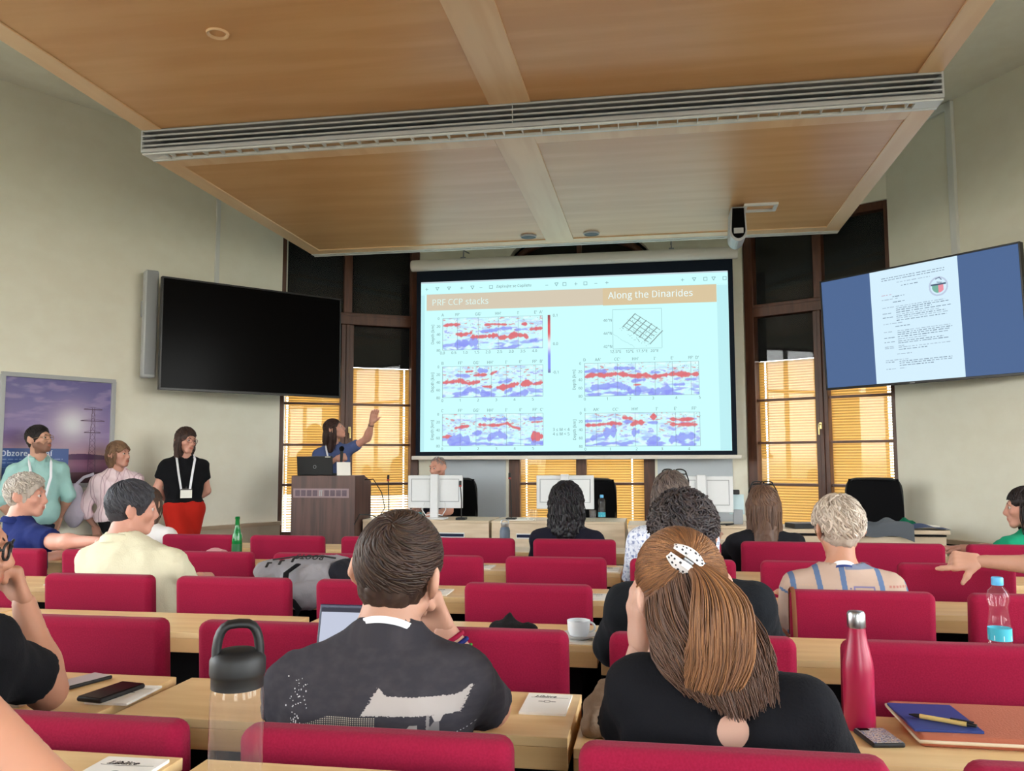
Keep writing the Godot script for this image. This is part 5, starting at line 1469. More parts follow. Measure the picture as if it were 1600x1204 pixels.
	for s in ["L", "R"]:
		var k := -1.0 if s == "L" else 1.0
		var hip: Vector3 = pv + rt2 * 0.085 * k * f
		var kn: Vector3 = J.get("kn" + s, hip + J.fwd * 0.36 + Vector3(0, 0.0, 0))
		var an: Vector3 = J.get("an" + s, Vector3(kn.x, 0.09, kn.z))
		tp.append(cap(hip, kn, 0.085 * f * lw, 0.062 * f * lw * kw)); tp.append(cap(kn, an, 0.064 * f * lw * kw, 0.048 * f * lw * kw))
		shoes.add_mesh(sdf([fcap(Vector3(an.x, 0.045, an.z) - J.fwd * 0.04, Vector3(an.x, 0.04, an.z) + J.fwd * 0.14, 0.042, 0.038, Vector3.UP, 0.9)], 0.02, 60.0, [Plane(Vector3.DOWN, -0.004)]))
	var wl: float = S.get("waist", pv.y + 0.10)
	B = mb(); B.at(to); B.add_mesh(sdf(tp, 0.02, 70.0, [Plane(Vector3.UP, wl)], 0.006, 8.0)); part("trousers", B, S.get("pants", M.get("pants_dark", cloth("pants_dark", Color8(34, 36, 46)))), o)
	part("shoes", shoes, M.black_plastic, o)
	if S.get("face", true): face(o, to, hc, hb, hs, S)
	return o

func face(o: Node3D, to: Transform3D, hc: Vector3, hb: Basis, hs: float, S: Dictionary) -> void:
	var x := to * Transform3D(hb * Basis.from_scale(Vector3.ONE * hs), hc)
	var b := mb(); b.at(x)
	for k in [-1.0, 1.0]:
		b.at(x * Transform3D(Basis(Vector3.RIGHT, -PI / 2), Vector3(k * 0.031, 0.004, -0.0755)))
		b.lathe([Vector2(0, -0.0118), Vector2(0.006, -0.0102), Vector2(0.0102, -0.006), Vector2(0.0118, 0), Vector2(0.0102, 0.006), Vector2(0.006, 0.0102), Vector2(0, 0.0118)], 12)
	var ey := part("eyes", b, mat("eye_white", Color8(196, 184, 176), 0.3), o)
	b = mb()
	for k in [-1.0, 1.0]:
		b.at(x * Transform3D(Basis(Vector3.RIGHT, -PI / 2), Vector3(k * 0.031, 0.004, -0.0866)))
		b.lathe([Vector2(0.0066, -0.001), Vector2(0.0060, 0.0014), Vector2(0, 0.002)], 12)
	part("irises", b, mat("iris_dark", Color8(52, 36, 28), 0.25), ey)
	b = mb(); b.at(x)
	for k in [-1.0, 1.0]:
		b.tube([Vector3(k * 0.014, 0.024, -0.090), Vector3(k * 0.03, 0.030, -0.088), Vector3(k * 0.047, 0.024, -0.077)], [0.0030, 0.0036, 0.0018], 5)
	var bc: Color = S.get("brow", Color8(60, 44, 36))
	part("eyebrows", b, mat("brow_" + bc.to_html(), bc, 0.8), o)

func spectacles(o: Node3D, base: Vector3, hc: Vector3, hb: Basis, hs: float, m: Material, up := 0.0, thick := 0.0022, called := "glasses") -> void:
	# worn on the nose, or pushed up onto the hair
	var x := Transform3D(hb * Basis(Vector3.RIGHT, up) * Basis.from_scale(Vector3.ONE * hs), hc - base)
	var b := mb(); b.at(x)
	var zz := -0.104 if up == 0.0 else -0.117
	for k in [-1.0, 1.0]:
		var pts := []
		for j in 17:
			var a := TAU * j / 16.0
			pts.append(Vector3(k * 0.033 + signf(cos(a)) * pow(absf(cos(a)), 0.7) * 0.025, 0.002 + signf(sin(a)) * pow(absf(sin(a)), 0.7) * 0.020, zz + 0.006 * absf(cos(a)) * (1.0 if cos(a) * k > 0 else 0.0)))
		b.tube(pts, thick, 6)
		b.tube([Vector3(k * 0.058, 0.006, zz + 0.006), Vector3(k * 0.078, 0.008, -0.06), Vector3(k * 0.084, 0.006, 0.02), Vector3(k * 0.082, -0.016, 0.04)], thick, 6)
	b.tube([Vector3(-0.009, 0.006, zz), Vector3(0, 0.010, zz - 0.004), Vector3(0.009, 0.006, zz)], thick, 6)
	var gf := part(called, b, m, o)
	b = mb(); b.at(x)
	for k in [-1.0, 1.0]:
		b.at(x * Transform3D(Basis(Vector3.RIGHT, -PI / 2), Vector3(k * 0.033, 0.002, zz + 0.001)))
		b.lathe([Vector2(0.0, -0.0005), Vector2(0.021, -0.0005)], 16)
	part("lenses", b, M.pane_glass, gf)

# ------------------------------------------------------------------ hair
func tint(c: Color, k: float) -> Color:
	return Color(clampf(c.r * k, 0, 1), clampf(c.g * k, 0, 1), clampf(c.b * k, 0, 1))

func hair(o: Node3D, base: Vector3, hc: Vector3, hb: Basis, hs: float, col: Color, H: Dictionary) -> MeshInstance3D:
	# col is a linear base colour; H: style, locks, drop, thick, curl, col2 ...
	var style: String = H.get("style", "short")
	var P := func(x: float, y: float, z: float): return hc + hb * (Vector3(x, y, z) * hs)
	var th: float = H.get("thick", 0.012)
	var pr := []
	pr.append(ell(P.call(0, 0.033, 0.014), Vector3(0.073 + th, 0.083 + th, 0.090 + th) * hs, hb))
	if style == "short":
		pr.append(ell(P.call(0, -0.018, 0.042), Vector3(0.058 + th * 0.3, 0.066, 0.058 + th * 0.3) * hs, hb))
		pr.append(ell(P.call(0, -0.03, -0.085), Vector3(0.082, 0.088, 0.075) * hs, hb, true))
		for k in [-1.0, 1.0]: pr.append(ell(P.call(k * 0.100, -0.028, 0.012), Vector3(0.033, 0.052, 0.050) * hs, hb, true))
	elif style == "bald":
		pr = [ell(P.call(0, 0.0, 0.03), Vector3(0.079, 0.062, 0.078) * hs, hb), ell(P.call(0, 0.10, -0.02), Vector3(0.09, 0.06, 0.1) * hs, hb, true), ell(P.call(0, -0.02, -0.085), Vector3(0.09, 0.12, 0.085) * hs, hb, true)]
		for k in [-1.0, 1.0]: pr.append(ell(P.call(k * 0.095, -0.03, 0.0), Vector3(0.036, 0.045, 0.04) * hs, hb, true))
	else:
		var drop: float = H.get("drop", 0.2)
		var wd: float = H.get("width", 0.075)
		var bk: float = H.get("back", 0.05)
		pr.append(cap(P.call(0, 0.0, bk * 0.6), P.call(0, 0.0, bk * 0.6) - Vector3(0, drop * 0.8, 0) + hb.z * bk * 0.5, (0.066 + th) * hs, wd * 0.75 * hs))
		for k in [-1.0, 1.0]:
			pr.append(cap(P.call(k * 0.055, 0.01, 0.015), P.call(k * wd * 0.75, -0.02, 0.02) - Vector3(0, drop * 0.85, 0) + hb.z * 0.02, (0.034 + th) * hs, 0.03 * hs))
		pr.append(ell(P.call(0, -0.035, -0.088), Vector3(H.get("face_w", 0.066), 0.09, 0.08) * hs, hb, true))
		if H.has("fringe"): pr.append(ell(P.call(0, 0.045, -0.075), Vector3(0.06, 0.03, 0.028) * hs, hb))
		if H.has("ear_out"):
			for k in [-1.0, 1.0]: pr.append(ell(P.call(k * 0.09, -0.02, -0.03), Vector3(0.03, 0.06, 0.05) * hs, hb, true))
	var clips := []
	if H.has("clip_y"): clips.append(Plane(-hb.y, -(hb.y.dot(hc) + float(H.clip_y) * hs)))
	var sm := sdf(pr, H.get("cell", 0.008), 110.0, clips, H.get("rough", 0.006), H.get("rfreq", 26.0))
	var b := mb(false, true); b.at(Transform3D(Basis(), -base))
	b.add_mesh(sm)
	var inv := hb.transposed()
	var col2: Color = H.get("col2", tint(col, 0.7))
	for i in sm[0].size():
		var q: Vector3 = inv * (sm[0][i] - hc) / hs
		var a := atan2(q.x, q.z + 0.001)
		var w := fn.get_noise_2d(a * 9.0, q.y * 6.0) * 0.5 + 0.5
		b.c[i] = col.lerp(col2, w)
	# strands
	var n: int = H.get("locks", 260)
	var curl: float = H.get("curl", 0.0)
	var rs := RandomNumberGenerator.new(); rs.seed = int(H.get("seed", 5))
	var tilt: float = H.get("crown", 0.35)
	var crown := Basis(Vector3.RIGHT, tilt)
	var lr: float = H.get("lock_r", 0.0035)
	var R := Vector3(0.073 + th, 0.083 + th, 0.090 + th)
	var drop2: float = H.get("drop", 0.0) if style == "long" else 0.0
	var maxth: float = H.get("max_th", 1.9)
	for k in n:
		var az := rs.randf() * TAU
		var t0 := pow(rs.randf(), 0.7) * maxth * 0.85
		var dl: float = rs.randf_range(0.35, 0.75) * float(H.get("lock_len", 1.0))
		var sw := rs.randf_range(-0.25, 0.25) + float(H.get("swirl", 0.25))
		var pts := []
		var rad := []
		var ok := true
		var m := 6
		var messy: float = H.get("messy", 1.0)
		var lift: float = rs.randf_range(0.0, 0.004) * messy
		var last := Vector3.ZERO
		var phs := rs.randf() * TAU
		for j in m + 1:
			var t := float(j) / m
			var thh := t0 + dl * t
			var aa := az + sw * t + 0.07 * messy * sin(t * 3.0 + phs)
			var d := crown * Vector3(sin(thh) * sin(aa), cos(thh), sin(thh) * cos(aa))
			var q := Vector3(0, 0.033, 0.014) + Vector3(d.x * R.x, d.y * R.y, d.z * R.z) * (1.0 + lift * 8.0 * sin(PI * t))
			if style == "short" or style == "bald":
				if q.z < -0.062 + 0.03 * smoothstep(0.07, 0.03, q.y) and q.y < 0.082: ok = false
				if absf(q.x) > 0.058 and q.y < 0.016 and q.z < 0.052: ok = false
				if q.y < -0.06: ok = false
			else:
				if q.z < -0.035 and q.y < 0.05: ok = false
				if q.y < -0.02: ok = false
			if not ok and pts.size() < 2: break
			if not ok:
				if drop2 > 0.0 and q.z > -0.06: break
				break
			last = q
			pts.append(P.call(q.x, q.y, q.z))
			rad.append(lr * hs * (0.5 + 0.9 * sin(PI * clampf(t * 0.8 + 0.15, 0, 1))))
		if drop2 > 0.0 and pts.size() >= 2 and last.y < 0.03:
			var w: Vector3 = pts[pts.size() - 1]
			var out := (hb * Vector3(last.x, 0, last.z - 0.014)); out.y = 0; out = out.normalized()
			var ph := rs.randf() * TAU
			var len := drop2 * rs.randf_range(0.75, 1.06)
			var st := 9
			for j in range(1, st + 1):
				var t := float(j) / st
				var q2: Vector3 = w - Vector3(0, len * t, 0) + out * (0.012 * sin(PI * t) - 0.018 * t * t)
				q2 += (Vector3(sin(ph + t * 9.0), 0, cos(ph + t * 9.0))) * (0.004 + curl) * t
				pts.append(q2)
				rad.append(lr * hs * 1.3 * (1.0 - 0.75 * t * t))
		if pts.size() < 3: continue
		if curl > 0.0 and drop2 == 0.0:
			for j in pts.size(): pts[j] += hb * Vector3(sin(j * 2.1 + az * 9.0), cos(j * 2.1 + az * 5.0), sin(j * 1.7)) * curl
		var fk := rs.randf()
		b.col = tint(col.lerp(col2, fk), rs.randf_range(0.8, 1.25))
		b.tube(pts, rad, 4, 0.6, hb * (last.normalized()), false)
	return part("hair", b, M.hair, o)

func collar(o: Node3D, base: Vector3, c: Vector3, r: float, h: float, fw: Vector3, m: Material, called := "collar", open := 0.6, drop := 0.03) -> void:
	var b := mb()
	var a0 := atan2(fw.x, fw.z)
	b.at(Transform3D(Basis(), c - base))
	b.surf(28, 6, func(u: float, v: float):
		var a := a0 + open + (TAU - 2.0 * open) * u
		var front := 0.5 + 0.5 * cos(a - a0)
		var rr := r * (1.0 + 0.10 * v + 0.16 * front)
		var y := h * (1.0 - absf(2.0 * v - 1.0)) - drop * front * 1.2
		if v > 0.5: rr += 0.010 + 0.012 * (v - 0.5); y -= 0.008 * (v - 0.5)
		return Vector3(sin(a) * rr, y, cos(a) * rr))
	part(called, b, m, o)

func lanyard(o: Node3D, base: Vector3, pts: Array, m: Material, badge := true, face_n := Vector3.BACK, w := 0.009) -> void:
	var b := mb()
	var q := []
	for p in pts: q.append(p - base)
	var cv := Curve3D.new()
	for p in q: cv.add_point(p)
	if face_n == Vector3.ZERO:
		var ctr := Vector3.ZERO
		for p in q: ctr += p
		face_n = q[0] - ctr / q.size()
	b.tube(q, w, 6, 0.18, face_n, true)
	part("lanyard", b, m, o)

func badge(o: Node3D, base: Vector3, at: Vector3, n: Vector3, w := 0.085, h := 0.06) -> void:
	var bs := Basis.looking_at(-n, Vector3.UP)
	var b := mb(); b.at(Transform3D(bs, at - base)); b.rbox(Vector3.ZERO, Vector3(w, h, 0.003), 0.001, 1)
	var bd := part("badge", b, M.paper, o)
	b = mb(); b.at(Transform3D(bs, at - base)); b.rbox(Vector3(0, h * 0.5 - 0.006, 0.002), Vector3(w, 0.009, 0.002), 0.0005, 1)
	b.rbox(Vector3(0, h * 0.5 + 0.012, 0.0), Vector3(0.012, 0.02, 0.004), 0.001, 1); part("badge_clip", b, M.black_plastic, bd)

func seated(x: float, z: float, top: float, yaw := 0.0) -> Dictionary:
	# upright sitter facing -z turned by yaw; joints in metres
	var fw := Basis(Vector3.UP, deg_to_rad(yaw)) * Vector3.FORWARD
	var rt := fw.cross(Vector3.UP)
	var c := Vector3(x, 0, z)
	var J := {"fwd": fw, "hc": c + Vector3(0, top - 0.122, 0) + fw * 0.03, "hb": turn(yaw), "neck": c + Vector3(0, top - 0.262, 0), "chest": c + Vector3(0, top - 0.41, 0) + fw * 0.01, "pelvis": c + Vector3(0, 0.60, 0) + fw * 0.0}
	J.shL = c - rt * 0.172 + Vector3(0, top - 0.345, 0); J.shR = c + rt * 0.172 + Vector3(0, top - 0.345, 0)
	J.elL = J.shL - rt * 0.04 + fw * 0.08 + Vector3(0, -0.25, 0); J.elR = J.shR + rt * 0.04 + fw * 0.08 + Vector3(0, -0.25, 0)
	J.wrL = Vector3(J.elL.x, 0.79, J.elL.z) + fw * 0.22 + rt * 0.06; J.wrR = Vector3(J.elR.x, 0.79, J.elR.z) + fw * 0.22 - rt * 0.06
	J.elL.y = maxf(J.elL.y, 0.66); J.elR.y = maxf(J.elR.y, 0.66)
	return J

func standing(x: float, z: float, top: float, yaw: float) -> Dictionary:
	var J := seated(x, z, top, yaw)
	var k := top / 1.70
	var c := Vector3(x, 0, z)
	var fw: Vector3 = J.fwd
	var rt := fw.cross(Vector3.UP)
	J.pelvis = c + Vector3(0, 0.94 * k, 0)
	for s in ["L", "R"]:
		var g := -1.0 if s == "L" else 1.0
		J["kn" + s] = c + rt * 0.09 * g + Vector3(0, 0.5 * k, 0) + fw * 0.02
		J["an" + s] = c + rt * 0.10 * g + Vector3(0, 0.09, 0)
		J["el" + s] = J["sh" + s] + rt * 0.05 * g + Vector3(0, -0.27, 0) - fw * 0.03
		J["wr" + s] = J["el" + s] - rt * 0.02 * g + Vector3(0, -0.24, 0) + fw * 0.04
	return J

func lin(r: int, g: int, b: int) -> Color:
	return Color8(r, g, b).srgb_to_linear()

func V(x: float, y: float, z: float) -> Vector3: return Vector3(x, y, z)

func build_people() -> void:
	var CALM := [0.25, 0.3, 0.35, 0.4, 0.3]
	var white := mat("lanyard_white", Color8(232, 232, 238), 0.7)
	# ---------------- young man with the charcoal T-shirt, fist against his cheek
	var J := seated(-0.565, -1.76, 1.247)
	J.hc = V(-0.553, 1.118, -1.80); J.hb = turn(-6, 4, -8)
	J.neck = V(-0.562, 1.0, -1.745); J.chest = V(-0.585, 0.85, -1.73); J.pelvis = V(-0.585, 0.60, -1.74)
	J.shL = V(-0.745, 0.885, -1.72); J.shR = V(-0.412, 0.915, -1.74)
	J.elL = V(-0.83, 0.785, -1.88); J.wrL = V(-0.74, 0.79, -2.08); J.elR = V(-0.392, 0.79, -1.99); J.wrR = V(-0.500, 0.962, -1.985)
	J.hdL = [V(0.3, 0, -1), V(0, 1, 0.1), -1.0, [0.3, 0.35, 0.4, 0.45, 0.3]]
	J.hdR = [V(-0.42, 0.85, 0.15), V(0.45, 0.25, -0.85), 1.0, [1.25, 1.3, 1.35, 1.4, 0.6], 0.02, 0.5]
	var ts := cloth("charcoal_tee", Color8(58, 56, 62))
	var pt := mat("charcoal_print", Color.WHITE, 0.95); pt.albedo_texture = ImageTexture.create_from_image(tee_image()); pt.texture_repeat = false
	pt.normal_enabled = true
	var o := person("young man in a charcoal printed T-shirt leaning on his fist", J, {"shirt": ts, "cell": 0.0115, "hcell": 0.006, "fcell": 0.0045, "skin": "skin_fair", "sleeve": 0.86, "f": 1.06, "hs": 1.03, "fold": 0.014, "ffreq": 6.0, "neck_r": 0.066, "print": pt, "print_c": V(-0.543, 0.898, -1.6), "print_s": Vector2(0.49, 0.20), "loose": 0.012})
	hair(o, o.position, J.hc, J.hb, 1.03, lin(70, 52, 42), {"style": "short", "thick": 0.014, "locks": 2600, "lock_r": 0.0021, "cell": 0.006, "crown": 0.55, "swirl": 0.7, "lock_len": 0.8, "col2": lin(44, 33, 30), "max_th": 2.15, "messy": 1.2, "seed": 3})
	lanyard(o, o.position, arc(V(-0.558, 1.028, -1.752), 0.071, 0.070, V(0, 0, 1), 2.9, 0.012, 0.035), white, false, Vector3.ZERO, 0.009)
	for k in 3:
		var wb := mb(); wb.at(Transform3D(Basis(), -o.position))
		var c: Vector3 = J.wrR.lerp(J.elR, 0.13 + 0.085 * k)
		var dd: Vector3 = (J.wrR - J.elR).normalized()
		wb.tube(ring(c, dd, 0.032 + 0.002 * k), 0.006 if k < 2 else 0.0035, 6, 1.0)
		part("wristband", wb, mat("band%d" % k, [Color8(158, 26, 62), Color8(36, 44, 110), Color8(70, 160, 60)][k], 0.6), o)
	# ---------------- woman with half-up hair and a spotted claw clip
	J = seated(0.10, -1.74, 1.22)
	J.hc = V(0.045, 1.085, -1.80); J.hb = turn(12, -6, 8)
	J.neck = V(0.065, 0.955, -1.745); J.chest = V(0.105, 0.82, -1.72); J.pelvis = V(0.11, 0.60, -1.74)
	J.shL = V(-0.045, 0.915, -1.72); J.shR = V(0.265, 0.89, -1.70)
	J.elL = V(-0.085, 0.775, -1.90); J.wrL = V(-0.045, 0.955, -1.885); J.elR = V(0.36, 0.70, -1.80); J.wrR = V(0.27, 0.765, -2.0)
	J.hdL = [V(-0.05, 1, 0.02), V(-0.9, 0.1, 0.35), -1.0, [0.35, 0.4, 0.45, 0.5, 0.4], 0.06, 0.6]
	J.hdR = [V(-0.4, 0, -1), V(0, 1, 0), -1.0, CALM]
	o = person("woman with half-up brown hair in a spotted claw clip, black top", J, {"shirt": cloth("black_top", Color8(22, 22, 26)), "cell": 0.0115, "fcell": 0.0045, "fem": true, "skin": "skin_pale", "sleeve": 0.8, "f": 0.95, "keyhole": V(0.125, 0.882, -1.605), "fold": 0.008, "neck_r": 0.064})
	clip_hair(o, J)
	# ---------------- man at the left edge, elbow on the desk
	J = seated(-1.66, -1.70, 1.29)
	J.hc = V(-1.640, 1.155, -1.80); J.hb = turn(-58, -6, 0)
	J.neck = V(-1.665, 1.03, -1.735); J.chest = V(-1.65, 0.86, -1.69); J.pelvis = V(-1.66, 0.60, -1.70)
	J.shR = V(-1.475, 0.955, -1.70); J.shL = V(-1.84, 0.96, -1.70)
	J.elR = V(-1.512, 0.79, -1.955); J.wrR = V(-1.595, 1.0, -1.965); J.elL = V(-1.93, 0.78, -1.85); J.wrL = V(-1.80, 0.79, -2.05)
	J.hdR = [V(-0.25, 0.95, 0.2), V(0.5, 0.1, -0.8), 1.0, [1.1, 1.2, 1.25, 1.3, 0.4], 0.02, 0.5]
	J.hdL = [V(0.2, 0, -1), V(0, 1, 0), -1.0, CALM]
	o = person("man in a black T-shirt with dark glasses, elbow on the desk", J, {"shirt": cloth("black_tee", Color8(24, 24, 27)), "cell": 0.0115, "hcell": 0.0055, "fcell": 0.0045, "skin": "skin_tan", "sleeve": 0.72, "f": 1.1, "hs": 1.02, "beard": 0.45, "beard_col": Color(0.45, 0.36, 0.32)})
	spectacles(o, o.position, J.hc, J.hb, 1.02, M.black_plastic, 0.0, 0.0032)
	hair(o, o.position, J.hc, J.hb, 1.02, lin(52, 40, 34), {"style": "short", "thick": 0.006, "locks": 240})
	# ---------------- bare arm of a neighbour in the lower left corner
	J = seated(-1.08, -0.80, 1.30)
	J.shR = V(-0.945, 1.14, -0.92); J.elR = V(-0.705, 0.915, -0.97); J.wrR = V(-0.86, 0.88, -0.76)
	J.hdR = [V(-0.6, 0, -0.2), V(0, 1, 0), -1.0, CALM]; J.hdL = [V(0.2, 0, -1), V(0, 1, 0), -1.0, CALM]
	J.hc = V(-1.10, 1.22, -0.80)
	o = person("neighbour at the lower left corner, only a bare upper arm showing", J, {"shirt": cloth("grey_vest", Color8(130, 132, 138)), "sleeve": 0.2, "skin": "skin_tan", "f": 1.06, "cell": 0.0125})
	hair(o, o.position, J.hc, J.hb, 1.0, lin(70, 52, 42), {"style": "short", "locks": 160})
	# ---------------- man with dark curly hair, fourth row
	J = seated(0.085, -2.70, 1.245)
	J.hc = V(0.075, 1.115, -2.74); J.hb = turn(4, -14, 0)
	J.shL = V(-0.10, 0.905, -2.70); J.shR = V(0.275, 0.915, -2.70); J.elR = V(0.335, 0.76, -2.85); J.elL = V(-0.15, 0.76, -2.85)
	J.hdR = [V(-0.2, 0, -1), V(0, 1, 0), -1.0, CALM]; J.hdL = [V(0.2, 0, -1), V(0, 1, 0), -1.0, CALM]
	o = person("man with dark curly hair in a black jacket, fourth row", J, {"shirt": cloth("black_jacket", Color8(26, 28, 32)), "sleeve": 1.8, "skin": "skin_tan", "f": 1.06, "loose": 0.016})
	hair(o, o.position, J.hc, J.hb, 1.0, lin(74, 64, 62), {"style": "short", "thick": 0.030, "locks": 900, "lock_r": 0.0036, "curl": 0.006, "rough": 0.012, "rfreq": 40.0, "col2": lin(44, 40, 44), "messy": 2.2, "max_th": 2.2, "lock_len": 0.7})
	# ---------------- person with glasses pushed up, second row
	J = seated(0.07, -4.55, 1.285)
	J.hb = turn(-14, -6, 0)
	J.hdL = [V(0.2, 0, -1), V(0, 1, 0), -1.0, CALM]; J.hdR = [V(-0.2, 0, -1), V(0, 1, 0), -1.0, CALM]
	var flor := cloth_print("floral_white", Color8(216, 220, 230), Color8(96, 112, 160), 0.03)
	o = person("person with glasses pushed up on grey-brown hair, white and blue top", J, {"shirt": flor, "fem": true, "sleeve": 0.9, "cell": 0.016, "fcell": 0.007})
	hair(o, o.position, J.hc, J.hb, 1.0, lin(108, 94, 86), {"style": "long", "drop": 0.13, "width": 0.10, "thick": 0.018, "locks": 420, "lock_r": 0.004, "col2": lin(66, 56, 54), "messy": 2.0, "curl": 0.006, "rough": 0.01})
	spectacles(o, o.position, J.hc + V(0, 0.028, 0.01), J.hb, 1.08, M.black_plastic, 1.05, 0.0035)
	# ---------------- front row: curly black hair
	J = seated(-0.585, -5.50, 1.195)
	J.hdL = [V(0.2, 0, -1), V(0, 1, 0), -1.0, CALM]; J.hdR = [V(-0.2, 0, -1), V(0, 1, 0), -1.0, CALM]
	o = person("woman with thick curly black hair in the front row", J, {"shirt": cloth("navy_black", Color8(28, 28, 40)), "fem": true, "sleeve": 1.6, "cell": 0.016, "fcell": 0.007})
	hair(o, o.position, J.hc, J.hb, 1.0, lin(34, 30, 34), {"style": "long", "drop": 0.19, "width": 0.125, "thick": 0.030, "locks": 800, "lock_r": 0.0042, "curl": 0.014, "rough": 0.016, "rfreq": 30.0, "col2": lin(20, 18, 22), "messy": 3.0, "back": 0.06})
	# ---------------- front row: long brown hair, sunglasses on the head
	J = seated(0.645, -5.50, 1.185)
	J.elL = V(0.42, 0.75, -5.68); J.wrL = V(0.36, 0.80, -5.72); J.hdL = [V(0.05, 0.5, -0.8), V(-0.6, 0.5, 0.4), -1.0, CALM]
	J.hdR = [V(-0.2, 0, -1), V(0, 1, 0), -1.0, CALM]
	o = person("woman with long brown hair and sunglasses on her head, front row", J, {"shirt": cloth("black_knit", Color8(30, 30, 34)), "fem": true, "sleeve": 1.4, "cell": 0.016, "fcell": 0.006})
	hair(o, o.position, J.hc, J.hb, 1.0, lin(80, 58, 48), {"style": "long", "drop": 0.27, "width": 0.105, "thick": 0.020, "locks": 700, "lock_r": 0.004, "col2": lin(104, 76, 58), "back": 0.06, "messy": 1.2})
	spectacles(o, o.position, J.hc + V(0, 0.033, 0.014), J.hb, 1.08, M.black_plastic, 1.15, 0.004, "sunglasses")
	# ---------------- third row: short grey-blond hair, patterned shirt
	J = seated(0.715, -3.62, 1.195)
	J.hc = V(0.715, 1.075, -3.65); J.hb = turn(10, -8, 0)
	J.neck = V(0.712, 0.935, -3.60); J.shL = V(0.545, 0.85, -3.60); J.shR = V(0.885, 0.85, -3.60); J.chest = V(0.715, 0.775, -3.60)
	J.hdL = [V(0.2, 0, -1), V(0, 1, 0), -1.0, CALM]; J.hdR = [V(-0.2, 0, -1), V(0, 1, 0), -1.0, CALM]
	var bm := mat("block_print", Color.WHITE, 0.9); bm.albedo_texture = ImageTexture.create_from_image(block_image()); bm.texture_repeat = true
	o = person("person with tousled grey-blond hair and a tan and blue block-print shirt", J, {"shirt": cloth("tan_shirt", Color8(184, 158, 142)), "fem": true, "sleeve": 0.8, "cell": 0.013, "fcell": 0.007, "skin": "skin_tan", "neck_r": 0.082, "f": 1.05, "print": bm, "print_c": V(0.715, 0.82, -3.5), "print_s": Vector2(0.56, 0.28), "print_n": V(0, 0.25, 0.97)})
	hair(o, o.position, J.hc, J.hb, 1.0, lin(206, 192, 178), {"style": "short", "thick": 0.022, "locks": 1500, "lock_r": 0.0034, "col2": lin(150, 132, 116), "messy": 2.6, "max_th": 2.0, "lock_len": 1.0, "rough": 0.010, "crown": 0.3})
	hair(o, o.position, J.hc, J.hb, 1.0, lin(92, 70, 56), {"style": "bald", "thick": 0.004, "locks": 0}).name = "dark_nape_hair"
	lanyard(o, o.position, arc(V(0.712, 0.945, -3.605), 0.066, 0.062, V(0, 0, 1), 2.9, 0.012, 0.04), white, false, Vector3.ZERO, 0.011)
	lanyard(o, o.position, arc(V(0.712, 0.934, -3.60), 0.072, 0.068, V(0, 0, 1), 2.9, 0.012, 0.04), mat("beads_blue", Color8(40, 60, 120), 0.5), false, Vector3.ZERO, 0.006)
	spectacles(o, o.position, J.hc, J.hb, 1.0, mat("tortoise", Color8(120, 84, 50), 0.4), 0.0, 0.0026)
	# ---------------- third row: cream polo shirt
	J = seated(-2.37, -3.60, 1.262)
	J.hc = V(-2.425, 1.137, -3.665); J.hb = turn(-48, -4, -4)
	J.neck = V(-2.44, 1.005, -3.61); J.chest = V(-2.37, 0.84, -3.58); J.pelvis = V(-2.32, 0.60, -3.58)
	J.shL = V(-2.565, 0.895, -3.58); J.shR = V(-2.165, 0.885, -3.59); J.elR = V(-2.13, 0.66, -3.74); J.wrR = V(-2.22, 0.79, -3.92); J.elL = V(-2.62, 0.68, -3.70)
	J.hdR = [V(-0.3, 0, -1), V(0, 1, 0), -1.0, CALM]; J.hdL = [V(0.2, 0, -1), V(0, 1, 0), -1.0, CALM]
	var cream := cloth("cream_polo", Color8(214, 208, 180))
	o = person("man in a cream polo shirt with dark greying hair, third row", J, {"shirt": cream, "sleeve": 0.95, "skin": "skin_rosy", "cell": 0.013, "f": 1.12, "loose": 0.014, "fold": 0.012})
	hair(o, o.position, J.hc, J.hb, 1.0, lin(66, 66, 72), {"style": "short", "thick": 0.020, "locks": 1300, "lock_r": 0.003, "col2": lin(38, 38, 44), "max_th": 2.2, "swirl": 0.2})
	collar(o, o.position, V(-2.44, 1.0, -3.612), 0.072, 0.034, J.fwd, cream)
	# ---------------- second row: navy shirt, arm along the chair backs
	J = seated(-3.66, -4.50, 1.275)
	J.fwd = V(0.6, 0, -0.8).normalized()
	J.hc = V(-3.665, 1.155, -4.50); J.hb = turn(-72, -2, 0)
	J.neck = V(-3.70, 1.02, -4.48); J.shL = V(-3.80, 0.93, -4.62); J.shR = V(-3.50, 0.93, -4.40); J.chest = V(-3.67, 0.85, -4.48)
	J.elR = V(-3.36, 0.905, -4.36); J.wrR = V(-3.07, 0.915, -4.33); J.hdR = [V(1, 0, 0.05), V(0, 1, 0), 1.0, CALM]
	J.elL = V(-3.84, 0.72, -4.75); J.wrL = V(-3.68, 0.79, -4.92); J.hdL = [V(0.4, 0, -1), V(0, 1, 0), -1.0, CALM]
	var navy := cloth("navy_polo", Color8(30, 40, 92))
	o = person("older man with wavy grey hair in a navy polo shirt", J, {"shirt": navy, "sleeve": 0.75, "skin": "skin_rosy", "cell": 0.0145, "f": 1.05, "fcell": 0.006, "brow": Color8(150, 140, 130)})
	hair(o, o.position, J.hc, J.hb, 1.0, lin(190, 180, 168), {"style": "short", "thick": 0.020, "locks": 1000, "lock_r": 0.0034, "col2": lin(150, 140, 132), "messy": 2.4, "curl": 0.003, "max_th": 2.1})
	collar(o, o.position, V(-3.70, 1.015, -4.48), 0.07, 0.03, J.fwd, navy)
	lanyard(o, o.position, arc(V(-3.70, 1.03, -4.48), 0.071, 0.068, -J.fwd, 2.4, 0.01, 0.03), white, false, Vector3.ZERO, 0.009)
	# ---------------- front row: white shirt, mostly hidden
	J = seated(-3.545, -5.52, 1.17)
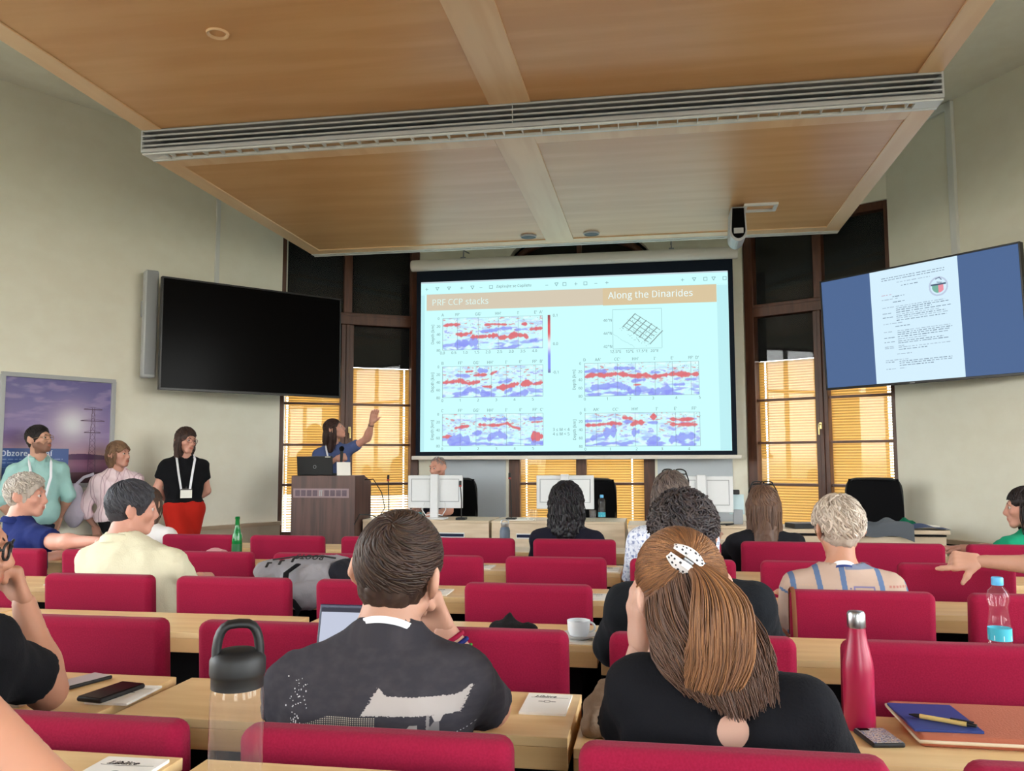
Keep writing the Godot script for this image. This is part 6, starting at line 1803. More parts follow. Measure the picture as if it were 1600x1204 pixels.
	J.hdL = [V(0.2, 0, -1), V(0, 1, 0), -1.0, CALM]; J.hdR = [V(-0.2, 0, -1), V(0, 1, 0), -1.0, CALM]
	o = person("person in a white shirt in the front row, mostly hidden", J, {"shirt": cloth("white_shirt", Color8(226, 222, 218)), "sleeve": 0.9, "cell": 0.016, "fcell": 0.007, "fem": true})
	hair(o, o.position, J.hc, J.hb, 1.0, lin(84, 62, 50), {"style": "long", "drop": 0.12, "width": 0.08, "locks": 240})
	# ---------------- right edge: woman in green, looking left
	J = seated(2.20, -5.56, 1.185, 20)
	J.hc = V(2.155, 1.065, -5.56); J.hb = turn(72, -2, 0)
	J.wrL = V(1.86, 0.80, -5.78); J.elL = V(2.0, 0.80, -5.60)
	J.hdL = [V(-0.9, 0, -0.3), V(0, 1, 0), -1.0, CALM]; J.hdR = [V(-0.2, 0, -1), V(0, 1, 0), -1.0, CALM]
	o = person("dark-haired woman in a green top at the right picture edge", J, {"shirt": cloth("green_top", Color8(30, 150, 110)), "fem": true, "cell": 0.015, "fcell": 0.006, "skin": "skin_rosy"})
	hair(o, o.position, J.hc, J.hb, 1.0, lin(40, 32, 32), {"style": "long", "drop": 0.2, "width": 0.07, "thick": 0.014, "locks": 400, "ear_out": true, "face_w": 0.07, "back": 0.07})
	# ---------------- right edge: pointing arm
	J = seated(2.02, -3.62, 1.25, 12)
	J.shL = V(1.84, 0.96, -3.64); J.elL = V(1.60, 0.925, -3.80); J.wrL = V(1.335, 0.928, -3.925)
	J.hdL = [V(-1, -0.02, -0.25), V(0.0, 0.55, 0.85), -1.0, [0.05, 1.15, 1.35, 1.45, 0.0], 0.04, 1.1]
	J.hdR = [V(-0.2, 0, -1), V(0, 1, 0), -1.0, CALM]
	o = person("person outside the right edge stretching out a pointing arm", J, {"shirt": cloth("blue_grey_tee", Color8(90, 104, 130)), "sleeve": 0.6, "cell": 0.012, "fcell": 0.0045, "skin": "skin_fair", "hands": 1.05})
	hair(o, o.position, J.hc, J.hb, 1.0, lin(70, 52, 42), {"style": "short", "locks": 160})
	standing_people(CALM, white)

func arc(c: Vector3, rx: float, rz: float, mid: Vector3, span: float, rise := 0.0, fall := 0.0) -> Array:
	# part of a ring round the neck, centred on the direction mid; rises at the nape
	var a0 := atan2(mid.x, mid.z)
	var r := []
	for k in 21:
		var t := k / 20.0 * 2.0 - 1.0
		var a := a0 + t * span * 0.5
		r.append(c + Vector3(sin(a) * rx, rise * cos(t * span * 0.5) - fall * t * t, cos(a) * rz))
	return r

func ring(c: Vector3, d: Vector3, r: float) -> Array:
	var u := d.cross(Vector3(0.2, 0.1, 0.97)).normalized()
	var w := d.cross(u)
	var q := []
	for k in 17: q.append(c + (u * cos(TAU * k / 16.0) + w * sin(TAU * k / 16.0)) * r)
	return q

func cloth_print(key: String, a: Color, b: Color, freq: float) -> StandardMaterial3D:
	var m := cloth(key, Color.WHITE)
	m.albedo_texture = noise_tex(256, freq, ramp([a, a, b, b], [0.0, 0.62, 0.68, 1.0]), 44, 2)
	return m

func tee_image() -> Image:
	# back print of the charcoal T-shirt: pale brush letter, dot screen, paint splashes
	var W := 768; var H := 384
	var im := Image.create(W, H, false, Image.FORMAT_RGB8)
	var base := Color8(58, 56, 62)
	var pale := Color8(176, 168, 164)
	for j in H:
		for i in W:
			var u := float(i) / W; var v := float(j) / H
			var n := fn.get_noise_2d(u * 12.0, v * 8.0)
			var c := base.lerp(Color8(66, 63, 68), clampf(n + 0.4, 0, 1))
			var e := fn.get_noise_2d(u * 60.0, v * 40.0) * 0.012
			# top stroke with pointed horns
			var x := u - 0.0
			var left := lerpf(0.50, 0.435, clampf((v - 0.40) / 0.26, 0, 1))
			var right := lerpf(0.86, 0.81, clampf((v - 0.40) / 0.26, 0, 1))
			var topv := 0.47 - 0.08 * exp(-pow((x - 0.50) / 0.022, 2)) - 0.09 * exp(-pow((x - 0.86) / 0.035, 2))
			if v > topv + e and v < 0.64 + e and x > left + e and x < right + e: c = pale
			# legs of the letter
			if v >= 0.64 and v < 0.99:
				if x > 0.655 - (v - 0.66) * 0.35 and x < 0.66 + 0.004 and v > 0.72: c = pale.lerp(Color8(150, 142, 136), 0.5)
				if absf(x - 0.70) < 0.006 + e * 0.3 and v < 0.95: c = pale.lerp(base, 0.3)
				if absf(x - 0.735) < 0.022 - (v - 0.64) * 0.2 and v < 0.7: c = pale
				if x > 0.74 - (v - 0.64) * 0.3 and x < 0.742 and v > 0.7: c = pale.lerp(base, 0.4)
			# dot screen
			if v > 0.655 + maxf(0.0, 0.30 - x) * 0.9 and x < 0.5 - (v - 0.66) * 0.05 and x > 0.10:
				if (i % 7) < 4 and (j % 7) < 4: c = Color8(186, 176, 160)
			# scratch
			if absf(v - (0.93 - (x - 0.66) * 0.85)) < 0.008 and x > 0.66 and x < 0.77: c = pale
			im.set_pixel(i, j, c)
	var rs := RandomNumberGenerator.new(); rs.seed = 8
	for k in 46:
		var y := rs.randf(); var p := Vector2(0.165 + rs.randfn() * 0.022, 0.33 + y * 0.42)
		irect(im, p.x * W, p.y * H, rs.randf_range(2, 6), rs.randf_range(2, 7), Color8(206, 204, 206))
	irect(im, 0.165 * W, 0.72 * H, 4, 46, Color8(200, 196, 196))
	for k in 6: irect(im, (0.80 + 0.01 * k) * W, (0.83 - 0.006 * k) * H, 3, 3, Color8(190, 188, 190))
	return im

func block_image() -> Image:
	var W := 384; var H := 192
	var im := Image.create(W, H, false, Image.FORMAT_RGB8)
	im.fill(Color8(184, 158, 142))
	var bl := Color8(92, 112, 146)
	for x in [52, 118, 180, 276, 350]:
		iline(im, Vector2(x - 6, 0), Vector2(x + 10, H), bl, 13)
	irect(im, 208, 62, 54, 34, Color8(120, 112, 150)); irect(im, 212, 66, 46, 26, Color8(184, 158, 142))
	for j in range(-12, 1):
		irect(im, 236 - sqrt(144.0 - j * j), 92 + j, 2 * sqrt(144.0 - j * j), 1, bl)
	irect(im, 196, 94, 78, 4, bl)
	for k in 6: irect(im, 198, 66 + k * 8, 5, 4, Color8(110, 104, 140)); irect(im, 160, 70 + k * 9, 6, 5, Color8(140, 126, 160)); irect(im, 300 + k * 9, 60, 6, 6, Color8(176, 120, 110)); irect(im, 306, 74 + k * 8, 5, 5, Color8(110, 110, 150))
	for k in 5: irect(im, 70 + k * 8, 60, 5, 4, Color8(190, 160, 140)); irect(im, 14 + k * 7, 74 + k * 3, 18 - k * 2, 3, bl)
	irect(im, 190, 0, 150, 20, bl.lerp(Color8(184, 158, 142), 0.3))
	return im

func clip_hair(o: Node3D, J: Dictionary) -> void:
	var hc: Vector3 = J.hc; var hb: Basis = J.hb
	var P := func(x: float, y: float, z: float): return hc + hb * Vector3(x, y, z)
	var b := mb(false, true); b.at(Transform3D(Basis(), -o.position))
	var gold := lin(160, 112, 74); var brown := lin(118, 84, 64); var ash := lin(116, 94, 86)
	# the mass of the hair: cap, then a curtain down the back to the right shoulder
	var pr := [ell(P.call(0, 0.036, 0.014), V(0.086, 0.097, 0.104), hb), ell(P.call(0, -0.035, -0.095), V(0.062, 0.09, 0.075), hb, true)]
	pr.append(cap(P.call(0.0, 0.0, 0.045), V(0.11, 0.985, -1.655), 0.072, 0.034)); pr.append(cap(P.call(0.05, -0.02, 0.03), V(0.165, 0.985, -1.68), 0.042, 0.022)); pr.append(cap(P.call(-0.045, -0.03, 0.035), V(0.06, 1.0, -1.68), 0.040, 0.018))
	var sm := sdf(pr, 0.007, 110.0, [], 0.004, 24.0)
	b.add_mesh(sm, brown)
	var inv := hb.transposed()
	for i in sm[0].size():
		var q: Vector3 = inv * (sm[0][i] - hc)
		b.c[i] = brown.lerp(ash, clampf(0.5 + fn.get_noise_2d(q.x * 60.0, q.z * 60.0) * 0.7, 0, 1))
	var rs := RandomNumberGenerator.new(); rs.seed = 21
	var clip: Vector3 = P.call(-0.006, 0.070, 0.108)
	var cd := Vector3(0.004 / 0.09, 0.034 / 0.101, 0.094 / 0.108).normalized()
	# strands combed over the skull from the hairline into the clip
	for k in 3600:
		var ph := rs.randf_range(-2.05, 2.05)
		var ep := rs.randf_range(-0.30, 0.75) if absf(ph) > 0.9 else rs.randf_range(0.15, 0.75)
		var d0 := Vector3(sin(ph) * cos(ep), sin(ep), -cos(ph) * cos(ep)).normalized()
		var t0 := rs.randf_range(0.0, 0.75)
		var t1 := minf(1.0, t0 + rs.randf_range(0.25, 0.5))
		var lift := 1.0 + 0.03 * rs.randf()
		var pts := []; var rad := []
		for j in 8:
			var t := lerpf(t0, t1, j / 7.0)
			var d := d0.slerp(cd, t * 0.97)
			d = (d + Vector3(0, -0.10 * sin(PI * t) * absf(d0.x), 0)).normalized()
			var q := Vector3(0, 0.036, 0.014) + Vector3(d.x * 0.0885, d.y * 0.0995, d.z * 0.1065) * (1.0 + (lift - 1.0) * sin(PI * j / 7.0))
			pts.append(P.call(q.x, q.y, q.z)); rad.append(0.0020 * (0.35 + 0.75 * sin(PI * clampf(j / 7.0 * 0.9 + 0.05, 0, 1))))
		b.col = tint(gold.lerp(brown, rs.randf()), rs.randf_range(0.7, 1.3))
		b.tube(pts, rad, 3, 0.7, Vector3.ZERO, false)
	# long strands falling behind, drifting to the right shoulder
	for k in 3400:
		var u := rs.randf_range(-1.0, 1.0)
		var lay := rs.randf()
		var y0 := rs.randf_range(-0.065, 0.055 - 0.05 * u * u)
		var kk := sqrt(maxf(0.02, 1.0 - pow(u * 0.93, 2) - pow((y0 - 0.036) / 0.101, 2)))
		var st: Vector3 = P.call(u * 0.084, y0, 0.014 + 0.106 * kk)
		var en := V(0.122 + u * 0.085, 0.920 - rs.randf_range(-0.05, 0.035) + absf(u - 0.2) * 0.035, -1.632 - absf(u) * 0.03 + lay * 0.020)
		var pts := []; var rad := []
		var ph := rs.randf() * 6.0
		for j in 10:
			var t := j / 9.0
			var q := st.lerp(en, t) + V(0.020 * sin(PI * t) * u, 0.0, 0.030 * sin(PI * t)) + V(0.005 * sin(ph + t * 6.0), 0, 0.004 * cos(ph + t * 5.0)) * t
			pts.append(q); rad.append(0.0022 * (0.5 + 0.5 * minf(1.0, t * 5.0)) * (1.0 - 0.7 * t * t))
		b.col = tint(brown.lerp(ash, rs.randf()), rs.randf_range(0.65, 1.3))
		b.tube(pts, rad, 3, 0.7, Vector3.ZERO, false)
	# the loose tail coming out of the clip
	for k in 2000:
		var u := rs.randf_range(-1.0, 1.0)
		var w := rs.randf_range(-1.0, 1.0)
		var st := clip + hb * V(0.012 + u * 0.014, -0.012 + w * 0.006, 0.006)
		var en := V(0.105 + u * 0.052, 0.985 + rs.randf_range(-0.05, 0.015) + absf(u) * 0.012, -1.615 + w * 0.010)
		var pts := []; var rad := []
		for j in 11:
			var t := j / 10.0
			var q := st.lerp(en, t) + V(0.026 * sin(PI * pow(t, 0.7)) + u * 0.022 * sin(PI * t), 0.012 * sin(PI * t), 0.040 * sin(PI * pow(t, 0.75)) * (1.0 + 0.2 * w))
			if t > 0.85: q.x -= (t - 0.85) * 0.08
			pts.append(q); rad.append(0.0021 * (1.0 - 0.5 * t * t))
		b.col = tint(gold.lerp(brown, rs.randf()), rs.randf_range(0.7, 1.35))
		b.tube(pts, rad, 3, 0.7, Vector3.ZERO, false)
	# stray wisps at the nape
	for k in 60:
		var st: Vector3 = P.call(rs.randf_range(-0.06, 0.04), -0.05, 0.07)
		var pts := []
		for j in 7:
			var t := j / 6.0
			pts.append(st + V(-0.03 * t * rs.randf(), -0.10 * t, 0.03 * t + 0.01 * sin(t * 4.0 + k)))
		b.col = tint(brown, rs.randf_range(0.8, 1.3)); b.tube(pts, 0.0007, 3, 1.0, Vector3.ZERO, false)
	part("hair", b, M.hair, o)
	# claw clip with two spotted jaws
	var cl := thing("hair_clip", "white claw clip with black spots in the brown half-up hair", "hair clip", clip)
	cl.basis = hb * Basis(Vector3.BACK, -0.75) * Basis.from_scale(Vector3.ONE * 0.84)
	var cw := mat("clip_white", Color8(236, 232, 232), 0.3); var ck := mat("clip_black", Color8(26, 24, 34), 0.3)
	for s in [-1.0, 1.0]:
		var c := mb()
		c.surf(16, 6, func(u: float, v: float):
			var x := lerpf(-0.044, 0.044, u)
			var arch := 1.0 - pow(2.0 * u - 1.0, 2) * 0.55
			return V(x, s * (0.006 + 0.026 * v * arch), 0.022 - 0.022 * v * v + 0.006 * arch))
		c.surf(16, 6, func(u: float, v: float):
			var x := lerpf(-0.044, 0.044, u)
			var arch := 1.0 - pow(2.0 * u - 1.0, 2) * 0.55
			return V(x, s * (0.005 + 0.0255 * v * arch), 0.019 - 0.022 * v * v + 0.006 * arch))
		part("jaw", c, cw, cl)
		c = mb()
		var r2 := RandomNumberGenerator.new(); r2.seed = 4 + int(s)
		for k in 16:
			var u := (k % 8 + 0.5 + r2.randf_range(-0.25, 0.25)) / 8.0; var v := 0.3 + 0.45 * (k / 8) + r2.randf_range(-0.1, 0.1)
			var arch := 1.0 - pow(2.0 * u - 1.0, 2) * 0.55
			c.at(Transform3D(Basis(Vector3.RIGHT, PI / 2 - s * 0.5 * v).scaled(V(1.0, 1.0, 1.0)), V(lerpf(-0.044, 0.044, u), s * (0.006 + 0.026 * v * arch), 0.0228 - 0.022 * v * v + 0.006 * arch)))
			var rr := r2.randf_range(0.0018, 0.0036)
			c.lathe([Vector2(rr, 0), Vector2(rr * 0.8, 0.0006), Vector2(0, 0.0008)], 7)
		part("spots", c, ck, cl)
	var sp := mb(); sp.tube([V(-0.012, 0, 0.026), V(0.012, 0, 0.026)], 0.0045, 8); part("spring", sp, M.steel, cl)
	for s in [-1.0, 1.0]:
		sp = mb(); sp.rbox(V(0, s * 0.012, 0.030), V(0.022, 0.014, 0.004), 0.0015, 1); part("grip", sp, cw, cl)

func standing_people(CALM: Array, white: Material) -> void:
	# ---------------- standing man, mint shirt
	var J := standing(-5.32, -6.66, 1.672, -70)
	J.fwd = V(0.72, 0, 0.60).normalized()
	J.hc = V(-5.33, 1.548, -6.66); J.hb = turn(-90, 8, 0)
	J.neck = V(-5.345, 1.40, -6.68); J.chest = V(-5.34, 1.20, -6.68)
	J.shL = V(-5.225, 1.285, -6.815); J.shR = V(-5.47, 1.27, -6.545)
	J.elL = V(-5.17, 1.06, -6.86); J.elR = V(-5.56, 1.04, -6.50); J.wrL = V(-5.28, 0.86, -6.90); J.wrR = V(-5.50, 0.84, -6.62)
	J.hdL = [V(-0.3, -0.8, 0.1), V(0, 0.1, -1), -1.0, CALM]; J.hdR = [V(0.2, -0.8, -0.1), V(0, 0.1, 1), -1.0, CALM]
	var mint := cloth("mint_shirt", Color8(158, 198, 194))
	var o := person("standing man in a mint shirt with glasses and dark beard", J, {"shirt": mint, "sleeve": 1.3, "skin": "skin_fair", "cell": 0.015, "fcell": 0.007, "vneck": 0.15, "beard": 0.78, "beard_col": Color(0.26, 0.2, 0.18), "hem": 0.78, "waist": 0.815, "f": 0.95, "pants": cloth("navy_trousers", Color8(30, 36, 56)), "brow": Color8(34, 26, 24)})
	hair(o, o.position, J.hc, J.hb, 1.0, lin(36, 28, 28), {"style": "short", "thick": 0.014, "locks": 500})
	spectacles(o, o.position, J.hc, J.hb, 1.0, mat("thin_gold", Color8(150, 120, 90), 0.35, 0.6), 0.0, 0.0016)
	collar(o, o.position, V(-5.345, 1.385, -6.68), 0.072, 0.04, J.fwd, mint, "collar", 0.5)
	var b: Vector3 = o.position
	var rm: Vector3 = J.fwd.cross(Vector3.UP)
	var fm: Vector3 = J.fwd
	for k in [-1.0, 1.0]:
		lanyard(o, b, [J.neck + rm * 0.072 * k + V(0, 0.02, 0), J.neck + rm * 0.085 * k + V(0, -0.05, 0) + fm * 0.075, J.chest + rm * 0.075 * k + fm * 0.118 + V(0, 0.02, 0), J.chest + rm * 0.03 * k + fm * 0.128 + V(0, -0.17, 0)], white, true, fm, 0.012)
	badge(o, b, J.chest + fm * 0.135 + V(0, -0.215, 0), fm)
	# ---------------- standing woman, pink striped shirt
	J = standing(-4.98, -7.28, 1.54, -60)
	J.fwd = V(0.75, 0, 0.5).normalized()
	J.hc = V(-4.985, 1.42, -7.28); J.hb = turn(-92, 2, 0)
	J.neck = V(-5.0, 1.285, -7.29); J.chest = V(-5.01, 1.11, -7.29)
	J.shL = V(-4.885, 1.175, -7.41); J.shR = V(-5.105, 1.165, -7.17)
	J.elL = V(-4.82, 0.95, -7.46); J.elR = V(-5.24, 0.93, -7.14); J.wrL = V(-4.93, 0.78, -7.44); J.wrR = V(-5.16, 0.76, -7.22)
	J.hdL = [V(-0.3, -0.8, 0.1), V(0, 0.1, -1), -1.0, CALM]; J.hdR = [V(0.2, -0.8, -0.1), V(0, 0.1, 1), -1.0, CALM]
	var st := cloth("pink_stripe", Color.WHITE)
	var g := Gradient.new(); g.offsets = PackedFloat32Array([0, 0.30, 0.36, 0.42, 0.62, 0.66, 0.72, 1.0]); g.colors = PackedColorArray([Color8(236, 214, 220), Color8(236, 214, 220), Color8(150, 112, 128), Color8(236, 214, 220), Color8(232, 206, 214), Color8(176, 136, 150), Color8(236, 214, 220), Color8(236, 214, 220)])
	var gt := GradientTexture2D.new(); gt.gradient = g; gt.width = 128; gt.height = 8; gt.fill_to = Vector2(1, 0)
	st.albedo_texture = gt; st.uv1_scale = V(11, 11, 11)
	o = person("standing woman with a light brown bob and a pink striped shirt", J, {"shirt": st, "fem": true, "sleeve": 1.55, "cell": 0.015, "fcell": 0.007, "skin": "skin_rosy", "vneck": 0.12, "f": 0.95, "loose": 0.018, "fold": 0.014, "hem": 0.80, "waist": 0.83, "pants": cloth("black_trousers", Color8(26, 26, 30))})
	hair(o, o.position, J.hc, J.hb, 1.0, lin(140, 108, 82), {"style": "long", "drop": 0.10, "width": 0.062, "thick": 0.014, "locks": 420, "col2": lin(104, 78, 60), "fringe": true, "ear_out": true, "face_w": 0.072, "back": 0.035})
	var tote := mb(); tote.add_mesh(sdf([ell(V(0, 0, 0), V(0.075, 0.19, 0.085)), ell(V(0, -0.10, 0), V(0.08, 0.11, 0.09))], 0.012, 60.0, [], 0.010, 9.0))
	var bag := thing("shoulder_bag", "pale lavender bag at the elbow of the pink-shirted woman", "bag", V(-5.285, 0.97, -7.10))
	part("sack", tote, cloth("lavender_bag", Color8(190, 182, 198)), bag)
	tote = mb(); tote.tube([V(-0.0, 0.17, 0.0), V(0.06, 0.24, -0.03), V(0.14, 0.27, -0.06)], 0.016, 6, 0.3, V(0, 0, 1)); part("strap", tote, cloth("lavender_bag", Color8(190, 182, 198)), bag)
	# ---------------- standing woman, black top, red trousers
	J = standing(-4.50, -7.60, 1.672, -60)
	J.fwd = V(0.62, 0, 0.70).normalized()
	J.hc = V(-4.475, 1.552, -7.57); J.hb = turn(-112, -5, 5)
	J.neck = V(-4.50, 1.405, -7.60); J.chest = V(-4.505, 1.21, -7.60); J.pelvis = V(-4.50, 0.90, -7.62)
	var rt: Vector3 = J.fwd.cross(Vector3.UP)
	J.shR = V(-4.50, 1.31, -7.60) + rt * 0.168; J.shL = V(-4.50, 1.305, -7.60) - rt * 0.168
	J.elR = J.shR + rt * 0.07 + V(0, -0.235, 0) - J.fwd * 0.05; J.elL = J.shL - rt * 0.06 + V(0, -0.24, 0) - J.fwd * 0.07
	J.wrR = V(-4.50, 0.98, -7.60) + rt * 0.12 - J.fwd * 0.16; J.wrL = V(-4.50, 0.98, -7.60) - rt * 0.10 - J.fwd * 0.16
	J.hdR = [-rt, -J.fwd, 1.0, CALM]; J.hdL = [rt, -J.fwd, 1.0, CALM]
	o = person("standing woman in a black top and red trousers with name badge", J, {"shirt": cloth("black_blouse", Color8(22, 22, 25)), "fem": true, "sleeve": 0.52, "cell": 0.015, "fcell": 0.007, "skin": "skin_rosy", "vneck": 0.05, "f": 1.0, "hem": 0.955, "waist": 1.0, "legs": 1.28, "knees": 1.45, "pants": cloth("red_trousers", Color8(182, 38, 28))})
	J.bust = 0.05
	b = o.position
	hair(o, b, J.hc, J.hb, 1.0, lin(76, 54, 46), {"style": "long", "drop": 0.17, "width": 0.085, "thick": 0.016, "locks": 520, "col2": lin(46, 34, 32), "messy": 1.6, "face_w": 0.062, "curl": 0.004})
	spectacles(o, b, J.hc, J.hb, 1.0, mat("rose_frame", Color8(120, 70, 66), 0.4), 0.0, 0.0018)
	var f2: Vector3 = J.fwd
	lanyard(o, b, [J.neck + rt * 0.075 + V(0, 0.02, 0) - f2 * 0.01, J.neck + rt * 0.085 + V(0, -0.03, 0) + f2 * 0.075, J.chest + rt * 0.07 + f2 * 0.125 + V(0, 0.03, 0), J.chest + rt * 0.045 + f2 * 0.135 + V(0, -0.12, 0)], white, true, f2, 0.012)
	lanyard(o, b, [J.neck - rt * 0.075 + V(0, 0.02, 0) - f2 * 0.01, J.neck - rt * 0.08 + V(0, -0.03, 0) + f2 * 0.075, J.chest - rt * 0.055 + f2 * 0.125 + V(0, 0.03, 0), J.chest - rt * 0.035 + f2 * 0.135 + V(0, -0.12, 0)], white, true, f2, 0.012)
	badge(o, b, J.chest + f2 * 0.145 + V(0, -0.16, 0), f2, 0.105, 0.085)
	# ---------------- speaker with a raised arm
	J = standing(-3.53, -9.02, 1.80, -60)
	J.fwd = V(0.55, 0, 0.70).normalized()
	J.hc = V(-3.535, 1.70, -9.0); J.hb = turn(-78, 20, 0)
	J.neck = V(-3.555, 1.535, -9.02); J.chest = V(-3.55, 1.33, -9.02); J.pelvis = V(-3.54, 0.98, -9.04)
	J.shR = V(-3.69, 1.425, -8.93); J.shL = V(-3.415, 1.465, -9.10)
	J.elL = V(-3.165, 1.60, -9.04); J.wrL = V(-3.085, 1.765, -8.95); J.elR = V(-3.70, 1.20, -8.84); J.wrR = V(-3.44, 1.375, -8.82)
	J.hdL = [V(0.30, 0.95, 0.1), V(-0.6, 0.1, -0.7), -1.0, [0.12, 0.12, 0.15, 0.2, 0.1], 0.06, 0.5]
	J.hdR = [V(0.9, 0.25, -0.05), V(-0.1, 0.2, 1.0), 1.0, [1.3, 1.35, 1.4, 1.4, 0.5], 0.02, 0.6]
	o = person("speaker in a blue T-shirt pointing up at the screen", J, {"shirt": cloth("blue_tee", Color8(78, 92, 136)), "fem": true, "sleeve": 0.55, "cell": 0.015, "fcell": 0.006, "skin": "skin_rosy", "f": 0.98, "hem": 0.95, "hs": 1.02})
	b = o.position
	hair(o, b, J.hc, J.hb, 1.02, lin(66, 44, 38), {"style": "long", "drop": 0.24, "width": 0.06, "thick": 0.010, "locks": 520, "col2": lin(46, 30, 28), "ear_out": true, "face_w": 0.072, "back": 0.05, "messy": 0.5})
	lanyard(o, b, [V(-3.62, 1.56, -8.97), V(-3.585, 1.48, -8.90), V(-3.545, 1.36, -8.87), V(-3.52, 1.2, -8.86)], white, true, J.fwd, 0.012)
	var ln2 := mb(); ln2.tube(ring(J.wrL.lerp(J.elL, 0.12) - b, (J.wrL - J.elL).normalized(), 0.029), 0.005, 6); part("wristwatch", ln2, M.black_plastic, o)
	var mic := thing("microphone", "black handheld microphone in the speaker's hand", "microphone", V(-3.368, 1.40, -8.80))
	var mc := mb(); mc.tube([V(0.0, -0.10, 0.01), V(0, 0.06, 0)], [0.013, 0.017], 12); part("handle", mc, M.black_plastic, mic)
	mc = mb(); mc.at(Transform3D(Basis(), V(0, 0.085, 0))); mc.lathe([Vector2(0, -0.03), Vector2(0.018, -0.026), Vector2(0.027, -0.006), Vector2(0.027, 0.008), Vector2(0.018, 0.022), Vector2(0, 0.027)], 16); part("head", mc, M.black_mesh, mic)
	# ---------------- balding man behind the left monitor
	J = seated(-2.44, -9.36, 1.395, 160)
	J.hc = V(-2.437, 1.275, -9.34); J.hb = turn(148, -10, 0)
	J.hdL = [V(-0.1, 0, 1), V(0, 1, 0), -1.0, CALM]; J.hdR = [V(0.1, 0, 1), V(0, 1, 0), -1.0, CALM]
	o = person("balding man with grey beard seated behind the left monitor", J, {"shirt": cloth("dark_shirt", Color8(40, 42, 56)), "sleeve": 0.7, "cell": 0.016, "fcell": 0.007, "skin": "skin_rosy", "beard": 0.5, "beard_col": Color(0.62, 0.56, 0.54), "brow": Color8(120, 100, 90)})
	hair(o, o.position, J.hc, J.hb, 1.0, lin(150, 140, 136), {"style": "bald", "thick": 0.003, "locks": 80, "max_th": 2.0})

# ------------------------------------------------------------------ small things on the desks
func pad(at: Vector3, turn: float, label: String) -> void:
	var t := thing("notepad", label, "notepad", at, turn, "white notepads on the desks")
	var b := mb(); b.rbox(V(0, 0.003, 0), V(0.115, 0.006, 0.172), 0.0008, 1); part("paper_block", b, M.paper, t)
	var flat := Basis(Vector3.RIGHT, -PI / 2)
	txt("Liblice", 0.013, M.ink, t, V(-0.008, 0.0066, -0.056), flat * Basis(Vector3(1, 0, 0), Vector3(0.35, 1, 0), Vector3(0, 0, 1)), true)
	b = mb(); b.tube([V(-0.046, 0.0064, -0.047), V(-0.01, 0.0064, -0.044), V(0.05, 0.0064, -0.049)], 0.0006, 4, 0.4, Vector3.UP); part("flourish", b, M.ink, t)
	b = mb(); b.at(Transform3D(Basis(), V(0, 0.0062, -0.012))); b.lathe([Vector2(0.007, 0), Vector2(0.0072, 0.0004), Vector2(0.009, 0.0004), Vector2(0.0092, 0)], 16); b.box(V(-0.016, 0.0002, 0), V(0.012, 0.0004, 0.003)); b.box(V(0.016, 0.0002, 0), V(0.012, 0.0004, 0.003)); part("seal", b, mat("seal_grey", Color8(120, 112, 108), 0.9), t)

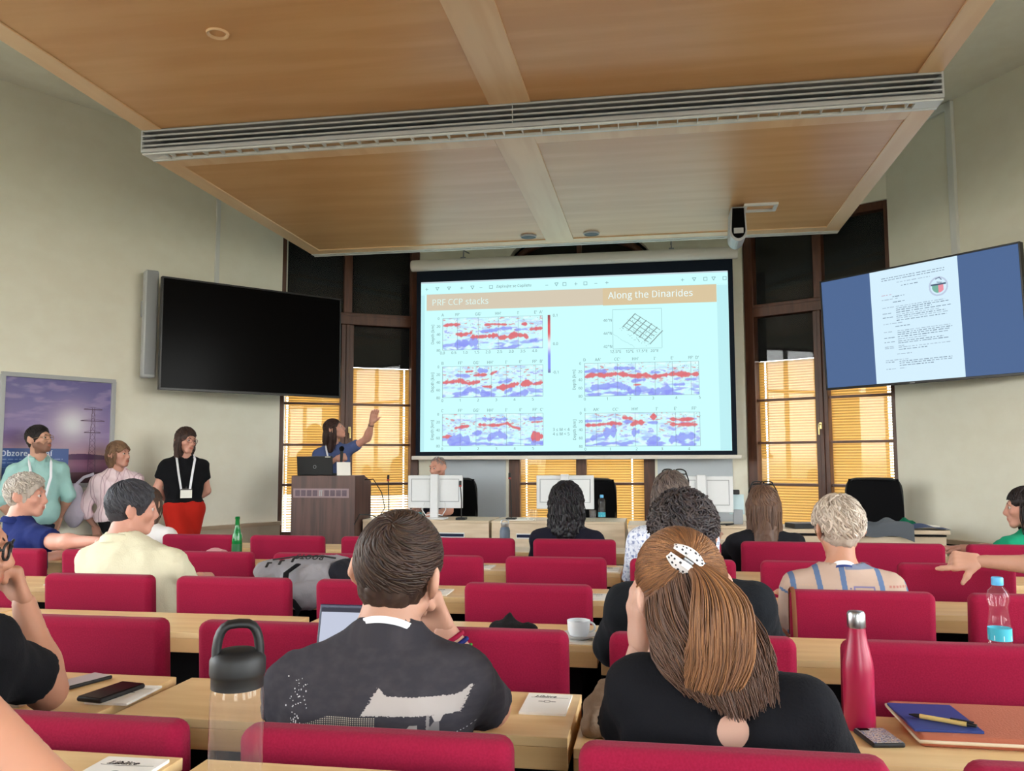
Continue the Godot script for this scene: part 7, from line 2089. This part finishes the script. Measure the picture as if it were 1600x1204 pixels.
func build_small() -> void:
	var b: MB
	var hD := 0.742; var hR := 0.72
	# notepads
	pad(V(-0.287, hD, -2.195), 0.0, "white notepad at the right end of the young man's desk")
	pad(V(-0.90, 0.838, -1.32), 0.02, "white notepad on the raised desk at the bottom left")
	pad(V(-0.276, hD, -3.90), 0.0, "white notepad on the third row desk, left of the aisle gap")
	pad(V(-1.02, hD, -3.93), 0.03, "white notepad on the third row desk beside the young man's head")
	pad(V(-1.398, hD, -2.105), 0.05, "white notepad under the black phone on the left")
	pad(V(-0.285, hD, -3.0), 0.02, "white notepad under the coffee cup")
	pad(V(-0.28, hD, -4.86), 0.0, "white notepad on the second row desk near the middle")
	pad(V(-1.0, hD, -4.88), 0.0, "white notepad on the second row desk right of the tall chair gap")
	pad(V(-2.98, hD, -3.95), 0.1, "white notepad on the third row desk at the far left")
	# black phone and neighbours on the left desk
	var ph := thing("phone", "black phone lying on a white notepad on the left desk", "phone", V(-1.425, hD + 0.006, -2.09), -0.14)
	b = mb(); b.rbox(V(0, 0.0065, 0), V(0.078, 0.013, 0.162), 0.006, 2); part("case", b, M.black_plastic, ph)
	b = mb(); b.rbox(V(0, 0.0132, 0), V(0.071, 0.001, 0.154), 0.0004, 1); part("display", b, M.tv_black, ph)
	ph = thing("phone", "black phone behind the bent elbow at the left edge", "phone", V(-1.60, hD, -2.20), -0.3)
	b = mb(); b.rbox(V(0, 0.005, 0), V(0.075, 0.010, 0.155), 0.004, 2); part("case", b, M.black_plastic, ph)
	b = mb(); b.rbox(V(0, 0.0102, 0), V(0.068, 0.001, 0.147), 0.0004, 1); part("display", b, mat("pale_display", Color8(190, 186, 184), 0.3), ph)
	b = mb(); b.rbox(V(0, 0.006, 0), V(0.2, 0.012, 0.16), 0.002, 1); solo("notebook", b, mat("notebook_cream", Color8(214, 206, 188), 0.8), "cream notebook under the arm at the left edge", "notebook", "", V(-1.70, hD, -2.03), 0.1)
	b = mb(); b.rbox(V(0, 0.006, 0), V(0.10, 0.012, 0.15), 0.002, 1); solo("notebook", b, mat("notebook_grey", Color8(150, 148, 146), 0.6), "grey notebook right of the young man's elbow", "notebook", "", V(-0.468, hD, -2.235), 0.12)
	# laptop of the young man
	var lp := thing("laptop", "open laptop with a white page before the young man", "laptop", V(-0.775, hD, -2.21))
	b = mb(); b.rbox(V(0, 0.007, 0.06), V(0.325, 0.014, 0.20), 0.004, 1); part("base", b, M.grey_plastic, lp)
	var lx := Transform3D(Basis(Vector3.RIGHT, -0.22), V(0, 0.012, -0.045))
	b = mb(); b.at(lx); b.rbox(V(0, 0.105, -0.004), V(0.325, 0.212, 0.007), 0.003, 1); part("lid", b, mat("laptop_navy", Color8(36, 40, 70), 0.4), lp)
	b = mb(); b.at(lx); b.rbox(V(0, 0.104, 0.0004), V(0.31, 0.196, 0.001), 0.0002, 1); part("lit_screen", b, lit_ink("laptop_page_light", Color8(206, 212, 232), 0.9), lp)
	b = mb(); b.at(lx); b.box(V(0, 0.196, 0.0014), V(0.31, 0.012, 0.0006))
	part("toolbar", b, lit_ink("toolbar_light", Color8(70, 70, 84), 0.8), lp)
	# clear drinking bottle with black carry lid
	var dbt := thing("drinking_bottle", "clear drinking bottle with a black carry-loop lid", "bottle", V(-0.60, 0.838, -1.17), 0.5)
	b = mb(); b.lathe([Vector2(0, 0.004), Vector2(0.030, 0.0), Vector2(0.036, 0.006), Vector2(0.0375, 0.10), Vector2(0.0375, 0.185), Vector2(0.0355, 0.198), Vector2(0.034, 0.202), Vector2(0.034, 0.214)], 36); part("body", b, M.clear_plastic, dbt)
	b = mb(); b.lathe([Vector2(0.0345, 0.198), Vector2(0.0366, 0.199), Vector2(0.0366, 0.214), Vector2(0.0382, 0.216), Vector2(0.039, 0.220), Vector2(0.039, 0.238), Vector2(0.034, 0.248), Vector2(0.022, 0.252), Vector2(0, 0.254)], 36); part("lid", b, M.black_plastic, dbt)
	var hp := []
	for k in 13:
		var a := PI * k / 12.0
		hp.append(V(signf(cos(a)) * pow(absf(cos(a)), 0.6) * 0.030, 0.228 + 0.060 * pow(sin(a), 0.6), 0))
	b = mb(); b.tube(hp, 0.015, 8, 0.45, V(1, 0, 0)); part("carry_loop", b, M.black_plastic, dbt)
	# crimson steel bottle
	var pb := thing("steel_bottle", "crimson insulated bottle with a steel cap", "bottle", V(0.465, hR, -2.20))
	b = mb(); b.lathe([Vector2(0, 0), Vector2(0.033, 0), Vector2(0.0355, 0.004), Vector2(0.0355, 0.135), Vector2(0.034, 0.155), Vector2(0.029, 0.18), Vector2(0.0235, 0.205), Vector2(0.0205, 0.225), Vector2(0.0198, 0.238), Vector2(0.0, 0.238)], 36); part("body", b, mat("crimson_coat", Color8(158, 18, 62), 0.34), pb)
	b = mb(); b.lathe([Vector2(0.0205, 0.236), Vector2(0.0212, 0.238), Vector2(0.0212, 0.268), Vector2(0.018, 0.274), Vector2(0.0, 0.276)], 28); part("cap", b, M.steel, pb)
	# patterned phone
	ph = thing("phone", "phone in a speckled case beside the crimson bottle", "phone", V(0.487, hR, -2.118), 0.18)
	b = mb(); b.rbox(V(0, 0.0055, 0), V(0.074, 0.011, 0.11), 0.005, 2); part("bumper", b, M.black_plastic, ph)
	var sc := mat("speckled_case", Color.WHITE, 0.35); sc.albedo_texture = noise_tex(256, 0.06, ramp([Color8(40, 70, 130), Color8(186, 190, 186), Color8(206, 196, 186), Color8(170, 140, 96), Color8(56, 72, 110)], [0.25, 0.38, 0.52, 0.62, 0.75]), 77, 3); sc.uv1_triplanar = true; sc.uv1_scale = V(7, 7, 7)
	b = mb(); b.rbox(V(0, 0.0112, 0), V(0.067, 0.001, 0.103), 0.0004, 1); part("back_plate", b, sc, ph)
	b = mb(); b.rbox(V(-0.018, 0.0122, -0.04), V(0.024, 0.002, 0.014), 0.0008, 1); part("camera", b, M.tv_black, ph)
	# terracotta laptop sleeve, blue notebook, pen
	var sl := thing("laptop_sleeve", "terracotta fabric laptop sleeve with a pale zip", "laptop sleeve", V(0.775, hR, -2.225))
	b = mb(); b.rbox(V(0, 0.013, 0), V(0.42, 0.026, 0.29), 0.0125, 2); part("cover", b, cloth("terracotta", Color8(176, 102, 78)), sl)
	var zp := []
	for k in 41:
		var a := TAU * k / 40.0
		zp.append(V(clampf(cos(a) * 0.30, -0.21, 0.21) * 1.0, 0.013, clampf(sin(a) * 0.215, -0.145, 0.145)))
	b = mb(); b.tube(zp, 0.004, 5); part("zip", b, mat("zip_pale", Color8(222, 204, 176), 0.6), sl)
	b = mb(); b.rbox(V(0, 0.003, 0), V(0.148, 0.006, 0.21), 0.001, 1); solo("notebook", b, mat("notebook_blue", Color8(38, 60, 128), 0.55), "blue notebook lying on the terracotta sleeve", "notebook", "", V(0.633, hR + 0.026, -2.215), 0.03)
	var pn := thing("pen", "cream ballpoint pen with dark ends on the blue notebook", "pen", V(0.64, hR + 0.038, -2.165), -0.52)
	b = mb(); b.tube([V(-0.05, 0, 0), V(0.05, 0, 0)], 0.0055, 10); part("barrel", b, mat("pen_cream", Color8(226, 196, 120), 0.45), pn)
	b = mb(); b.tube([V(-0.05, 0, 0), V(-0.062, 0, 0), V(-0.074, 0, 0)], [0.0052, 0.004, 0.001], 10); part("tip", b, M.black_plastic, pn)
	b = mb(); b.tube([V(0.05, 0, 0), V(0.07, 0, 0)], [0.0055, 0.004], 10); b.rbox(V(0.04, 0.007, 0), V(0.05, 0.003, 0.004), 0.001, 1); part("clip_end", b, M.black_plastic, pn)
	# water bottle and phone on the fourth row desk
	dup(get_node("water_bottle"), V(1.115, hR, -3.13), 0.0, "clear water bottle with light blue cap on the right audience desk", "water bottles").scale = V(1.12, 1.12, 1.12)
	ph = thing("phone", "grey phone beside the water bottle on the right audience desk", "phone", V(1.02, hR, -3.08), 0.5)
	b = mb(); b.rbox(V(0, 0.005, 0), V(0.075, 0.01, 0.155), 0.004, 2); part("case", b, mat("phone_grey", Color8(96, 90, 92), 0.35), ph)
	b = mb(); b.rbox(V(0, 0.0102, 0), V(0.068, 0.001, 0.147), 0.0004, 1); part("display", b, M.tv_black, ph)
	# coffee cup
	var cup := thing("coffee_cup", "white coffee cup on a saucer at the aisle gap", "cup", V(-0.277, hD + 0.006, -2.985), 0.0)
	b = mb(); b.lathe([Vector2(0, 0.003), Vector2(0.03, 0.0), Vector2(0.045, 0.006), Vector2(0.066, 0.014), Vector2(0.066, 0.017), Vector2(0.044, 0.010), Vector2(0.025, 0.006), Vector2(0, 0.006)], 32); part("saucer", b, M.white_plastic, cup)
	b = mb(); b.lathe([Vector2(0, 0.008), Vector2(0.024, 0.008), Vector2(0.031, 0.013), Vector2(0.038, 0.03), Vector2(0.040, 0.062), Vector2(0.0375, 0.062), Vector2(0.035, 0.03), Vector2(0.028, 0.015), Vector2(0, 0.013)], 32); part("bowl", b, M.white_plastic, cup)
	var hd := []
	for k in 9:
		var a := -PI / 2 + PI * k / 8.0
		hd.append(V(0.036 + cos(a) * 0.020, 0.040 + sin(a) * 0.016, 0.004))
	b = mb(); b.tube(hd, 0.004, 8); part("handle", b, M.white_plastic, cup)
	b = mb(); b.lathe([Vector2(0, 0.05), Vector2(0.037, 0.05)], 24); part("coffee", b, mat("coffee", Color8(60, 36, 22), 0.2), cup)
	# black cloth bag behind a fourth row chair
	b = mb(); b.add_mesh(sdf([fcap(V(-0.57, 0.765, -3.02), V(-0.45, 0.765, -3.04), 0.03, 0.026, Vector3.UP, 0.75), cap(V(-0.53, 0.77, -3.03), V(-0.525, 0.815, -3.03), 0.028, 0.010)], 0.007, 70.0, [Plane(Vector3.DOWN, -hD)], 0.010, 16.0))
	solo("cloth_bag", b, cloth("black_bag", Color8(34, 33, 34)), "crumpled black cloth bag on the fourth row desk", "bag")
	# taupe bag beside the woman with the clip
	var tb := thing("taupe_bag", "taupe fabric bag between the young man and the woman", "bag", V(-0.150, hR, -2.06))
	b = mb(); b.add_mesh(sdf([cap(V(0.0, 0.03, 0.02), V(0.02, 0.03, -0.06), 0.035, 0.035), cap(V(0.0, 0.03, 0.0), V(0.02, 0.10, -0.04), 0.036, 0.020)], 0.007, 70.0, [Plane(Vector3.DOWN, 0.0)], 0.012, 14.0)); part("sack", b, cloth("taupe", Color8(132, 112, 94)), tb)
	b = mb(); b.tube([V(0.01, 0.10, -0.03), V(0.035, 0.13, -0.03), V(0.06, 0.11, -0.02), V(0.055, 0.04, 0.03)], 0.006, 6, 0.4); part("strap", b, cloth("taupe_strap", Color8(112, 94, 80)), tb)
	# grey backpack on the third row desk
	var bp := thing("backpack", "grey backpack with dark graffiti lettering on the third row desk", "backpack", V(-1.70, hD, -3.93))
	b = mb(); b.add_mesh(sdf([fcap(V(-0.18, 0.07, -0.05), V(0.14, 0.085, -0.06), 0.085, 0.105, Vector3.UP, 0.72), fcap(V(0.0, 0.05, 0.06), V(0.13, 0.06, 0.07), 0.075, 0.09, Vector3.UP, 0.8), fcap(V(0.06, 0.0, 0.19), V(0.14, 0.0, 0.19), 0.06, 0.065, V(0, 0, 1), 0.75)], 0.009, 55.0, [], 0.012, 10.0)); part("body", b, cloth("backpack_grey", Color8(138, 134, 138)), bp)
	b = mb(); b.add_mesh(sdf([fcap(V(0.205, 0.07, -0.08), V(0.20, 0.07, 0.05), 0.075, 0.075, V(1, 0, 0), 0.6)], 0.009, 70.0, [Plane(Vector3.DOWN, 0.0)], 0.006, 12.0)); part("side_panel", b, cloth("backpack_black", Color8(34, 34, 40)), bp)
	b = mb(); b.tube([V(-0.16, 0.135, -0.03), V(-0.05, 0.152, -0.02), V(0.10, 0.158, -0.02), V(0.17, 0.150, -0.01)], 0.004, 5); part("zip", b, M.black_plastic, bp)
	b = mb(); b.tube([V(0.02, 0.13, 0.08), V(0.0, 0.10, 0.17), V(0.02, 0.03, 0.23), V(0.10, -0.05, 0.25), V(0.06, -0.11, 0.25)], 0.016, 6, 0.25); part("strap", b, M.black_mesh, bp)
	var tilt := Basis(Vector3.RIGHT, -0.95)
	txt("ROOTS", 0.034, M.black_plastic, bp, V(0.055, 0.158, 0.025), tilt * Basis(Vector3.BACK, PI - 0.05), false, "lettering", true)
	for k in 3:
		b = mb(); b.at(Transform3D(tilt, V(-0.16 + 0.065 * k, 0.118 + 0.012 * k, 0.030))); b.rbox(V(0, 0, 0), V(0.012, 0.035 - 0.004 * k, 0.004), 0.001, 1); b.rbox(V(0.008, 0.014, 0), V(0.02, 0.008, 0.004), 0.001, 1); part("graffiti_mark", b, M.black_plastic, bp)
	# green glass bottle, rose cloth and maroon case on the second row desk
	var gb := thing("glass_bottle", "green glass bottle on the second row desk", "bottle", V(-2.60, hD, -5.02))
	var gg := mat("green_glass", Color(0.02, 0.36, 0.12, 0.35), 0.05); gg.transparency = BaseMaterial3D.TRANSPARENCY_ALPHA
	b = mb(); b.lathe([Vector2(0, 0.004), Vector2(0.028, 0), Vector2(0.0315, 0.01), Vector2(0.0315, 0.12), Vector2(0.029, 0.15), Vector2(0.02, 0.185), Vector2(0.0145, 0.205), Vector2(0.0125, 0.25), Vector2(0.0145, 0.252), Vector2(0.0145, 0.268), Vector2(0.012, 0.268), Vector2(0.0105, 0.24)], 24); part("body", b, mat("green_bottle", Color8(16, 112, 52), 0.1), gb)
	b = mb(); b.lathe([Vector2(0.0319, 0.045), Vector2(0.0319, 0.10)], 24); part("label_band", b, mat("green_label", Color8(20, 96, 48), 0.4), gb)
	b = mb(); b.surf(24, 14, func(u: float, v: float):
		return V(lerpf(-0.20, 0.19, u), 0.004 + (0.075 * smoothstep(0.0, 0.85, u) * (1.0 - smoothstep(0.9, 1.0, u)) + 0.012 * sin(u * 23.0 + v * 7.0) * sin(PI * u)) * sin(PI * clampf(v, 0.02, 0.98)), lerpf(-0.10, 0.11, v)))
	solo("rose_cloth", b, cloth("rose_cloth", Color8(206, 148, 150)), "crumpled rose cloth beside the green bottle", "cloth", "", V(-2.79, hD, -4.93))
	b = mb(); b.rbox(V(0, 0.03, 0), V(0.09, 0.06, 0.07), 0.02, 2); solo("small_case", b, mat("maroon_case", Color8(120, 36, 46), 0.5), "small maroon case right of the rose cloth", "case", "", V(-2.545, hD, -4.93), 0.2)
	# grey-blue steel bottle on the front row desk
	var sb := thing("steel_bottle", "grey-blue insulated bottle on the front row desk", "bottle", V(-1.045, hD, -5.84))
	b = mb(); b.lathe([Vector2(0, 0), Vector2(0.034, 0), Vector2(0.036, 0.004), Vector2(0.036, 0.13), Vector2(0.031, 0.15), Vector2(0.024, 0.158)], 24); part("body", b, mat("slate_coat", Color8(84, 98, 116), 0.4), sb)
	b = mb(); b.lathe([Vector2(0.024, 0.156), Vector2(0.026, 0.158), Vector2(0.026, 0.185), Vector2(0, 0.187)], 24); part("cap", b, M.brushed_steel, sb)
	b = mb(); b.tube([V(-0.025, 0.175, 0), V(-0.024, 0.2, 0), V(0, 0.207, 0), V(0.024, 0.2, 0), V(0.025, 0.175, 0)], 0.005, 6); part("loop", b, M.steel, sb)
	# strap of a bag hung over a third row chair
	b = mb(); b.tube([V(0.49, 0.60, -3.315), V(0.488, 0.80, -3.328), V(0.487, 0.868, -3.336), V(0.487, 0.882, -3.37), V(0.487, 0.868, -3.41), V(0.487, 0.70, -3.42)], 0.009, 6, 0.25, V(0, 0, 1))
	solo("bag_strap", b, mat("strap_brown", Color8(120, 72, 48), 0.6), "thin brown bag strap over a third row chair back", "strap")
